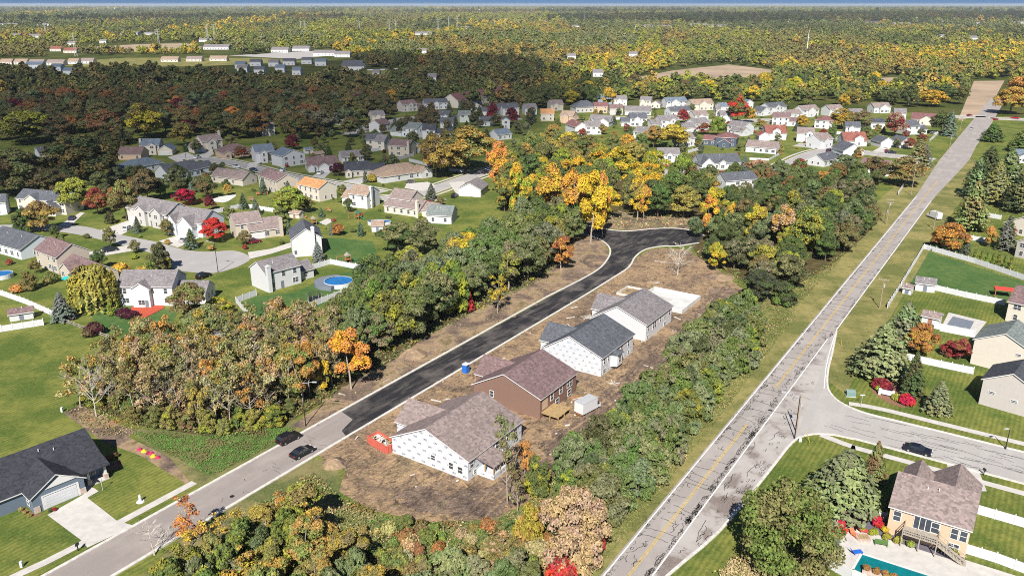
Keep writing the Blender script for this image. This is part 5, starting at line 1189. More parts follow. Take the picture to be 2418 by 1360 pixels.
n6 = fill([(380, 1460), (430, 1370), (520, 1300), (640, 1250), (730, 1255), (800, 1310), (860, 1380), (920, 1470)], 3.4, [('bush', 'gn', 'yg', 2), ('bush', 'gr', 'gn', 3), ('sparse', 'ye', 'go', 2), ('tall', 'go', 'ol', 2), ('bush', 'ol', 'go', 1.5), ('bush', 'dk', 'gr', 2), ('tall', 'ol', 'yg', 2)], (6.5, 10), (.6, .85), 60)
n7 = fill([(940, 1470), (1000, 1400), (1090, 1370), (1250, 1375), (1310, 1460)], 3.2, [('bush', 'gr', 'gn', 3), ('bush', 'pn', 'gr', 2), ('bush', 'gn', 'gr', 2)], (5, 7), (.8, 1.0), 24)
n7b = fill([(840, 1260), (960, 1250), (1080, 1262), (1200, 1240), (1290, 1230), (1300, 1330), (1200, 1370), (1000, 1380), (870, 1350)], 1.9, [('shrub', 'ol', 'go', 2.5), ('shrub', 'gn', 'lm', 2), ('shrub', 'tn', 'ol', 2.5), ('shrub', 'ru', 'br', 1), ('shrub', 'br', 'ol', 2), ('bush', 'ol', 'tn', 1.0), ('bush', 'gn', 'ol', 1)], (1.4, 3.4), (.9, 1.3), 90)
# trees in the gardens of the subdivisions and along their edges
n8 = fill([(0, 470), (180, 455), (330, 400), (300, 350), (0, 400)], 9, [('round', 'br', 'dk', 3), ('round', 'dg', 'br', 2), ('round', 'br', 'go', 1)], (10, 15), (.8, 1.0), 18)
n9 = fill([(150, 520), (330, 470), (520, 470), (500, 445), (330, 425), (200, 460)], 7, [('round', 'br', 'dk', 2), ('round', 'dk', 'gr', 2), ('bush', 'ru', 'br', 1)], (6, 10), (.8, 1.0), 16)
n10 = fill([(0, 345), (300, 325), (560, 330), (820, 330), (900, 300), (930, 245), (500, 235), (0, 250)], 11, [('round', 'dk', 'br', 3), ('round', 'br', 'dk', 3), ('round', 'br', 'ru', 1.2), ('round', 'dg', 'gr', 2), ('round', 'ol', 'br', 1.2), ('round', 'cr', 'pu', .3), ('round', 'go', 'og', .4)], (11, 16), (.92, 1.2), 215)
n11 = fill([(930, 330), (1080, 300), (1260, 300), (1260, 280), (1050, 262), (940, 280)], 10, [('round', 'dg', 'br', 3), ('round', 'cr', 'pu', .35), ('spruce', 'dk', 'bs', 1)], (8, 12), (.7, .9), 26)
n12 = fill([(1270, 345), (1500, 350), (1560, 335), (1500, 400), (1300, 400), (1200, 400)], 9, [('round', 'ol', 'go', 2), ('round', 'gn', 'ol', 3), ('round', 'go', 'ye', 1)], (9, 13), (.8, 1.0), 26)
n13 = fill([(1300, 262), (1640, 250), (1900, 262), (2150, 258), (2260, 262), (2290, 215), (2000, 205), (1700, 210), (1400, 215), (1250, 240)], 13, [('round', 'gn', 'ol', 3), ('round', 'ol', 'yg', 2), ('round', 'yg', 'ye', 1), ('round', 'dk', 'gn', 2), ('round', 'dk', 'br', 1)], (11, 17), (.8, 1.05), 75)
n14 = fill([(1280, 335), (1560, 330), (1860, 330), (2150, 360), (2200, 330), (1960, 285), (1600, 280), (1320, 290)], 19, [('bush', 'gn', 'ol', 2), ('round', 'br', 'cr', 1), ('round', 'go', 'ol', 1), ('spruce', 'dk', 'bs', .6)], (4, 7), (.75, 1.0), 40)
n15 = fill([(2080, 430), (2040, 470), (1950, 465), (1800, 460), (1650, 440), (1620, 420), (1700, 425), (1850, 420), (1950, 425)], 7.5, [('round', 'dk', 'gn', 3), ('round', 'gr', 'gn', 2), ('round', 'ru', 'br', .8)], (7, 10), (.8, 1.0), 36)
n16 = fill([(60, 700), (280, 700), (600, 600), (900, 560), (1080, 480), (820, 445), (500, 445), (330, 540), (120, 560), (0, 600)], 9.5, [('round', 'br', 'ol', 2), ('round', 'gn', 'dk', 2), ('bush', 'ol', 'gn', 1.5), ('spruce', 'dk', 'bs', 1.2), ('round', 'cr', 'pu', .2), ('round', 'go', 'og', .5)], (4, 7.5), (.65, .9), 36)
n17 = fill([(420, 420), (900, 440), (1000, 400), (1180, 380), (1250, 320), (1000, 270), (640, 350), (420, 345)], 8.5, [('round', 'br', 'dk', 2), ('round', 'dk', 'gr', 3), ('bush', 'ol', 'br', 1.5), ('spruce', 'dk', 'dk', 1.5), ('round', 'cr', 'pu', .25)], (4.5, 9), (.65, .95), 60)
n18 = fill([(1300, 330), (1560, 400), (1880, 400), (2180, 365), (2180, 300), (1700, 262), (1400, 262)], 10, [('round', 'gn', 'ol', 2), ('round', 'br', 'ol', 1), ('bush', 'ol', 'go', 1.2), ('spruce', 'dk', 'bs', 1), ('round', 'dk', 'gr', 2)], (3.5, 6.5), (.65, .95), 55)
SH = [('shrub', 'gn', 'dk', 3), ('shrub', 'yg', 'gn', 1), ('shrub', 'cr', 'ru', 1.2), ('shrub', 'go', 'tn', .6), ('shrub', 'pu', 'br', .5)]
fill([(280, 700), (600, 600), (900, 560), (1080, 480), (820, 450), (500, 450), (330, 540), (120, 560), (0, 640)], 9.5, SH, (1.0, 2.2), (1.0, 1.5), 60)
fill([(1400, 330), (1560, 400), (1840, 380), (2180, 360), (2180, 300), (1700, 270), (1400, 280)], 15, SH, (1.2, 2.6), (1.0, 1.4), 50)
fill([(900, 445), (1140, 400), (960, 345), (700, 380), (420, 350), (420, 400)], 10, SH, (1.2, 2.6), (1.0, 1.4), 36)
print('FILL', n1, n2, n3, n4, n5, n6, n7, n7b, n8, n9, n10, n11, n12, n13, n14, n15, len(TREES))
# labels for the filled trees: colour, kind, nearest landmark, then rank from that landmark
LM = [(1099, 870, 'the blue portable toilet'), (898, 1040, 'the red dumpster'), (720, 1005, 'the lamp post on the new street'), (1388, 960, 'the white cargo truck'), (1600, 720, 'the open foundation'), (1690, 1010, 'the crazed main road'),
      (797, 665, 'the round deck pool'), (738, 700, 'the trampoline'), (330, 735, 'the red patio'), (520, 790, 'the grey garden shed'), (205, 905, 'the leaning pale tree'), (1440, 600, 'the cul-de-sac bend'), (1520, 545, 'the far cul-de-sac kerb'), (1600, 600, 'the dead white tree'),
      (900, 515, 'the oval pool'), (505, 540, 'the red maple'), (490, 610, 'the cul-de-sac'), (360, 500, 'the large grey house'), (100, 480, 'the cream porch house'), (370, 345, 'the far turning circle'), (620, 360, 'the asymmetric roof house'), (960, 410, 'the tan hip roof'), (1100, 350, 'the very large olive oak'),
      (1140, 235, 'the long brown-roofed building'), (1000, 320, 'the shaded white porch house'), (970, 250, 'the shaded wood houses'), (1425, 240, 'the blue house'), (1500, 320, 'the white house by the oaks'), (1580, 380, 'the colonial house'), (1740, 250, 'the red-topped maple'), (1700, 330, 'the dark slate-blue house'), (1830, 310, 'the red-roofed porch house'),
      (1700, 390, 'the arched-entry bungalow'), (1745, 430, 'the tall dark-roofed white house'), (2110, 300, 'the crimson tree'), (2300, 280, 'the crossing'), (2180, 380, 'the street corner spruces'), (2090, 520, 'the roadside utility poles'), (1900, 520, 'the lime round tree'), (1780, 650, 'the dark corner tree'), (300, 300, 'the yellow-topped oak'), (70, 300, 'the wide far-left oak'),
      (700, 280, 'the shaded tree belt'), (1600, 230, 'the houses by the dark trees'), (1900, 240, 'the houses by the tree belt'), (560, 1180, 'the old street'), (1100, 1200, 'the bare soil edge'), (1350, 1250, 'the tan tree'), (660, 1200, 'the golden thicket tree'), (1850, 480, 'the orange tree in the right wood'), (830, 820, 'the bright golden tree'), (1050, 650, 'the orange sprig'), (1300, 430, 'the pale orange tree')]
ORD = ['nearest', 'second', 'third', 'fourth', 'fifth', 'sixth', 'seventh', 'eighth', 'ninth', 'tenth', 'eleventh', 'twelfth', 'thirteenth', 'fourteenth', 'fifteenth', 'sixteenth', 'seventeenth', 'eighteenth', 'nineteenth', 'twentieth']
from collections import defaultdict
buck = defaultdict(list)
for t in TREES:
    root, kd, c1, c2, hh, p, lb = t
    cat = KW[kd][1]
    if lb: tag(root, lb, cat); continue
    ux, uy = px((p.x, p.y, hh*.6)); best = min(LM, key=lambda q: (q[0]-ux)**2 + ((q[1]-uy)*1.6)**2); dx, dy = ux-best[0], uy-best[1]
    rel = ('left of' if dx < 0 else 'right of') if abs(dx) > abs(dy)*1.2 else ('behind' if dy < 0 else 'in front of')
    mixed = CW[c1] + (' and ' + CW[c2] if c2 and c2 != c1 and CW[c2].split()[-1] != CW[c1].split()[-1] else '')
    buck[(mixed + ' ' + KW[kd][0], rel, best[2], cat)].append((dx*dx+dy*dy, root))
for (nm_, rel, lm, cat), l in buck.items():
    l.sort(key=lambda q: q[0])
    for i, (_, root) in enumerate(l):
        w1 = f'{nm_} {rel} {lm}' if len(l) == 1 else (f'{ORD[min(i, 19)]} {nm_} {rel} {lm}' if i else f'{nm_} closest {rel} {lm}')
        if len(w1.split()) > 16: w1 = w1.replace(nm_, nm_.split(' and ')[0] + ' ' + nm_.split(' ', 1)[1].split()[-1] if ' and ' in nm_ else nm_)
        tag(root, w1, cat, 'trees of the woods and gardens')

# ---------------------------------------------------------------- undergrowth (uncountable)
def ground_cover(name, label, poly, dens, hmax, size, cols, seed, kind='stuff'):
    rng = np.random.default_rng(seed); w_ = pxs(*poly); xs_ = [q.x for q in w_]; ys_ = [q.y for q in w_]
    area = abs(sum(w_[i].x*w_[(i+1) % len(w_)].y - w_[(i+1) % len(w_)].x*w_[i].y for i in range(len(w_))))/2
    n = int(area*dens); X, Y = [], []
    px_, py_ = np.array(xs_), np.array(ys_)
    tot = 0
    while tot < n:
        x = rng.uniform(min(xs_), max(xs_), n); y = rng.uniform(min(ys_), max(ys_), n); c = np.zeros(n, bool); j = len(w_)-1
        for i in range(len(w_)):
            k = ((py_[i] > y) != (py_[j] > y)) & (x < (px_[j]-px_[i])*(y-py_[i])/(py_[j]-py_[i]+1e-9)+px_[i]); c ^= k; j = i
        X.append(x[c]); Y.append(y[c]); tot += c.sum()
    x, y = np.concatenate(X)[:n], np.concatenate(Y)[:n]
    cl = (np.sin(x*.9+seed)+np.sin(y*1.1+x*.35)+np.sin(x*.33-y*.47))/3
    z = np.abs(rng.normal(0, .45, n))*hmax*(.35+.65*np.clip(cl+.4, 0, 1)) + .06
    v, q = leaves(rng, np.stack([x, y, z], 1), np.stack([rng.normal(0, .5, n), rng.normal(0, .5, n)-.25, np.full(n, .8)], 1), size)
    me = np_mesh(name, v, q, M['leaf_mesh'])
    cc = np.array([COLR[c] for c in cols]); idx = np.clip(((cl+1)/2 + rng.normal(0, .10, n))*len(cc), 0, len(cc)-1).astype(int)
    at = me.attributes.new('col', 'FLOAT_COLOR', 'FACE'); at.data.foreach_set('color', np.concatenate([cc[idx], np.ones((n, 1))], 1).astype(np.float32).ravel())
    o = link(name, me); tag(o, label, None, None, 'stuff'); return o
ground_cover('undergrowth', 'tangled undergrowth below the pale left wood', W1[:6] + [(800, 930), (800, 800), (700, 800), (540, 820), (330, 850), (240, 880)], 7, 1.5, .30, ('dk', 'gn', 'ol', 'br', 'gn', 'dk'), 1)
ground_cover('undergrowth', 'low green weeds beside the old street', [(310, 1020), (480, 1030), (650, 1010), (700, 1012), (604, 1072), (500, 1125), (420, 1085)], 26, .6, .17, ('gn', 'wd', 'wd', 'gn', 'br'), 2)
ground_cover('undergrowth', 'tangled undergrowth below the green wood', [(800, 915), (930, 850), (1000, 800), (1180, 712), (1280, 662), (1340, 600), (1300, 560), (1100, 640), (860, 740), (800, 800)], 3, 1.2, .42, ('dk', 'gn', 'gr', 'br', 'yg'), 3)
ground_cover('undergrowth', 'autumn brambles and weeds in the foreground', [(470, 1330), (600, 1200), (740, 1120), (810, 1180), (900, 1215), (1010, 1240), (1160, 1232), (1240, 1200), (1310, 1130), (1400, 1240), (1400, 1440), (400, 1440)], 22, 1.3, .20, ('dk', 'wd', 'ol', 'gn', 'tn', 'ol', 'ru', 'br'), 4)
ground_cover('undergrowth', 'grassy weeds between hedge and main road', [(1330, 1210), (1430, 1235), (1540, 1125), (1700, 915), (1790, 800), (1850, 720), (1880, 745), (1720, 960), (1560, 1160), (1440, 1310), (1390, 1370)], 16, .5, .18, ('ol', 'gn', 'ol', 'gn', 'tn'), 5)
ground_cover('undergrowth', 'scrub on the rough grass below the right wood', [(1700, 640), (1780, 690), (1800, 800), (1870, 740), (1990, 610), (2050, 545), (1960, 620), (1850, 690)], 5, .9, .26, ('gn', 'ol', 'gn', 'ol', 'br'), 6)
ground_cover('undergrowth', 'scrub round the cleared end of the new street', [(1380, 528), (1488, 540), (1640, 540), (1700, 560), (1640, 600), (1720, 650), (1760, 680), (1700, 525), (1560, 500), (1420, 505)], 1.6, .9, .40, ('br', 'ol', 'gn', 'tn', 'ru'), 7)
ground_cover('dry_grass', 'tall dry straw-coloured grass at the bottom edge', [(1640, 1440), (1720, 1330), (1790, 1290), (1850, 1330), (1960, 1370), (2000, 1440)], 50, 1.7, .22, ('tn', 'tn', 'tn', 'tn', 'br'), 8)
ground_cover('undergrowth', 'weedy edge between lawn and pale wood', [(150, 970), (200, 955), (330, 1005), (320, 1030), (230, 1030)], 6, .6, .25, ('tn', 'br', 'ol', 'ru'), 9)
ground_cover('undergrowth', 'weeds on the slope between green wood and new street', [(730, 970), (850, 895), (1000, 800), (1180, 708), (1330, 612), (1400, 575), (1425, 600), (1335, 672), (1054, 830), (854, 940)], .9, .45, .26, ('tn', 'br', 'ol', 'gn', 'ru'), 10)
ground_cover('undergrowth', 'scattered weeds on the bare building site', [(800, 1085), (870, 1060), (960, 1110), (1100, 1180), (1100, 1215), (860, 1190), (810, 1130)], .7, .35, .24, ('tn', 'ol', 'gn', 'br'), 12)
# ---------------------------------------------------------------- fences
PANEL = MB().box(0, 1, -.03, .03, .06, 1.72).mesh('panel', [M['vinyl']])
POST = MB().box(-.07, .07, -.07, .07, 0, 1.9).add([(-.09, -.09, 1.9), (.09, -.09, 1.9), (.09, .09, 1.9), (-.09, .09, 1.9), (0, 0, 2.02)], [(0, 1, 4), (1, 2, 4), (2, 3, 4), (3, 0, 4)]).mesh('post', [M['vinyl']])
def fence(label, pts, hs=1.0, step=2.4, panel=PANEL, post=POST, name='vinyl_fence'):
    w_ = pxs(*pts); root = thing(name, label, 'fence', w_[0]); o0 = w_[0]
    for i in range(len(w_)-1):
        d = w_[i+1]-w_[i]; n = max(1, round(d.length/step)); a = math.atan2(d.y, d.x)
        for k in range(n):
            q = w_[i]+d*(k/n)-o0
            link('post', post, root, q, a, (1, 1, hs)); l_ = d.length/n
            link('panel', panel, root, q + d.normalized()*.071, a, (l_-.142, 1, hs))
    link('post', post, root, w_[-1]-o0, 0, (1, 1, hs)); return root
fence('long white vinyl fence round the deep green yard at right', [(2128, 676), (2181, 588), (2300, 622), (2418, 662)])
fence('white vinyl fence running along the road verge behind the pines', [(2095, 728), (2126, 680)])
fence('white vinyl fence from the white shed to the cream house', [(2190, 682), (2280, 703), (2372, 722)])
fence('white vinyl fence below the covered pool', [(2205, 776), (2300, 795)])
fence('white vinyl fence behind the round orange maple garden', [(2140, 850), (2220, 868), (2297, 884)])
fence('white vinyl fence beneath the large pine by the lawn', [(2278, 503), (2363, 519)])
fence('white vinyl fence right of the orange maple', [(2263, 562), (2330, 574)])
fence('white vinyl fence at the back of the pool yard', [(1995, 1205), (2092, 1232)])
fence('white vinyl fence on the road side of the pool yard', [(1938, 1328), (1995, 1206)])
fence('white vinyl fence along the bottom of the pool yard', [(1938, 1330), (2010, 1372), (2100, 1408)])
fence('white vinyl fence right of the peach house', [(2303, 1212), (2440, 1252)])
fence('white vinyl fence below right of the peach house', [(2278, 1306), (2350, 1328), (2440, 1362)])
fence('white vinyl fence at the left edge behind the big lawn', [(-20, 690), (60, 718), (137, 752)])
fence('white vinyl fence beside the small brown-roofed shed at left', [(-20, 788), (104, 768)])
fence('white vinyl fence corner left of the round deck pool yard', [(592, 755), (558, 716), (606, 698)])
fence('white vinyl fence behind the round deck pool', [(726, 640), (781, 624), (826, 633), (884, 640)])
fence('white vinyl fence in front of the trampoline', [(686, 748), (760, 716), (834, 688)])
fence('white vinyl fence behind the beige house by the red maple', [(482, 510), (575, 490), (666, 505)])
fence('white vinyl fence below the beige chimney house', [(862, 362), (920, 352)], 1.0, 4)
fence('white vinyl fence left of the very large olive oak', [(934, 381), (976, 369)], 1.0, 4)
fence('white vinyl fence under the golden-brown oak', [(966, 382), (1015, 394)], 1.0, 4)
fence('white fence below the very large olive oak', [(1062, 405), (1110, 408)], .8, 4)
fence('white vinyl fence behind the dark slate-blue house', [(1625, 362), (1660, 352)], 1.0, 4)
fence('white vinyl fence left of the arched-entry bungalow', [(1632, 392), (1655, 380)], 1.0, 4)
fence('white picket fence in front of the long white bungalow', [(1770, 378), (1815, 380), (1840, 366)], .7, 4)
fence('white vinyl fence left of the red-roofed porch house', [(1778, 312), (1808, 298), (1818, 290)], 1.0, 5)
fence('white vinyl fence right of the tower gable house', [(1942, 316), (1990, 318)], 1.0, 5)
fence('white vinyl fence left of the brick-front red roof', [(1966, 338), (1988, 322)], 1.0, 5)
fence('white vinyl fence right of the brick-front red roof', [(2050, 338), (2075, 345), (2085, 328), (2050, 322)], 1.0, 5)
fence('white vinyl fence near the crossing', [(2195, 335), (2215, 318), (2195, 316)], 1.0, 5)
fence('white vinyl fence below the pink-white house', [(2025, 412), (2100, 418)], 1.0, 4)
fence('white vinyl fence along the road by the golden-brown tree', [(2145, 415), (2163, 395), (2120, 462)], 1.0, 4)
fence('white vinyl fence in front of the low grey-roofed house', [(1440, 285), (1480, 282)], 1.0, 5)
rail = MB().box(0, 1, -.05, .05, .35, .5).box(0, 1, -.05, .05, .85, 1.0).mesh('rail_pair', [M['old_wood']])
rpost = MB().box(-.08, .08, -.08, .08, 0, 1.2).mesh('post', [M['old_wood']])
fence('grey wooden split rail fence along the big lawn', [(140, 756), (200, 780), (266, 803)], 1, 2.6, rail, rpost, 'rail_fence')
cpan = MB().box(0, 1, -.03, .03, .03, 1.6).mesh('panel', [M['cedar']]); cpost = MB().box(-.06, .06, -.06, .06, 0, 1.7).mesh('post', [M['cedar']])
fence('short orange cedar fence beside the dark purple tree', [(432, 488), (460, 482), (488, 474)], 1, 2.4, cpan, cpost, 'cedar_fence')

# ---------------------------------------------------------------- vehicles
PAINT = {}
def paint(c):
    if c not in PAINT: PAINT[c] = mat('paint_%d' % len(PAINT), None, col=c, rough=.25, spec=.6)
    return PAINT[c]
M['glass'] = mat('glass', None, col=(.02, .025, .03), rough=.05, spec=.8)
M['lamp_red'] = mat('lamp_red', None, col=(.35, .02, .02), rough=.3); M['lamp_clear'] = mat('lamp_clear', None, col=(.7, .7, .7), rough=.2)
WH = MB().tube((0, -.11, 0), (0, .11, 0), .34, .34, 14).mesh('tyre', [M['rubber']])
RI = MB().tube((0, -.12, 0), (0, .12, 0), .2, .2, 10).mesh('rim', [M['rim']])
CARS = {'sedan': (4.7, 1.84, [(-2.35, .45), (-2.3, .95), (-1.9, 1.03), (1.0, .98), (2.1, .84), (2.35, .6), (2.35, .35)], [(-1.75, 1.0), (-1.05, 1.40), (.15, 1.42), (1.05, .98)], 1.5),
        'suv': (4.75, 1.9, [(-2.35, .5), (-2.32, 1.05), (-2.2, 1.12), (1.1, 1.08), (2.15, .98), (2.35, .7), (2.35, .4)], [(-2.15, 1.1), (-1.85, 1.66), (.2, 1.72), (1.1, 1.08)], 1.5),
        'pickup': (5.6, 1.95, [(-2.8, .55), (-2.8, 1.05), (-.75, 1.08), (1.35, 1.12), (2.6, 1.05), (2.8, .8), (2.8, .45)], [(-.8, 1.07), (-.7, 1.75), (.6, 1.8), (1.4, 1.12)], 1.8)}
CB = {}
def car(label, a, b, kind, col, loc=None):
    """a: rear wheel-line pixel, b: pixel it points to"""
    A, B = P(*a), P(*b); d = B-A
    L, Wd, prof, cab, ax = CARS[kind]
    root = thing('parked_car' if kind != 'pickup' else 'pickup_truck', label, 'car' if kind != 'pickup' else 'truck', A.lerp(B, .5) + Vector((0, 0, .055)), math.atan2(d.y, d.x))
    if kind not in CB:
        bo, ca, rf_ = MB(), MB(), MB(); n = len(prof); w2 = Wd/2
        pr = prof + [(L/2-.05, .28), (-L/2+.05, .28)]; n = len(pr)
        for s_ in (-1, 1): bo.v += [(x, s_*w2*(.97 if z > .9 else 1), z) for x, z in pr]
        bo.f = [tuple(range(n-1, -1, -1)), tuple(range(n, 2*n))] + [(i, (i+1) % n, n+(i+1) % n, n+i) for i in range(n)]; bo.f = [tuple(reversed(f)) for f in bo.f]; bo.m = [0]*len(bo.f)
        wb, wt = w2*.95, w2*.78
        v = []
        for s_ in (-1, 1): v += [(cab[0][0], s_*wb, cab[0][1]), (cab[1][0], s_*wt, cab[1][1]), (cab[2][0], s_*wt, cab[2][1]), (cab[3][0], s_*wb, cab[3][1])]
        ca.add(v, [(3, 2, 1, 0), (4, 5, 6, 7), (0, 1, 5, 4), (1, 2, 6, 5), (2, 3, 7, 6), (0, 4, 7, 3)])
        z = cab[1][1]; rf_.add([(cab[1][0]-.03, -wt, z), (cab[2][0]+.05, -wt, cab[2][1]), (cab[2][0]+.05, wt, cab[2][1]), (cab[1][0]-.03, wt, z), (cab[1][0]-.03, -wt, z+.05), (cab[2][0]+.05, -wt, cab[2][1]+.05), (cab[2][0]+.05, wt, cab[2][1]+.05), (cab[1][0]-.03, wt, z+.05)], [(4, 5, 6, 7), (0, 1, 5, 4), (1, 2, 6, 5), (2, 3, 7, 6), (3, 0, 4, 7), (3, 2, 1, 0)])
        mid = (cab[1][0]+cab[2][0])/2
        for s_ in (-1, 1):
            for (x0, z0), (x1, z1) in (((mid, z+.02), (mid+.05, cab[0][1])), (cab[2], cab[3]), (cab[1], cab[0])): rf_.bar((x0, s_*wt*1.0, z0), (x1, s_*wb*1.005, z1), .09, .05)
        CB[kind] = (bo, ca.mesh('windows', [M['glass']]), rf_)
    bo, ca, rf_ = CB[kind]; pm = paint(col); key = (kind, col)
    if key not in CB: CB[key] = (bo.mesh('body', [pm]), rf_.mesh('roof', [pm]))
    link('body', CB[key][0], root); link('windows', ca, root); link('roof', CB[key][1], root)
    for x in (-ax, ax):
        for s_ in (-1, 1): w_ = link('wheel', WH, root, (x, s_*(Wd/2-.06), .34)); link('rim', RI, w_)
    for s_ in (-1, 1):
        q = MB().box(L/2-.12, L/2+.012, s_*Wd*.36-.22, s_*Wd*.36+.22, .62, .76); q.build('headlight', M['lamp_clear'], root)
        q = MB().box(-L/2-.012, -L/2+.2, s_*Wd*.39-.17, s_*Wd*.39+.17, .78, .95); q.build('tail_light', M['lamp_red'], root)
    m_ = MB().box(-.5, -.34, -Wd/2-.012, Wd/2+.012, .84, .88); m_.build('door_handle', M['rim'], root)
    return root
BLK, WHT, RED, SIL, NVY = (.008, .008, .011), (.72, .73, .75), (.30, .015, .02), (.36, .37, .38), (.02, .035, .09)
car('black sport utility car parked by the far kerb of the old street', (660, 1052), (704, 1030), 'suv', BLK)
car('black sedan parked nearer the dumpster on the old street', (690, 1086), (738, 1061), 'sedan', (.010, .012, .016))
car('black sedan parked on the side street at right', (2134, 1059), (2200, 1077), 'sedan', (.012, .014, .028))
car('white car standing in the far turning circle', (455, 378), (478, 371), 'suv', WHT)
car('white van in the driveway beside the far turning circle', (549, 394), (567, 399), 'suv', (.66, .67, .7))
car('dark blue car parked on the shaded street', (590, 402), (608, 405), 'sedan', NVY)
car('white car in the drive of the asymmetric roof house', (660, 408), (678, 400), 'sedan', WHT)
car('white car in the drive of the tan-gabled bungalow', (748, 416), (766, 407), 'suv', WHT)
car('grey car in front of the tan hip-roofed house', (962, 433), (978, 431), 'sedan', (.10, .09, .09))
car('silver-grey car at the kerb of the curving street', (1030, 478), (1050, 474), 'sedan', SIL)
car('black car on the driveway of the white garage house', (1067, 470), (1080, 462), 'suv', BLK)
car('dark red car by the beige house near the red maple', (586, 577), (615, 571), 'suv', (.16, .01, .025))
car('dark blue sport utility car in the beige two-storey drive', (242, 597), (280, 590), 'suv', (.012, .018, .03))
car('black car behind the white two-storey house', (470, 660), (492, 652), 'suv', BLK)
car('bright red car left of the arched-entry street', (1696, 414), (1718, 411), 'suv', (.45, .02, .05))
car('purple-black car on the street below the tower gable house', (1948, 361), (1967, 356), 'suv', (.05, .012, .04))
car('black car just below the purple-black car', (1963, 371), (1982, 367), 'sedan', BLK)
car('long dark pickup parked by the corner spruces', (2092, 362), (2116, 364), 'pickup', (.03, .03, .05))
car('black car in front of the red-roofed porch house', (1795, 333), (1803, 327), 'sedan', BLK)
car('silver car driving on the far main road', (2290, 309), (2297, 303), 'sedan', SIL)
car('red car turning at the crossing', (2346, 285), (2356, 283), 'sedan', RED)
car('dark red car at the left of the crossing', (2282, 275), (2296, 274), 'sedan', (.2, .01, .03))
car('red pickup at the right edge of the crossing', (2388, 280), (2405, 282), 'pickup', (.4, .01, .03))
car('white car in the driveway of the large grey two-storey house', (292, 548), (312, 538), 'suv', WHT)
car('grey sedan in the driveway of the steep white gables', (428, 574), (444, 566), 'sedan', SIL)
car('dark car in the driveway of the cream porch house', (163, 525), (178, 512), 'sedan', NVY)
car('silver car in the drive of the tower gable house', (1908, 346), (1922, 340), 'suv', SIL)
car('white car on the drive of the white garage house by the red roof', (2084, 356), (2094, 350), 'sedan', WHT)
car('white car on the drive of the arched-entry bungalow', (1652, 407), (1664, 403), 'suv', WHT)
# white camper truck on the lawn
root = thing('camper_truck', 'white camper truck parked on the grass by a utility pole', 'truck', P(2205, 516), math.radians(100))
m_ = MB().box(-3.2, 1.2, -1.05, 1.05, .6, 2.9); m_.build('box_body', M['vinyl'], root)
m_ = MB().box(1.2, 3.0, -1.0, 1.0, .5, 1.4); m_.build('bonnet', M['vinyl'], root)
m_ = MB().add([(1.2, -.95, 1.4), (2.1, -.95, 1.4), (1.5, -.85, 2.2), (1.2, -.85, 2.2), (1.2, .95, 1.4), (2.1, .95, 1.4), (1.5, .85, 2.2), (1.2, .85, 2.2)], [(0, 1, 2, 3), (7, 6, 5, 4), (1, 5, 6, 2), (2, 6, 7, 3)]); m_.build('windscreen', M['glass'], root)
for x in (-2, 2):
    for s_ in (-1, 1): link('wheel', WH, root, (x, s_*.95, .34))
# white cargo truck on the site
d_ = P(1410, 955) - P(1372, 975); root = thing('cargo_truck', 'white box cargo truck parked behind the brown house', 'truck', P(1388, 972) + Vector((0, 0, .04)), math.atan2(d_.y, d_.x))
m_ = MB().box(-2.9, 1.6, -1.15, 1.15, .75, 3.0); bx_ = m_.build('cargo_box', M['vinyl'], root)
m_ = MB().box(-2.95, 1.65, -1.18, 1.18, 3.0, 3.06); m_.build('box_roof', M['galvanised'], root)
m_ = MB().box(-2.93, -2.9, -1.05, 1.05, .85, 2.85); m_.build('rear_door', M['trim'], root)
m_ = MB().box(1.7, 3.0, -.95, .95, .5, 1.25); m_.build('bonnet', M['vinyl'], root)
m_ = MB().add([(1.65, -.95, 1.25), (2.7, -.95, 1.25), (2.2, -.85, 1.95), (1.65, -.85, 1.95), (1.65, .95, 1.25), (2.7, .95, 1.25), (2.2, .85, 1.95), (1.65, .85, 1.95)], [(0, 1, 2, 3), (7, 6, 5, 4), (1, 5, 6, 2), (2, 6, 7, 3)]); m_.build('cab', M['glass'], root)
m_ = MB().box(-2.9, 3.0, -.9, .9, .42, .52); m_.build('chassis', M['cedar'], root)
for x in (-1.8, 2.2):
    for s_ in (-1, 1): w_ = link('wheel', WH, root, (x, s_*.95, .34)); link('rim', RI, w_)

# ---------------------------------------------------------------- building site things
d_ = P(905, 1071) - P(862, 1036); root = thing('dumpster', 'salmon-red open dumpster full of rubble beside the wrapped house', 'dumpster', P(868, 1047) + Vector((0, 0, .05)), math.atan2((P(912, 1073)-P(868, 1047)).y, (P(912, 1073)-P(868, 1047)).x))
plain('skip_red', (.50, .12, .085), .7, var=.15)
Ld = (P(912, 1073)-P(868, 1047)).length; Wd_ = 2.4
for q in ((0, Ld, 0, .08), (0, Ld, Wd_-.08, Wd_), (0, .08, .08, Wd_-.08), (Ld-.08, Ld, .08, Wd_-.08)): m_ = MB().box(*q, .05, 1.6); m_.build('side', M['skip_red'], root)
n = int(Ld/.7)
for i in range(n): m_ = MB().box(.25+i*.7, .37+i*.7, -.09, -.001, .1, 1.5); m_.build('rib', M['skip_red'], root)
for i in range(3): m_ = MB().box(Ld+.001, Ld+.09, .35+i*.75, .47+i*.75, .1, 1.5); m_.build('rib', M['skip_red'], root)
for q in ((-.1, Ld+.1, -.1, .1), (-.1, Ld+.1, Wd_-.1, Wd_+.1)): m_ = MB().box(*q, 1.6, 1.72); m_.build('top_rail', M['skip_red'], root)
m_ = MB().box(.08, Ld-.08, .08, Wd_-.08, .05, 1.05); m_.build('rubble', M['kerb'], root)
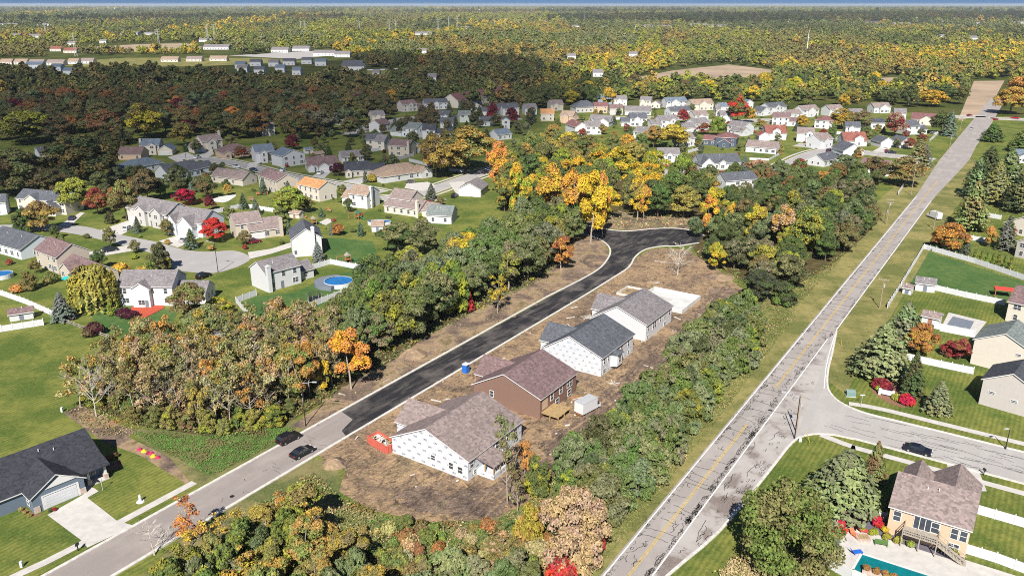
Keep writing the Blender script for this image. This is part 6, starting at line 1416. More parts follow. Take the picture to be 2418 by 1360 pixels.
for i in range(36):
    x, y = R.uniform(.4, Ld-.6), R.uniform(.3, Wd_-.3); a = R.uniform(0, 3.1); l_ = R.uniform(.3, 1.1)
    m_ = MB().bar((x, y, 1.1+R.random()*.2), (x+math.cos(a)*l_, min(Wd_-.15, max(.15, y+math.sin(a)*l_)), 1.15+R.random()*.35), R.uniform(.06, .4), .05); m_.build('debris', M[R.choice(('wood', 'vinyl', 'slab', 'cedar', 'black_metal', 'old_wood'))], root)
plain('toilet_blue', (.02, .13, .48), .5, .4, var=.1)
root = thing('portable_toilet', 'blue portable toilet with white roof on the kerb of the new street', 'portable toilet', P(1100, 880), -AX + math.pi)
m_ = MB().prism([(-.6, -.6), (.6, -.6), (.6, .6), (-.6, .6)], .12, 2.1); m_.build('cabin', M['toilet_blue'], root)
m_ = MB().add([(-.66, -.66, 2.1), (.66, -.66, 2.1), (.66, .66, 2.1), (-.66, .66, 2.1), (-.45, -.5, 2.38), (.45, -.5, 2.38), (.45, .5, 2.38), (-.45, .5, 2.38)], [(3, 2, 1, 0), (0, 1, 5, 4), (1, 2, 6, 5), (2, 3, 7, 6), (3, 0, 4, 7), (4, 5, 6, 7)]); m_.build('roof', M['vinyl'], root)
m_ = MB().box(-.65, .65, -.65, .65, 0, .12); m_.build('skid', M['black_metal'], root); m_ = MB().box(-.38, .38, -.63, -.6, .2, 1.95); m_.build('door', M['toilet_blue'], root); m_ = MB().box(-.62, -.6, -.45, .45, 1.7, 1.95); m_.build('vent', M['black_metal'], root); m_ = MB().box(.6, .63, -.5, .5, .2, 2.05); m_.build('side_panel', M['vinyl'], root)
# deck frame behind the brown house, boards laid one by one
root = thing('unfinished_deck', 'unfinished timber deck behind the brown house', 'deck', ST(109.4, -66.3) + SD*.2 + TD*.06, math.atan2(TD.y, TD.x))
for i in range(17): m_ = MB().box(.05, 4.1+R.uniform(-.12, .12), .15+i*.29, .41+i*.29, 1.45, 1.5); m_.build('board', M['wood'], root)
for y in (.2, 2.6, 4.9):
    m_ = MB().box(.1, 4.0, y, y+.1, 1.22, 1.449); m_.build('joist', M['wood'], root)
    for x in (2.0, 3.9): m_ = MB().box(x-.08, x+.08, y, y+.16, 0, 1.22); m_.build('post', M['wood'], root)
def lumber(label, x, y, n, L, spread, ang, m='wood'):
    root = thing('lumber_pile', label, 'lumber', P(x, y) + Vector((0, 0, .05)), ang)
    for i in range(n):
        a = R.gauss(0, spread); q = Vector((R.gauss(0, .4), (i-n/2)*.26, .03+.05*(i % 3)))
        e = Vector((math.cos(a), math.sin(a), 0))*L*R.uniform(.6, 1)*.5; m_ = MB().bar(q-e, q+e, .16, .06); m_.build('plank', M[R.choice((m, m, 'wood', 'kerb'))], root)
lumber('large pile of pale planks on the soil left of the plain white house', 1395, 748, 15, 4.5, .12, .75, 'kerb')
lumber('small stack of planks beside the portable toilet', 1160, 870, 5, 3.5, .2, -.3)
lumber('planks leaning in front of the white cargo truck', 1325, 1005, 7, 4.0, .2, .6)
lumber('planks beside the brown house', 1365, 940, 6, 4.5, .15, .62, 'cedar')
lumber('planks lying by the roof of the wrapped house', 1070, 945, 4, 3.2, .25, -.15)
lumber('timber offcuts on the soil behind the slate-roofed house', 1590, 785, 6, 3.0, .5, .6)
lumber('scattered boards right of the slate-roofed house', 1450, 905, 6, 2.4, .7, .6, 'kerb')
lumber('boards beside the open foundation', 1545, 668, 4, 4.0, .2, -.15, 'kerb')
lumber('white boards on the soil by the bend', 1500, 700, 3, 3, .3, .4, 'kerb')
root = thing('soil_heap', 'small grey soil heap beside the black sedan', 'soil heap', P(790, 1095)); 
def heap(r_, h_, seed):
    b = MB(); rr = random.Random(seed); n = 14; b.v = [(0, 0, h_)]
    for k, f in enumerate((.3, .6, .85, 1.0)):
        for i in range(n): a = 2*math.pi*i/n; q = r_*f*rr.uniform(.85, 1.15); b.v.append((math.cos(a)*q, math.sin(a)*q, max(0, h_*(1-f**1.4)*rr.uniform(.75, 1.2))))
    b.f = [(0, 1+i, 1+(i+1) % n) for i in range(n)]
    for k in range(3):
        for i in range(n): b.f.append((1+k*n+i, 1+(k+1)*n+i, 1+(k+1)*n+(i+1) % n, 1+k*n+(i+1) % n))
    b.m = [0]*len(b.f); return b
heap(2.3, 1.1, 1).build('mound', M['verge_dirt'], root)
for lb_, x, y, r_, h_ in (('brown spoil heap at the wood edge above the new street', 975, 838, 3.6, 1.5), ('brush and soil heap left of the cul-de-sac bend', 1372, 640, 3.4, 1.0), ('brush heap on the cleared ground right of the cul-de-sac', 1700, 655, 4.5, 1.1)):
    root = thing('soil_heap', lb_, 'soil heap', P(x, y)); heap(r_, h_, x).build('mound', M['verge_dirt'], root)
root = thing('manhole', 'round manhole cover in the old street', 'manhole', P(548, 1172) + Vector((0, 0, .052))); MB().tube((0, 0, 0), (0, 0, .02), .4, .4, 16).build('cover', M['black_metal'], root)
# fallen trunks and branches
for i, (x, y, x2, y2) in enumerate(((1545, 618, 1630, 628), (1560, 625, 1590, 602), (1415, 505, 1495, 512), (1460, 500, 1490, 512), (905, 905, 925, 895), (800, 930, 816, 936))):
    a_, b_ = P(x, y), P(x2, y2); root = thing('fallen_trunk', ['long pale felled trunk below the dead white tree', 'short felled trunk propped beside the dead white tree', 'felled trunk behind the far cul-de-sac kerb', 'slanting felled trunk behind the cul-de-sac', 'broken branch on the roadside slope', 'forked branch near the lamp post slope'][i], 'log', a_)
    MB().tube((0, 0, .2), b_-a_+Vector((0, 0, .3)), .18, .1, 7).build('log', M['pale_bark'], root)

db = MB(); kx = 0
while kx < 230:
    s_, t_ = R.uniform(80, 185), R.uniform(-90, -54); p_ = ST(s_, t_)
    if not inpoly(p_.x, p_.y, [(q.x, q.y) for q in SITE]): continue
    kx += 1; a_ = R.uniform(0, 3.14); l_ = R.choice((.15, .25, .5, 1.2)); d_ = Vector((math.cos(a_), math.sin(a_), 0))*l_; z_ = .2 + R.random()*.06
    db.bar(p_-d_+Vector((0, 0, z_)), p_+d_+Vector((0, 0, z_+.03)), R.uniform(.08, .35), .12, R.randrange(4))
o = db.build('site_debris', [M['kerb'], M['wood'], M['mud'], M['mud']]); tag(o, 'scraps, clods and offcuts strewn over the building site', None, None, 'stuff')
# ---------------------------------------------------------------- poles and lamps
def lamp(label, x, y, h_, ang, arm=2.2):
    root = thing('street_lamp', label, 'street lamp', P(x, y), ang)
    MB().tube((0, 0, 0), (0, 0, .5), .16, .14, 8).build('base', M['black_metal'], root); MB().tube((0, 0, .5), (0, 0, h_), .11, .07, 8).build('pole', M['black_metal'], root)
    a_ = MB().bar((0, 0, h_-.1), (arm, 0, h_+.25), .07).build('arm', M['galvanised'], root); MB().box(arm-.1, arm+.75, -.16, .16, h_+.17, h_+.33).build('lamp_head', M['galvanised'], root)
lamp('dark street lamp standing left of the new street by the weeds', 722, 1006, zat(P(722, 1006).y, 904), -.05)
lamp('dark street lamp on the cul-de-sac lawn', 515, 643, zat(P(515, 643).y, 573), math.pi*.9)
lamp('dark street lamp at the far turning circle', 441, 389, zat(P(441, 389).y, 345), math.pi/2)
lamp('dark street lamp at the corner of main road and side street', 1876, 1036, 9, math.pi*.86, 2.6)
lamp('small dark lamp post on the north side of the side street', 2374, 1060, 4.2, 3.5, .6)
def upole(label, x, y, top, arms=1, ang=AX):
    h_ = zat(P(x, y).y, top); root = thing('utility_pole', label, 'utility pole', P(x, y), -ang)
    MB().tube((0, 0, 0), (0, 0, h_), .14, .09, 8).build('pole', M['pole_wood'], root)
    for i in range(arms):
        z = h_-.4-i*1.1; c = MB().box(-1.3, 1.3, -.2, -.08, z, z+.14).build('crossarm', M['old_wood'], root)
        for x_ in (-1.15, -.6, .6, 1.15): MB().tube((x_, -.14, z+.14), (x_, -.14, z+.34), .05, .04, 6).build('insulator', M['trim'], c)
    MB().tube((.3, 0, h_-2.4), (.3, 0, h_-1.5), .2, .2, 8).build('transformer', M['galvanised'], root)
upole('wooden utility pole beside the camper truck', 2204, 542, 498); upole('wooden utility pole left of the road near the white fence', 2151, 462, 374, 2); upole('wooden utility pole with double crossarm at the right wood', 2093, 531, 470, 2)
upole('wooden utility pole on the verge behind the pines', 2077, 728, 658); upole('wooden utility pole at the crossing', 2266, 314, 277, 2); upole('bare wooden pole at the corner of the side street', 1880, 1022, 932, 0)
upole('second wooden pole behind the double crossarm pole', 2088, 527, 488, 0); upole('wooden pole near the corner spruces', 2238, 372, 318, 2)
# ---------------------------------------------------------------- sheds and garden things
def shed(label, a, b, d, e, rc, wc, axis='x'): house(label, a, b, d, e, rc, wc, axis, wins=(), doors=((.5, 0),), name='shed', cat='shed')
shed('small grey-roofed white garden shed at the wood edge', (514, 806), (548, 800), 3.2, 2.0, 'slate', 'pale'); shed('little shed with brown roof behind the white fence at left', (24, 760), (80, 752), 3.0, 2.0, 'brown', 'white')
shed('white shed with grey hipped roof in the deep green yard', (2160, 686), (2206, 692), 4, 2.4, 'grey', 'white'); shed('small white playhouse left of the grey-roofed yard shed', (2130, 693), (2150, 697), 2.6, 1.9, 'taupe', 'white')
shed('white pool house with taupe roof beside the covered pool', (2174, 765), (2214, 774), 3.2, 2.4, 'taupe', 'white'); shed('little wooden shed beside the yellow-green tree', (684, 514), (707, 517), 2.6, 2.0, 'tan', 'cream')
shed('small white pool shed below the oval pool', (878, 548), (905, 548), 4.5, 2.3, 'tan', 'white'); shed('tan shed behind the bungalow row', (745, 374), (766, 371), 3, 2.2, 'tan', 'tan')
shed('white play shed in the yard right of the asymmetric roof house', (722, 364), (740, 362), 3, 2.2, 'blue', 'white')
def above_pool(label, x, y, rx, ry, deck=False):
    root = thing('swimming_pool', label, 'swimming pool', P(x, y)); n = 28; w_ = MB(); k = mpp(x, y)
    pts = [(math.cos(2*math.pi*i/n)*rx, math.sin(2*math.pi*i/n)*ry) for i in range(n)]; inn = [(a*.96, b*.96) for a, b in pts]
    for i in range(n):
        j = (i+1) % n; w_.add([(*pts[i], 0), (*pts[j], 0), (*pts[j], 1.3), (*pts[i], 1.3), (*inn[i], 1.3), (*inn[j], 1.3)], [(0, 1, 2, 3), (3, 2, 5, 4)])
    w_.build('pool_wall', M['vinyl'], root); MB().add([(*q, 1.12) for q in inn], [tuple(range(n))]).build('water', M['pool_water'], root)
    if deck:
        a_ = [math.radians(q) for q in range(95, 266, 10)]; o_ = [(math.cos(q)*rx*1.55-rx*.1, math.sin(q)*ry*1.35) for q in a_] + [(math.cos(q)*rx*1.02, math.sin(q)*ry*1.02) for q in reversed(a_)]
        d_ = MB(); m_n = len(a_)
        d_.add([(*q, 0) for q in o_] + [(*q, 1.2) for q in o_], [(2*m_n+i, 2*m_n+i+1, 4*m_n-2-i, 4*m_n-1-i) for i in range(m_n-1)] + [(i, i+1, 2*m_n+i+1, 2*m_n+i) for i in range(2*m_n-1)]); d_.build('pool_deck', M['cover'], root)
above_pool('round above-ground pool with dark curved deck', 800, 672, 4.3, 4.3, True); above_pool('oval blue above-ground pool on the lawn', 896, 530, 4.4, 2.6); above_pool('above-ground pool at the left edge', 4, 655, 3.2, 3.2)
# garden pool with paving
PV = sheet('pool_patio', pxs((1999, 1235), (2030, 1236), (2100, 1262), (2280, 1322), (2440, 1372), (2400, 1450), (2200, 1450), (1960, 1330)), .06, M['concrete'])
sheet('planting_bed', pxs((1996, 1208), (2092, 1236), (2275, 1314), (2278, 1322), (2235, 1318), (2098, 1274), (2050, 1252), (2000, 1238), (1966, 1322), (1944, 1322)), .065, M['gravel'])
Pp = pxs((2034, 1307), (2190, 1357), (2320, 1400), (2270, 1450), (2140, 1405), (2012, 1345)); root = thing('garden_pool', 'teal in-ground pool beside the peach house patio', 'swimming pool', Pp[0])
MB().add([(*(q-Pp[0])[:2], .085) for q in Pp], [tuple(range(len(Pp)-1, -1, -1))]).build('water', M['teal_water'], root)
for i in range(len(Pp)):
    a_, b_ = Pp[i]-Pp[0], Pp[(i+1) % len(Pp)]-Pp[0]; MB().bar(a_+Vector((0, 0, .08)), b_+Vector((0, 0, .08)), .4, .08).build('coping', M['slab'], root)
root = thing('planter_ledge', 'low stone planter with rusty plants along the garden pool', 'planter', P(2036, 1350)); dd = (P(2120, 1377)-P(2036, 1350))
MB().bar(Vector((0, 0, .35)), dd+Vector((0, 0, .35)), 1.0, .7).build('stone', M['stone_edge'], root)
for i in range(4): tree(0, 0, 1.0, 1.3, 'shrub', 'ru', 'go', None, P(2036, 1350)+dd*(.12+.25*i)+Vector((0, 0, .6))); tag(TREES[-1][0], ['first', 'second', 'third', 'fourth'][i] + ' rusty plant from the left in the stone planter', 'shrub')
def chair(label, x, y, ang, m, L=1.7):
    root = thing('lounge_chair', label, 'chair', P(x, y)+Vector((0, 0, .062)), ang)
    MB().box(0, L*.65, -.4, .4, .3, .38).build('seat', m, root); MB().bar((0, 0, .34), (-.45, 0, .95), .8, .07).build('backrest', m, root)
    for q in ((.1, -.34), (.1, .34), (L*.6, -.34), (L*.6, .34)): MB().box(q[0]-.04, q[0]+.04, q[1]-.04, q[1]+.04, 0, .3).build('leg', m, root)
chair('orange-red deck chair beside the fire pit', 2013, 1262, -1.2, plain('seat_orange', (.55, .16, .08))); chair('red garden chair behind the fire pit', 2031, 1255, -.3, plain('seat_red', (.5, .06, .06)))
chair('blue sun lounger at the head of the garden pool', 2014, 1308, .2, plain('seat_blue', (.02, .12, .5)), 2.2)
root = thing('garden_bench', 'green garden bench on the pool patio', 'bench', P(2080, 1288)+Vector((0, 0, .062)), -.33); bm_ = plain('bench_green', (.09, .17, .05))
MB().box(-.95, .95, -.25, .25, .4, .46).build('seat', bm_, root); MB().box(-.95, .95, .2, .26, .46, .9).build('backrest', bm_, root)
for x in (-.85, .85): MB().box(x-.05, x+.05, -.22, .22, 0, .4).build('leg', bm_, root)
root = thing('fire_pit', 'brown striped fire pit table on the pool patio', 'fire pit', P(2038, 1273)+Vector((0, 0, .062))); MB().tube((0, 0, 0), (0, 0, .4), 1.1, 1.1, 16).build('stone_ring', M['stone_edge'], root)
for i in range(5): MB().box(-.8+i*.34, -.56+i*.34, -.6, .6, .4, .46).build('slat', M['wood'], root)
root = thing('covered_pool', 'grey covered rectangular pool beside the white pool house', 'swimming pool', P(2228, 778)); q_ = pxs((2228, 778), (2285, 788), (2300, 760), (2250, 748))
MB().prism([tuple((v-P(2228, 778))[:2]) for v in q_], .08, .14).build('cover', M['cover'], root)
sheet('pool_patio', pxs((2218, 782), (2300, 798), (2330, 760), (2240, 738)), .06, M['concrete'])
# red patio, deck, furniture
root = thing('red_patio', 'brick-red patio behind the white house', 'patio', P(300, 742)); q_ = pxs((300, 742), (312, 752), (345, 750), (388, 728), (386, 716), (315, 722))
MB().prism([tuple((v-P(300, 742))[:2]) for v in q_], .02, .16).build('paving', M['red_deck'], root)
root = thing('red_pergola', 'bright red garden pergola at the right edge', 'pergola', P(2368, 700), -.4); MB().box(-2.4, 2.4, -1.6, 1.6, 2.2, 2.4).build('roof', plain('canopy_red', (.6, .07, .05)), root)
for x in (-2.2, 2.2):
    for y in (-1.4, 1.4): MB().box(x-.08, x+.08, y-.08, y+.08, 0, 2.2).build('post', M['cedar'], root)
root = thing('garden_parasol', 'teal garden parasol beside the willow', 'parasol', P(165, 672)); MB().tube((0, 0, 0), (0, 0, 2.5), .04, .04, 6).build('pole', M['galvanised'], root)
MB().add([(math.cos(i*math.pi/4)*2.0, math.sin(i*math.pi/4)*2.0, 2.1) for i in range(8)] + [(0, 0, 2.7)], [(i, (i+1) % 8, 8) for i in range(8)]).build('canopy', plain('canopy_teal', (.02, .40, .38)), root)
root = thing('trampoline', 'black netted trampoline in the deep green yard', 'trampoline', P(744, 712))
MB().tube((0, 0, .8), (0, 0, .86), 1.9, 1.9, 20).build('mat', M['black_metal'], root)
for i in range(8): a = i*math.pi/4; MB().tube((math.cos(a)*2, math.sin(a)*2, 0), (math.cos(a)*2, math.sin(a)*2, 2.5), .04, .04, 6).build('pole', M['galvanised'], root)
n_ = MB()
for z in [.9+.12*i for i in range(14)]:
    for i in range(16): a, b = i*math.pi/8, (i+1)*math.pi/8; n_.bar((math.cos(a)*1.95, math.sin(a)*1.95, z), (math.cos(b)*1.95, math.sin(b)*1.95, z), .03)
n_.build('net', M['black_metal'], root)
def playset(label, x, y, c):
    root = thing('playset', label, 'playset', P(x, y), R.uniform(-.5, .5))
    for q in ((-.8, -.8), (.8, -.8), (.8, .8), (-.8, .8)): MB().box(q[0]-.07, q[0]+.07, q[1]-.07, q[1]+.07, 0, 2.6).build('post', M['cedar'], root)
    MB().box(-.9, .9, -.9, .9, 1.2, 1.3).build('platform', M['cedar'], root)
    MB().add([(-1, -1, 2.5), (1, -1, 2.5), (1, 1, 2.5), (-1, 1, 2.5), (0, -1, 3.3), (0, 1, 3.3)], [(0, 1, 4), (2, 3, 5), (1, 2, 5, 4), (3, 0, 4, 5)]).build('canopy', c, root)
    MB().bar((.9, 0, 1.25), (2.9, 0, .1), .6, .08).build('slide', plain('slide_green', (.03, .25, .12)), root); MB().bar((-.8, 0, 2.4), (-3.6, 0, 2.4), .12).build('swing_beam', M['cedar'], root)
    for y_ in (-.7, .7): MB().bar((-3.6, 0, 2.4), (-3.6, y_, 0), .1).build('swing_leg', M['cedar'], root)
playset('wooden playset with green canopy left of the oval pool', 845, 518, plain('canopy_green', (.05, .16, .13))); playset('wooden playset with swings above the gable chimney house', 742, 531, M['old_wood']); playset('tall wooden play tower behind the white pool fence', 822, 620, M['old_wood'])
playset('small playset with red canopy in the deep green yard corner', 2390, 560, plain('canopy_brown', (.25, .07, .05)))
# entrance sign, transformer box, hydrant, mailboxes, statue, mums
sheet('planting_bed', smooth(pxs((2058, 925), (2065, 905), (2100, 893), (2130, 910), (2150, 950), (2135, 962), (2095, 950), (2058, 925)), 4), .03, M['mulch'])
root = thing('entrance_sign', 'pale stone entrance sign in the shrub bed at the street corner', 'sign', P(2092, 935), -.55)
for x in (-1.3, 1.3): MB().box(x-.25, x+.25, -.2, .2, 0, 1.5).build('pillar', M['slab'], root)
MB().box(-1.05, 1.05, -.08, .08, .35, 1.35).build('sign_board', M['wall_pale'], root)
root = thing('transformer_box', 'green utility box on the corner lawn', 'utility box', P(2008, 934), -.2); MB().box(-.9, .9, -.7, .7, 0, 1.1).build('cabinet', plain('box_green', (.16, .25, .23)), root); MB().box(-1.0, 1.0, -.8, .8, 0, .1).build('pad', M['concrete'], root); MB().box(-.92, .92, -.72, .72, 1.1, 1.16).build('lid', plain('box_lid', (.24, .33, .31)), root)
def small(name, label, cat, x, y, f): root = thing(name, label, cat, P(x, y)); f(root); return root
small('street_sign', 'green street name sign by the corner walk', 'street sign', 2033, 958, lambda r_: (MB().tube((0, 0, 0), (0, 0, 2.6), .04, .04, 6).build('pole', M['galvanised'], r_), MB().box(-.5, .5, -.02, .02, 2.35, 2.6).build('name_plate', M['vinyl'], r_)))
small('marker_post', 'yellow marker post on the verge beside the pines', 'marker post', 1986, 815, lambda r_: MB().tube((0, 0, 0), (0, 0, 1.4), .06, .06, 6).build('post', M['paint_yellow'], r_))
small('marker_post', 'yellow guy-wire guard on the corner lawn', 'marker post', 1912, 1045, lambda r_: MB().tube((0, 0, 0), (-.8, .6, 2.4), .05, .05, 6).build('guard', M['paint_yellow'], r_))
small('utility_pedestal', 'small white utility pedestal on the corner lawn by the kerb', 'utility box', 1889, 1042, lambda r_: MB().box(-.25, .25, -.2, .2, 0, .7).build('cabinet', M['vinyl'], r_))
small('utility_pedestal', 'pale green utility pedestal at the edge of the big lawn', 'utility box', 147, 972, lambda r_: MB().box(-.2, .2, -.2, .2, 0, 1.0).build('cabinet', M['wall_mint'], r_))
small('utility_pedestal', 'white utility pedestal by the bottom-left sidewalk', 'utility box', 52, 1338, lambda r_: MB().box(-.18, .18, -.18, .18, 0, 1.0).build('cabinet', M['vinyl'], r_))
small('yard_statue', 'white yard ornament hydrant on the front lawn of the dark blue house', 'hydrant', 332, 1184, lambda r_: (MB().tube((0, 0, 0), (0, 0, .15), .7, .6, 12).build('base', M['slab'], r_), MB().tube((0, 0, .15), (0, 0, 1.1), .28, .2, 10).build('barrel', M['vinyl'], r_), MB().tube((0, 0, 1.1), (0, 0, 1.4), .24, .05, 10).build('cap', M['vinyl'], r_)))  # white yard statue on a round base, not a water outlet
small('yard_lamp', 'slim lamp post on the front lawn of the dark blue house', 'lamp', 243, 1158, lambda r_: (MB().tube((0, 0, 0), (0, 0, 2.0), .05, .05, 6).build('pole', M['galvanised'], r_), MB().tube((0, 0, 2.0), (0, 0, 2.3), .1, .16, 8).build('lantern', M['vinyl'], r_)))
for lb_, x, y in (('black mailbox beside the big driveway', 185, 1300), ('black mailbox by the cul-de-sac driveway', 272, 553), ('dark mailbox at the side street kerb', 2322, 1122), ('white mailbox on the lawn by the curving street', 974, 452)):
    small('mailbox', lb_, 'mailbox', x, y, lambda r_: (MB().box(-.06, .06, -.06, .06, 0, 1.0).build('post', M['black_metal'], r_), MB().box(-.16, .16, -.3, .3, 1.0, 1.35).build('box', M['vinyl' if 'white' in lb_ else 'black_metal'], r_)))
MUM = [plain('bloom_pink', (.42, .03, .10)), plain('bloom_yellow', (.65, .45, .03)), plain('bloom_red', (.22, .02, .05))]
for i, (x, y, c) in enumerate(((330, 1062, 0), (340, 1066, 1), (351, 1071, 2), (357, 1071, 0), (362, 1078, 1), (373, 1081, 0))):
    root = thing('flower_mound', ['first pink', 'first yellow', 'dark red', 'second pink', 'second yellow', 'last pink'][i] + ' flower mound in the row beside the dark blue house', 'flowers', P(x, y)); heap(.55, .55, i+20).build('bloom', MUM[c], root)
for i, (x, y, c) in enumerate(((120, 1208, 'dk'), (129, 1206, 'cr'))): T(x, y, y-9, 12, 'shrub', c, c, ['green', 'red'][i] + ' potted plant beside the white garage door')
for i in range(8): T(218+i*8, 1108-i*4, 1094-i*4, 15, 'shrub', ('cr', 'ru', 'br', 'dk')[i % 4], 'cr', '%s shrub from the left in the porch bed of the dark blue house' % ORD[i].replace('nearest', 'first'))
for i in range(7): T(10+i*10, 1178+i*7, 1168+i*7, 10, 'shrub', 'yg', 'tn', '%s clump from the top along the blue side wall' % ORD[i].replace('nearest', 'first'))
sheet('planting_bed', pxs((0, 1172), (70, 1222), (110, 1212), (82, 1214), (8, 1165)), .03, M['mulch']); sheet('planting_bed', pxs((210, 1112), (285, 1085), (290, 1098), (225, 1132)), .03, M['mulch'])
root = thing('sports_court', 'oval grey sports court behind the plain beige house', 'court', P(545, 472)); q_ = smooth(pxs((500, 472), (515, 466), (540, 462), (558, 461), (548, 470), (532, 478), (510, 477), (500, 472)), 3); MB().prism([tuple((v-P(545, 472))[:2]) for v in q_[:-1]], .02, .08).build('slab', M['slab'], root)
sheet('patio', pxs((750, 527), (772, 516), (790, 521), (770, 532)), .04, M['concrete'])
small('garden_table', 'green plastic water table on the lawn by the split rail fence', 'table', 329, 778, lambda r_: (MB().box(-.8, .8, -.5, .5, .5, .75).build('top', plain('plastic_teal', (.02, .38, .28)), r_), [MB().box(x-.06, x+.06, -.4, .4, 0, .5).build('leg', M['galvanised'], r_) for x in (-.6, .6)]))
root = thing('orange_canvas', 'orange tarpaulin hanging among the pale trunks', 'tarpaulin', P(203, 935)); MB().add([(-.9, 0, 1.2), (.8, .5, .8), (1.1, .6, 2.2), (.1, .2, 3.6), (-.9, 0, 3.0), (-.85, .15, 1.2), (.85, .65, .8), (1.15, .75, 2.2), (.15, .35, 3.6), (-.85, .15, 3.0)], [(0, 1, 2, 3, 4), (9, 8, 7, 6, 5), (0, 5, 6, 1), (1, 6, 7, 2), (2, 7, 8, 3), (3, 8, 9, 4), (4, 9, 5, 0)]).build('cloth', plain('tarp', (.55, .19, .05)), root)
root = thing('back_deck', 'wooden back deck with red furniture behind the plain beige house', 'deck', P(605, 462), .3); MB().box(0, 5, 0, 3, .5, .65).build('boards', M['cedar'], root)
for x in (.3, 2.5, 4.7): MB().box(x-.08, x+.08, .05, .2, 0, 1.5).build('post', M['cedar'], root)
MB().box(0, 5, 0, .08, 1.3, 1.42).build('rail', M['cedar'], root)
# ---------------------------------------------------------------- far distance
FAR_AT = []
def far_house(label, x, y, wpx, d, e, rc, wc, name='house', cat='house', group=None, roll=0):
    A, B = P(x, y), P(x+wpx, y+roll); v = B-A; W = v.length
    root = thing(name, label, cat, A, math.atan2(v.y, v.x), group)
    FAR_AT.append((A.x, A.y, B.x, d, e))
    a_, b_ = block(0, W, 0, d, e, e, e+.3*min(d, 14), 'x'); a_.build('wall', M['wall_'+wc], root); b_.build('roof', [M['roof_'+rc], M['trim']], root)
    if wpx > 14:
        for i in range(max(2, int(W/5))): put_window(root, W*(i+.5)/max(2, int(W/5)), 0, 1.7, 0, 1.4, 1.4, True)
    return root
k = 0
for x, y, w_, rc, wc, lb in ((0, 153, 28, 'tan', 'cream', 'first'), (33, 153, 30, 'tan', 'cream', 'second'), (68, 154, 34, 'taupe', 'cream', 'third'), (110, 155, 40, 'taupe', 'cream', 'fourth'), (160, 152, 24, 'tan', 'white', 'fifth'), (190, 151, 30, 'taupe', 'white', 'sixth'), (380, 147, 40, 'tan', 'cream', 'seventh'), (440, 146, 36, 'taupe', 'cream', 'eighth'), (495, 145, 40, 'tan', 'cream', 'ninth')):
    far_house(lb + ' long terrace from the left beyond the shaded wood', x, y, w_, 12, 3.4, rc, wc, 'terrace', 'building')
for x, y, w_, lb in ((555, 163, 24, 'first'), (590, 157, 26, 'second'), (634, 158, 24, 'third'), (668, 155, 28, 'fourth'), (712, 152, 24, 'fifth'), (744, 156, 26, 'sixth'), (560, 172, 24, 'seventh'), (600, 176, 24, 'eighth'), (650, 172, 22, 'ninth'), (690, 178, 20, 'tenth'), (810, 160, 46, 'eleventh'), (806, 168, 54, 'twelfth')):
    far_house(lb + ' white house from the left in the shaded far row', x, y, w_, 11, 5.5, R.choice(('slate', 'blue', 'grey')), 'white')
for x, y, w_, lb in ((60, 163, 40, 'long pale roof'), (120, 168, 24, 'small white gable'), (150, 178, 22, 'pale tall gable')): far_house(lb + ' among dark trees at far left', x, y, w_, 11, 5, 'blue', 'pale')
far_house('red-roofed far building at the field edge', 118, 122, 26, 16, 4, 'red', 'cream', 'building', 'building'); far_house('second red-roofed far building right of the first', 150, 126, 30, 16, 4, 'red', 'cream', 'building', 'building')
ORD2 = ORD + ['%s far' % q for q in ORD]
for i, (x, y, w_) in enumerate(((0, 62, 40), (88, 62, 30), (25, 88, 22), (60, 90, 40), (285, 84, 40), (340, 84, 30), (480, 118, 60), (470, 100, 30), (640, 125, 40), (690, 122, 40), (740, 133, 50), (790, 136, 36), (980, 84, 40), (1075, 70, 34), (1420, 68, 18), (1350, 66, 20), (1500, 66, 36), (1540, 67, 46), (1630, 63, 40), (1665, 66, 50), (2110, 60, 40), (2040, 56, 40), (2190, 53, 40), (2260, 48, 60), (2300, 58, 30), (2390, 57, 40), (2210, 90, 30), (2270, 95, 40), (1485, 135, 20), (1340, 140, 20), (880, 182, 16), (1010, 193, 20), (1400, 182, 24), (160, 108, 20), (235, 103, 16), (985, 127, 22))):
    far_house('%s far white building, counted from the left along the distant tree line' % (['nearest left', 'next left'][i] if i < 2 else 'pale' ) if False else 'far %s building %s' % (R.choice(('white', 'pale')), ['by the left edge', 'left of the dark band', 'under the first pylon', 'right of the first pylon', 'behind the tan field', 'behind the tan field, right', 'below the pylon pair', 'left of the pylon pair', 'in the sunlit tree belt', 'beside the tree-belt houses', 'right end of the tree-belt houses', 'at the sunlit corner', 'left of the substation', 'below the substation', 'left of the white sheds', 'first among the white sheds', 'second among the white sheds', 'third among the white sheds', 'fourth among the white sheds', 'long right end of the white sheds', 'right of the mast', 'behind the mast', 'in the far right trees', 'largest at the far right', 'below the largest far right one', 'at the right edge', 'amid the far right oaks', 'right of the far right oaks', 'near the tan fields', 'left of the tan fields', 'in the shaded park wood', 'below the park loop', 'in the sunlit gap by the wood', 'left of the red roofs', 'between trees by the field', 'right of the park pines'][i]), x, y, w_, 18 if w_ > 30 else 11, 5.5 if y < 70 else 4.5, 'grey', 'white', 'house' if y > 80 else 'warehouse', 'building')
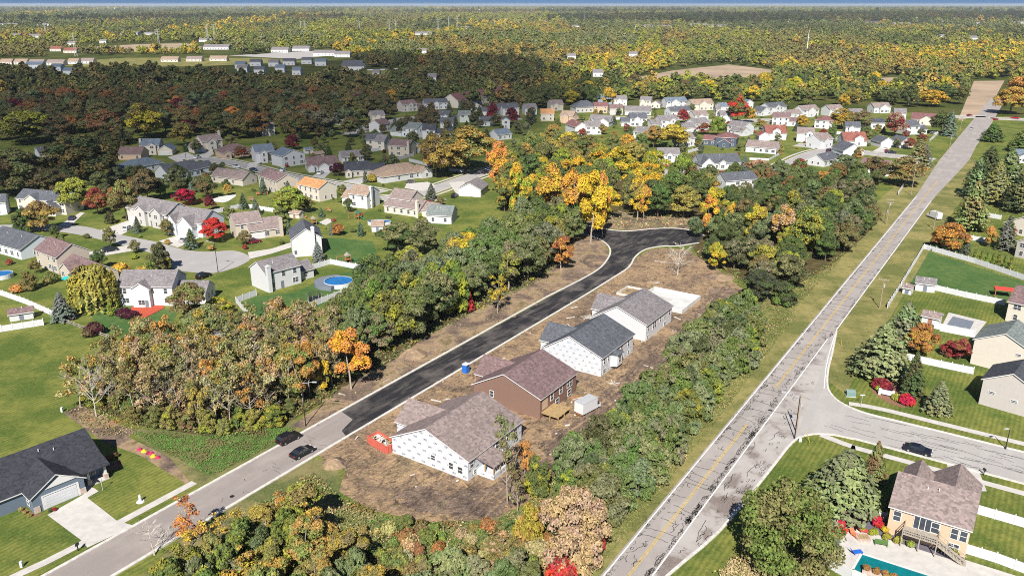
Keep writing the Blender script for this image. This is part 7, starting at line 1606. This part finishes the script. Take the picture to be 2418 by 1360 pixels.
# transmission towers and masts
def pylon(label, x, y, h_, w_=4.0, name='pylon'):
    root = thing(name, label, 'pylon', P(x, y), R.uniform(0, 1)); b = MB(); t = .32
    for s1 in (-1, 1):
        for s2 in (-1, 1): b.bar((s1*w_/2, s2*w_/2, 0), (s1*.5, s2*.5, h_*.75), t); b.bar((s1*.5, s2*.5, h_*.75), (0, 0, h_), t)
    for i in range(7):
        z0, z1 = h_*.75*i/7, h_*.75*(i+1)/7; f0, f1 = w_/2*(1-i/7)+.5*i/7, w_/2*(1-(i+1)/7)+.5*(i+1)/7
        for s_ in (-1, 1): b.bar((-f0, s_*f0, z0), (f1, s_*f1, z1), .18); b.bar((s_*f0, -f0, z0), (s_*f1, f1, z1), .18)
    b.build('lattice', M['galvanised'], root)
    for z in (.72, .84, .94): MB().bar((-h_*.13, 0, h_*z), (h_*.13, 0, h_*z), .3).build('crossarm', M['galvanised'], root)
for i, (x, y, h_) in enumerate(((180, 134, 36), (377, 116, 36), (110, 90, 36), (492, 100, 38), (508, 100, 38), (712, 84, 36), (722, 84, 36), (850, 86, 38), (920, 82, 40), (935, 84, 40), (1035, 80, 44), (1060, 74, 44), (1080, 70, 46), (1380, 58, 44))):
    pylon('lattice pylon %s' % ['above the terrace row', 'on the tan field', 'at far left', 'left of a pair behind the field', 'right of a pair behind the field', 'left of the far pair', 'right of the far pair', 'left of the substation', 'first by the substation', 'second by the substation', 'third by the substation', 'inside the substation left', 'inside the substation middle', 'right of the substation'][i], x, y, h_)
for i in range(16):
    x = 1105 + i*12.2 + R.uniform(-3, 3); root = thing('substation_mast', ORD[i].replace('nearest', 'first') + ' thin mast from the left in the distant substation', 'mast', P(x, 66+R.uniform(-4, 3)), 0, 'substation masts'); MB().tube((0, 0, 0), (0, 0, R.uniform(22, 36)), .5, .3, 5).build('mast', M['galvanised'], root)
root = thing('radio_mast', 'slender white mast rising from the oaks', 'mast', P(1903, 140)); MB().tube((0, 0, 0), (0, 0, zat(P(1903, 140).y, 72)), .7, .35, 6).build('mast', M['white_far'], root); MB().box(-1, 1, -1, 1, 30, 31).build('platform', M['white_far'], root)
for i, (x, y, h_, r_) in enumerate(((1132, 33, 38, 9), (1304, 30, 38, 8), (272, 27, 36, 9))):
    root = thing('water_tower', '%s white water tower on the horizon' % ('left of centre', 'right of centre', 'far left')[i], 'water tower', P(x, y)); MB().tube((0, 0, 0), (0, 0, h_*.6), 2.5, 2.5, 8).build('stem', M['white_far'], root)
    MB().tube((0, 0, h_*.6), (0, 0, h_*.75), 3, r_, 12).build('bowl', M['white_far'], root); MB().tube((0, 0, h_*.75), (0, 0, h_), r_, r_*.3, 12).build('tank', M['white_far'], root)

# ---------------------------------------------------------------- the far wood: too many crowns to count, one mass
fc = bpy.data.collections.new('far_crowns')
for i in range(5):
    v, q = blob_crown(900+i, round_blobs(910+i, 12, 11, 1.0, 13), 420, 1.35, .12); me = np_mesh('far_crown', v, q, M['leaf_far'])
    o = bpy.data.objects.new('far_crown', me); fc.objects.link(o)
FAM = [('ye', 'yg', 'yg', 'go'), ('yg', 'ol', 'ye'), ('yg', 'yg', 'ol'), ('ol', 'yg', 'go'), ('go', 'br', 'ol'), ('ol', 'gn', 'yg'), ('ol', 'ol', 'br'), ('gn', 'ol', 'gr'), ('gr', 'gn', 'dk'), ('gn', 'dk', 'ol'), ('dk', 'gn', 'br'), ('dk', 'dk', 'gr')]
def far_wood():
    rng = np.random.default_rng(77); pos, col, scl = [], [], []
    cl = {k_: np.array(v) for k_, v in COLR.items()}
    keep = [pxs(*q) for q in (((875, 101), (880, 94), (1010, 90), (1070, 95), (930, 102)), ((1555, 97), (1560, 90), (1690, 86), (1730, 91), (1600, 98)), ((555, 104), (560, 96), (650, 93), (690, 98), (590, 106)), ((1170, 138), (1180, 126), (1290, 120), (1330, 126), (1210, 140)), ((1480, 200), (1500, 183), (1590, 160), (1720, 150), (1830, 163), (1830, 200), (1640, 208)), ((1980, 205), (1990, 184), (2135, 180), (2145, 205)), ((2250, 300), (2297, 188), (2390, 186), (2350, 290)), ((185, 126), (200, 107), (440, 100), (490, 112), (425, 126)),
             ((-60, 181), (-60, 140), (300, 130), (620, 130), (740, 146), (520, 180)), ((530, 192), (540, 148), (780, 148), (880, 160), (870, 186), (780, 190)), ((855, 180), (865, 162), (1005, 157), (1030, 168), (940, 182)), ((535, 138), (760, 116), (830, 128), (700, 146)))]
    near = pxs((-300, 252), (0, 250), (500, 235), (930, 240), (1060, 248), (1250, 262), (1400, 240), (1560, 238), (1800, 240), (2000, 244), (2180, 246), (2250, 240), (2262, 225), (2330, 212), (2500, 195), (2500, 420), (3000, 900), (-800, 900))
    grid = {}
    for q in FAR_AT: grid.setdefault(int(q[1]//400), []).append(q)
    def blocked(X, Y):                                     # gardens and the open ground in front of the far houses
        for k_ in (int(Y//400), int(Y//400)+1):
            for x0, y0, x1, d_, e_ in grid.get(k_, ()):
                if x0-9 < X*y0/max(Y, 1)+0 < x1+9 and y0-min(420, .115*y0+10) < Y < y0+d_+8: return True
        return False
    def gen(y0, y1, step, sc):
        Y = y0
        while Y < y1:
            half = Y*.66 + 40
            for X in np.arange(-half, half, step):
                p = (X + rng.uniform(-.5, .5)*step, Y + rng.uniform(-.5, .5)*step)
                if inpoly(p[0], p[1], near) or any(inpoly(p[0], p[1], k_) for k_ in keep): continue
                if blocked(*p): continue
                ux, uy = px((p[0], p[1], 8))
                if uy < 150 and rng.random() < .10: continue
                n_ = math.sin(p[0]*.006+1)+math.sin(p[1]*.004+p[0]*.003)+.5*math.sin(p[0]*.021-p[1]*.013)
                sunny = 1 if (uy < 165 and ux > 150) else 0
                r = rng.random()
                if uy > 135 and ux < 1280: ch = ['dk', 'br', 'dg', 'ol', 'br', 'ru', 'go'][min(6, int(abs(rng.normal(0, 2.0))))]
                elif uy > 165: ch = ['gn', 'ol', 'gn', 'yg', 'dk', 'go'][int(rng.integers(0, 6))]
                else:
                    cx_, cy_ = int((p[0]+37*math.sin(p[1]*.013))//(90+Y*.03)), int((p[1]+60*math.sin(p[0]*.011))//(120+Y*.09)); hsh = math.sin(cx_*127.1+cy_*311.7)*43758.5453; hsh -= math.floor(hsh)
                    fam = FAM[max(0, min(len(FAM)-1, int((hsh*.88 + (.08 if uy < 75 else -.16 if 250 < ux < 1560 else -.06) + (.06 if ux > 1600 else 0))*len(FAM))))]
                    ch = fam[int(rng.integers(0, len(fam)))]
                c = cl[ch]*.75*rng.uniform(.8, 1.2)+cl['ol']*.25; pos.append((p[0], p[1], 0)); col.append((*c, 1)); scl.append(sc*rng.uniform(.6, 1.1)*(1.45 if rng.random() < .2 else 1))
            Y += step*.95
    gen(600, 1500, 11.5, 1.0); gen(1500, 3200, 19, 1.25); gen(3200, 7000, 44, 1.9); gen(7000, 16000, 110, 2.6)
    me = bpy.data.meshes.new('far_wood'); n = len(pos); me.vertices.add(n); me.vertices.foreach_set('co', np.array(pos, np.float32).ravel())
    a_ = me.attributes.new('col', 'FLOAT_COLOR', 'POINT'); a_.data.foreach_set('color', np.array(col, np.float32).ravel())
    a_ = me.attributes.new('scl', 'FLOAT', 'POINT'); a_.data.foreach_set('value', np.array(scl, np.float32))
    me.update(); o = link('far_wood', me); tag(o, 'autumn woodland stretching to the horizon', None, None, 'stuff')
    ng = bpy.data.node_groups.new('far_wood', 'GeometryNodeTree')
    ng.interface.new_socket('Geometry', in_out='INPUT', socket_type='NodeSocketGeometry'); ng.interface.new_socket('Geometry', in_out='OUTPUT', socket_type='NodeSocketGeometry')
    nn, ll = ng.nodes, ng.links; gi, go = nn.new('NodeGroupInput'), nn.new('NodeGroupOutput')
    ci = nn.new('GeometryNodeCollectionInfo'); ci.inputs['Collection'].default_value = fc; ci.inputs['Separate Children'].default_value = True
    ip = nn.new('GeometryNodeInstanceOnPoints'); ip.inputs['Pick Instance'].default_value = True
    rv = nn.new('FunctionNodeRandomValue'); rv.data_type = 'FLOAT_VECTOR'; rv.inputs['Min'].default_value = (0, 0, 0); rv.inputs['Max'].default_value = (0, 0, 6.28)
    na = nn.new('GeometryNodeInputNamedAttribute'); na.data_type = 'FLOAT'; na.inputs['Name'].default_value = 'scl'
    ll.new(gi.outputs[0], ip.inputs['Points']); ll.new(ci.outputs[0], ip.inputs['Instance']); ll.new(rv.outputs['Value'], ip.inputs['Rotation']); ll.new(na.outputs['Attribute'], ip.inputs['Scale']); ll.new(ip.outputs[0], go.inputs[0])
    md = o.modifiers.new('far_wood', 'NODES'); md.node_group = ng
    print('FAR', n)
far_wood()

# ---------------------------------------------------------------- clouds whose shadows darken parts of the land
CZ = 2000.0
def _cloud(nt, b):                                             # thin cloud lets part of the sun through
    q = N(nt); t_ = q.n('BsdfTransparent'); t_.inputs[0].default_value = (.67, .67, .67, 1); mx = q.n('MixShader'); mx.inputs[0].default_value = .96
    q.l(b.outputs[0], mx.inputs[1]); q.l(t_.outputs[0], mx.inputs[2]); q.l(mx.outputs[0], nt.nodes['Material Output'].inputs[0])
mat('cloud', _cloud, col=(.9, .9, .9), rough=1, spec=0)
def cloud(px_poly, label, seed):
    w_ = pxs(*px_poly); off = Vector((ldir.x, ldir.y, 0))/(-ldir.z)*CZ; r = random.Random(seed)
    xs_ = [q.x for q in w_]; ys_ = [q.y for q in w_]; bm = bmesh.new(); wid = min(max(xs_)-min(xs_), max(ys_)-min(ys_)); tries = 0; cs = []
    rr = wid*.07
    while tries < 6000:
        tries += 1; x, y = r.uniform(min(xs_), max(xs_)), r.uniform(min(ys_), max(ys_))
        if inpoly(x, y, w_) and all((x-a)**2+(y-b)**2 > (rr*.62)**2 for a, b in cs): cs.append((x, y))
    bmesh.ops.create_icosphere(bm, subdivisions=2, radius=1.0); bm.verts.ensure_lookup_table()
    tv = np.array([v.co[:] for v in bm.verts]); tf = np.array([[v.index for v in q.verts] for q in bm.faces]); bm.free(); V, Fc = [], []
    g_ = np.random.default_rng(seed)
    for k_, (x, y) in enumerate(cs):
        q = rr*r.uniform(.8, 1.25); V.append(tv*[q, q, q*.6] + [x-off.x, y-off.y, CZ+r.uniform(-.1, .3)*rr] + g_.uniform(-1, 1, tv.shape)*rr*.07); Fc.append(tf + k_*len(tv))
    me = bpy.data.meshes.new('cloud'); me.from_pydata(np.concatenate(V).tolist(), [], np.concatenate(Fc).tolist()); me.materials.append(M['cloud'])
    o = link('cloud', me); tag(o, label, None, None, 'structure')
    md = o.modifiers.new('merge', 'REMESH'); md.mode = 'VOXEL'; md.voxel_size = max(14.0, rr*.22)
cloud(((-500, 178), (300, 172), (520, 172), (560, 160), (800, 156), (860, 143), (1080, 146), (1240, 178), (1290, 210), (1290, 245), (1200, 285), (1050, 320), (960, 345), (820, 385), (560, 385), (330, 400), (0, 425), (-700, 430)), 'broad fair-weather cloud high overhead', 3)
cloud(((-100, 48), (260, 46), (420, 42), (800, 43), (810, 50), (500, 52), (100, 55)), 'long distant cloud shading the left horizon', 4)
cloud(((1380, 43), (1700, 38), (2100, 33), (2500, 32), (2500, 47), (2150, 55), (1750, 56), (1400, 55)), 'long distant cloud shading the right horizon', 5)
cloud(((820, 32), (1300, 28), (1700, 28), (1500, 33), (1000, 36)), 'distant cloud shading the middle horizon', 6)

# ---------------------------------------------------------------- haze
hz = MB().box(-24000, 24000, -400, 39000, -1.5, 84)
hm = bpy.data.materials.new('haze'); hm.use_nodes = True; hm.node_tree.nodes.clear()
ho = hm.node_tree.nodes.new('ShaderNodeOutputMaterial'); hv = hm.node_tree.nodes.new('ShaderNodeVolumePrincipled')
hv.inputs['Color'].default_value = (.80, .90, 1.0, 1); hv.inputs['Density'].default_value = .00004; hv.inputs['Anisotropy'].default_value = 0.0
hm.node_tree.links.new(hv.outputs[0], ho.inputs['Volume'])
o = hz.build('haze', hm); tag(o, 'thin blue autumn haze over the land', None, None, 'stuff')
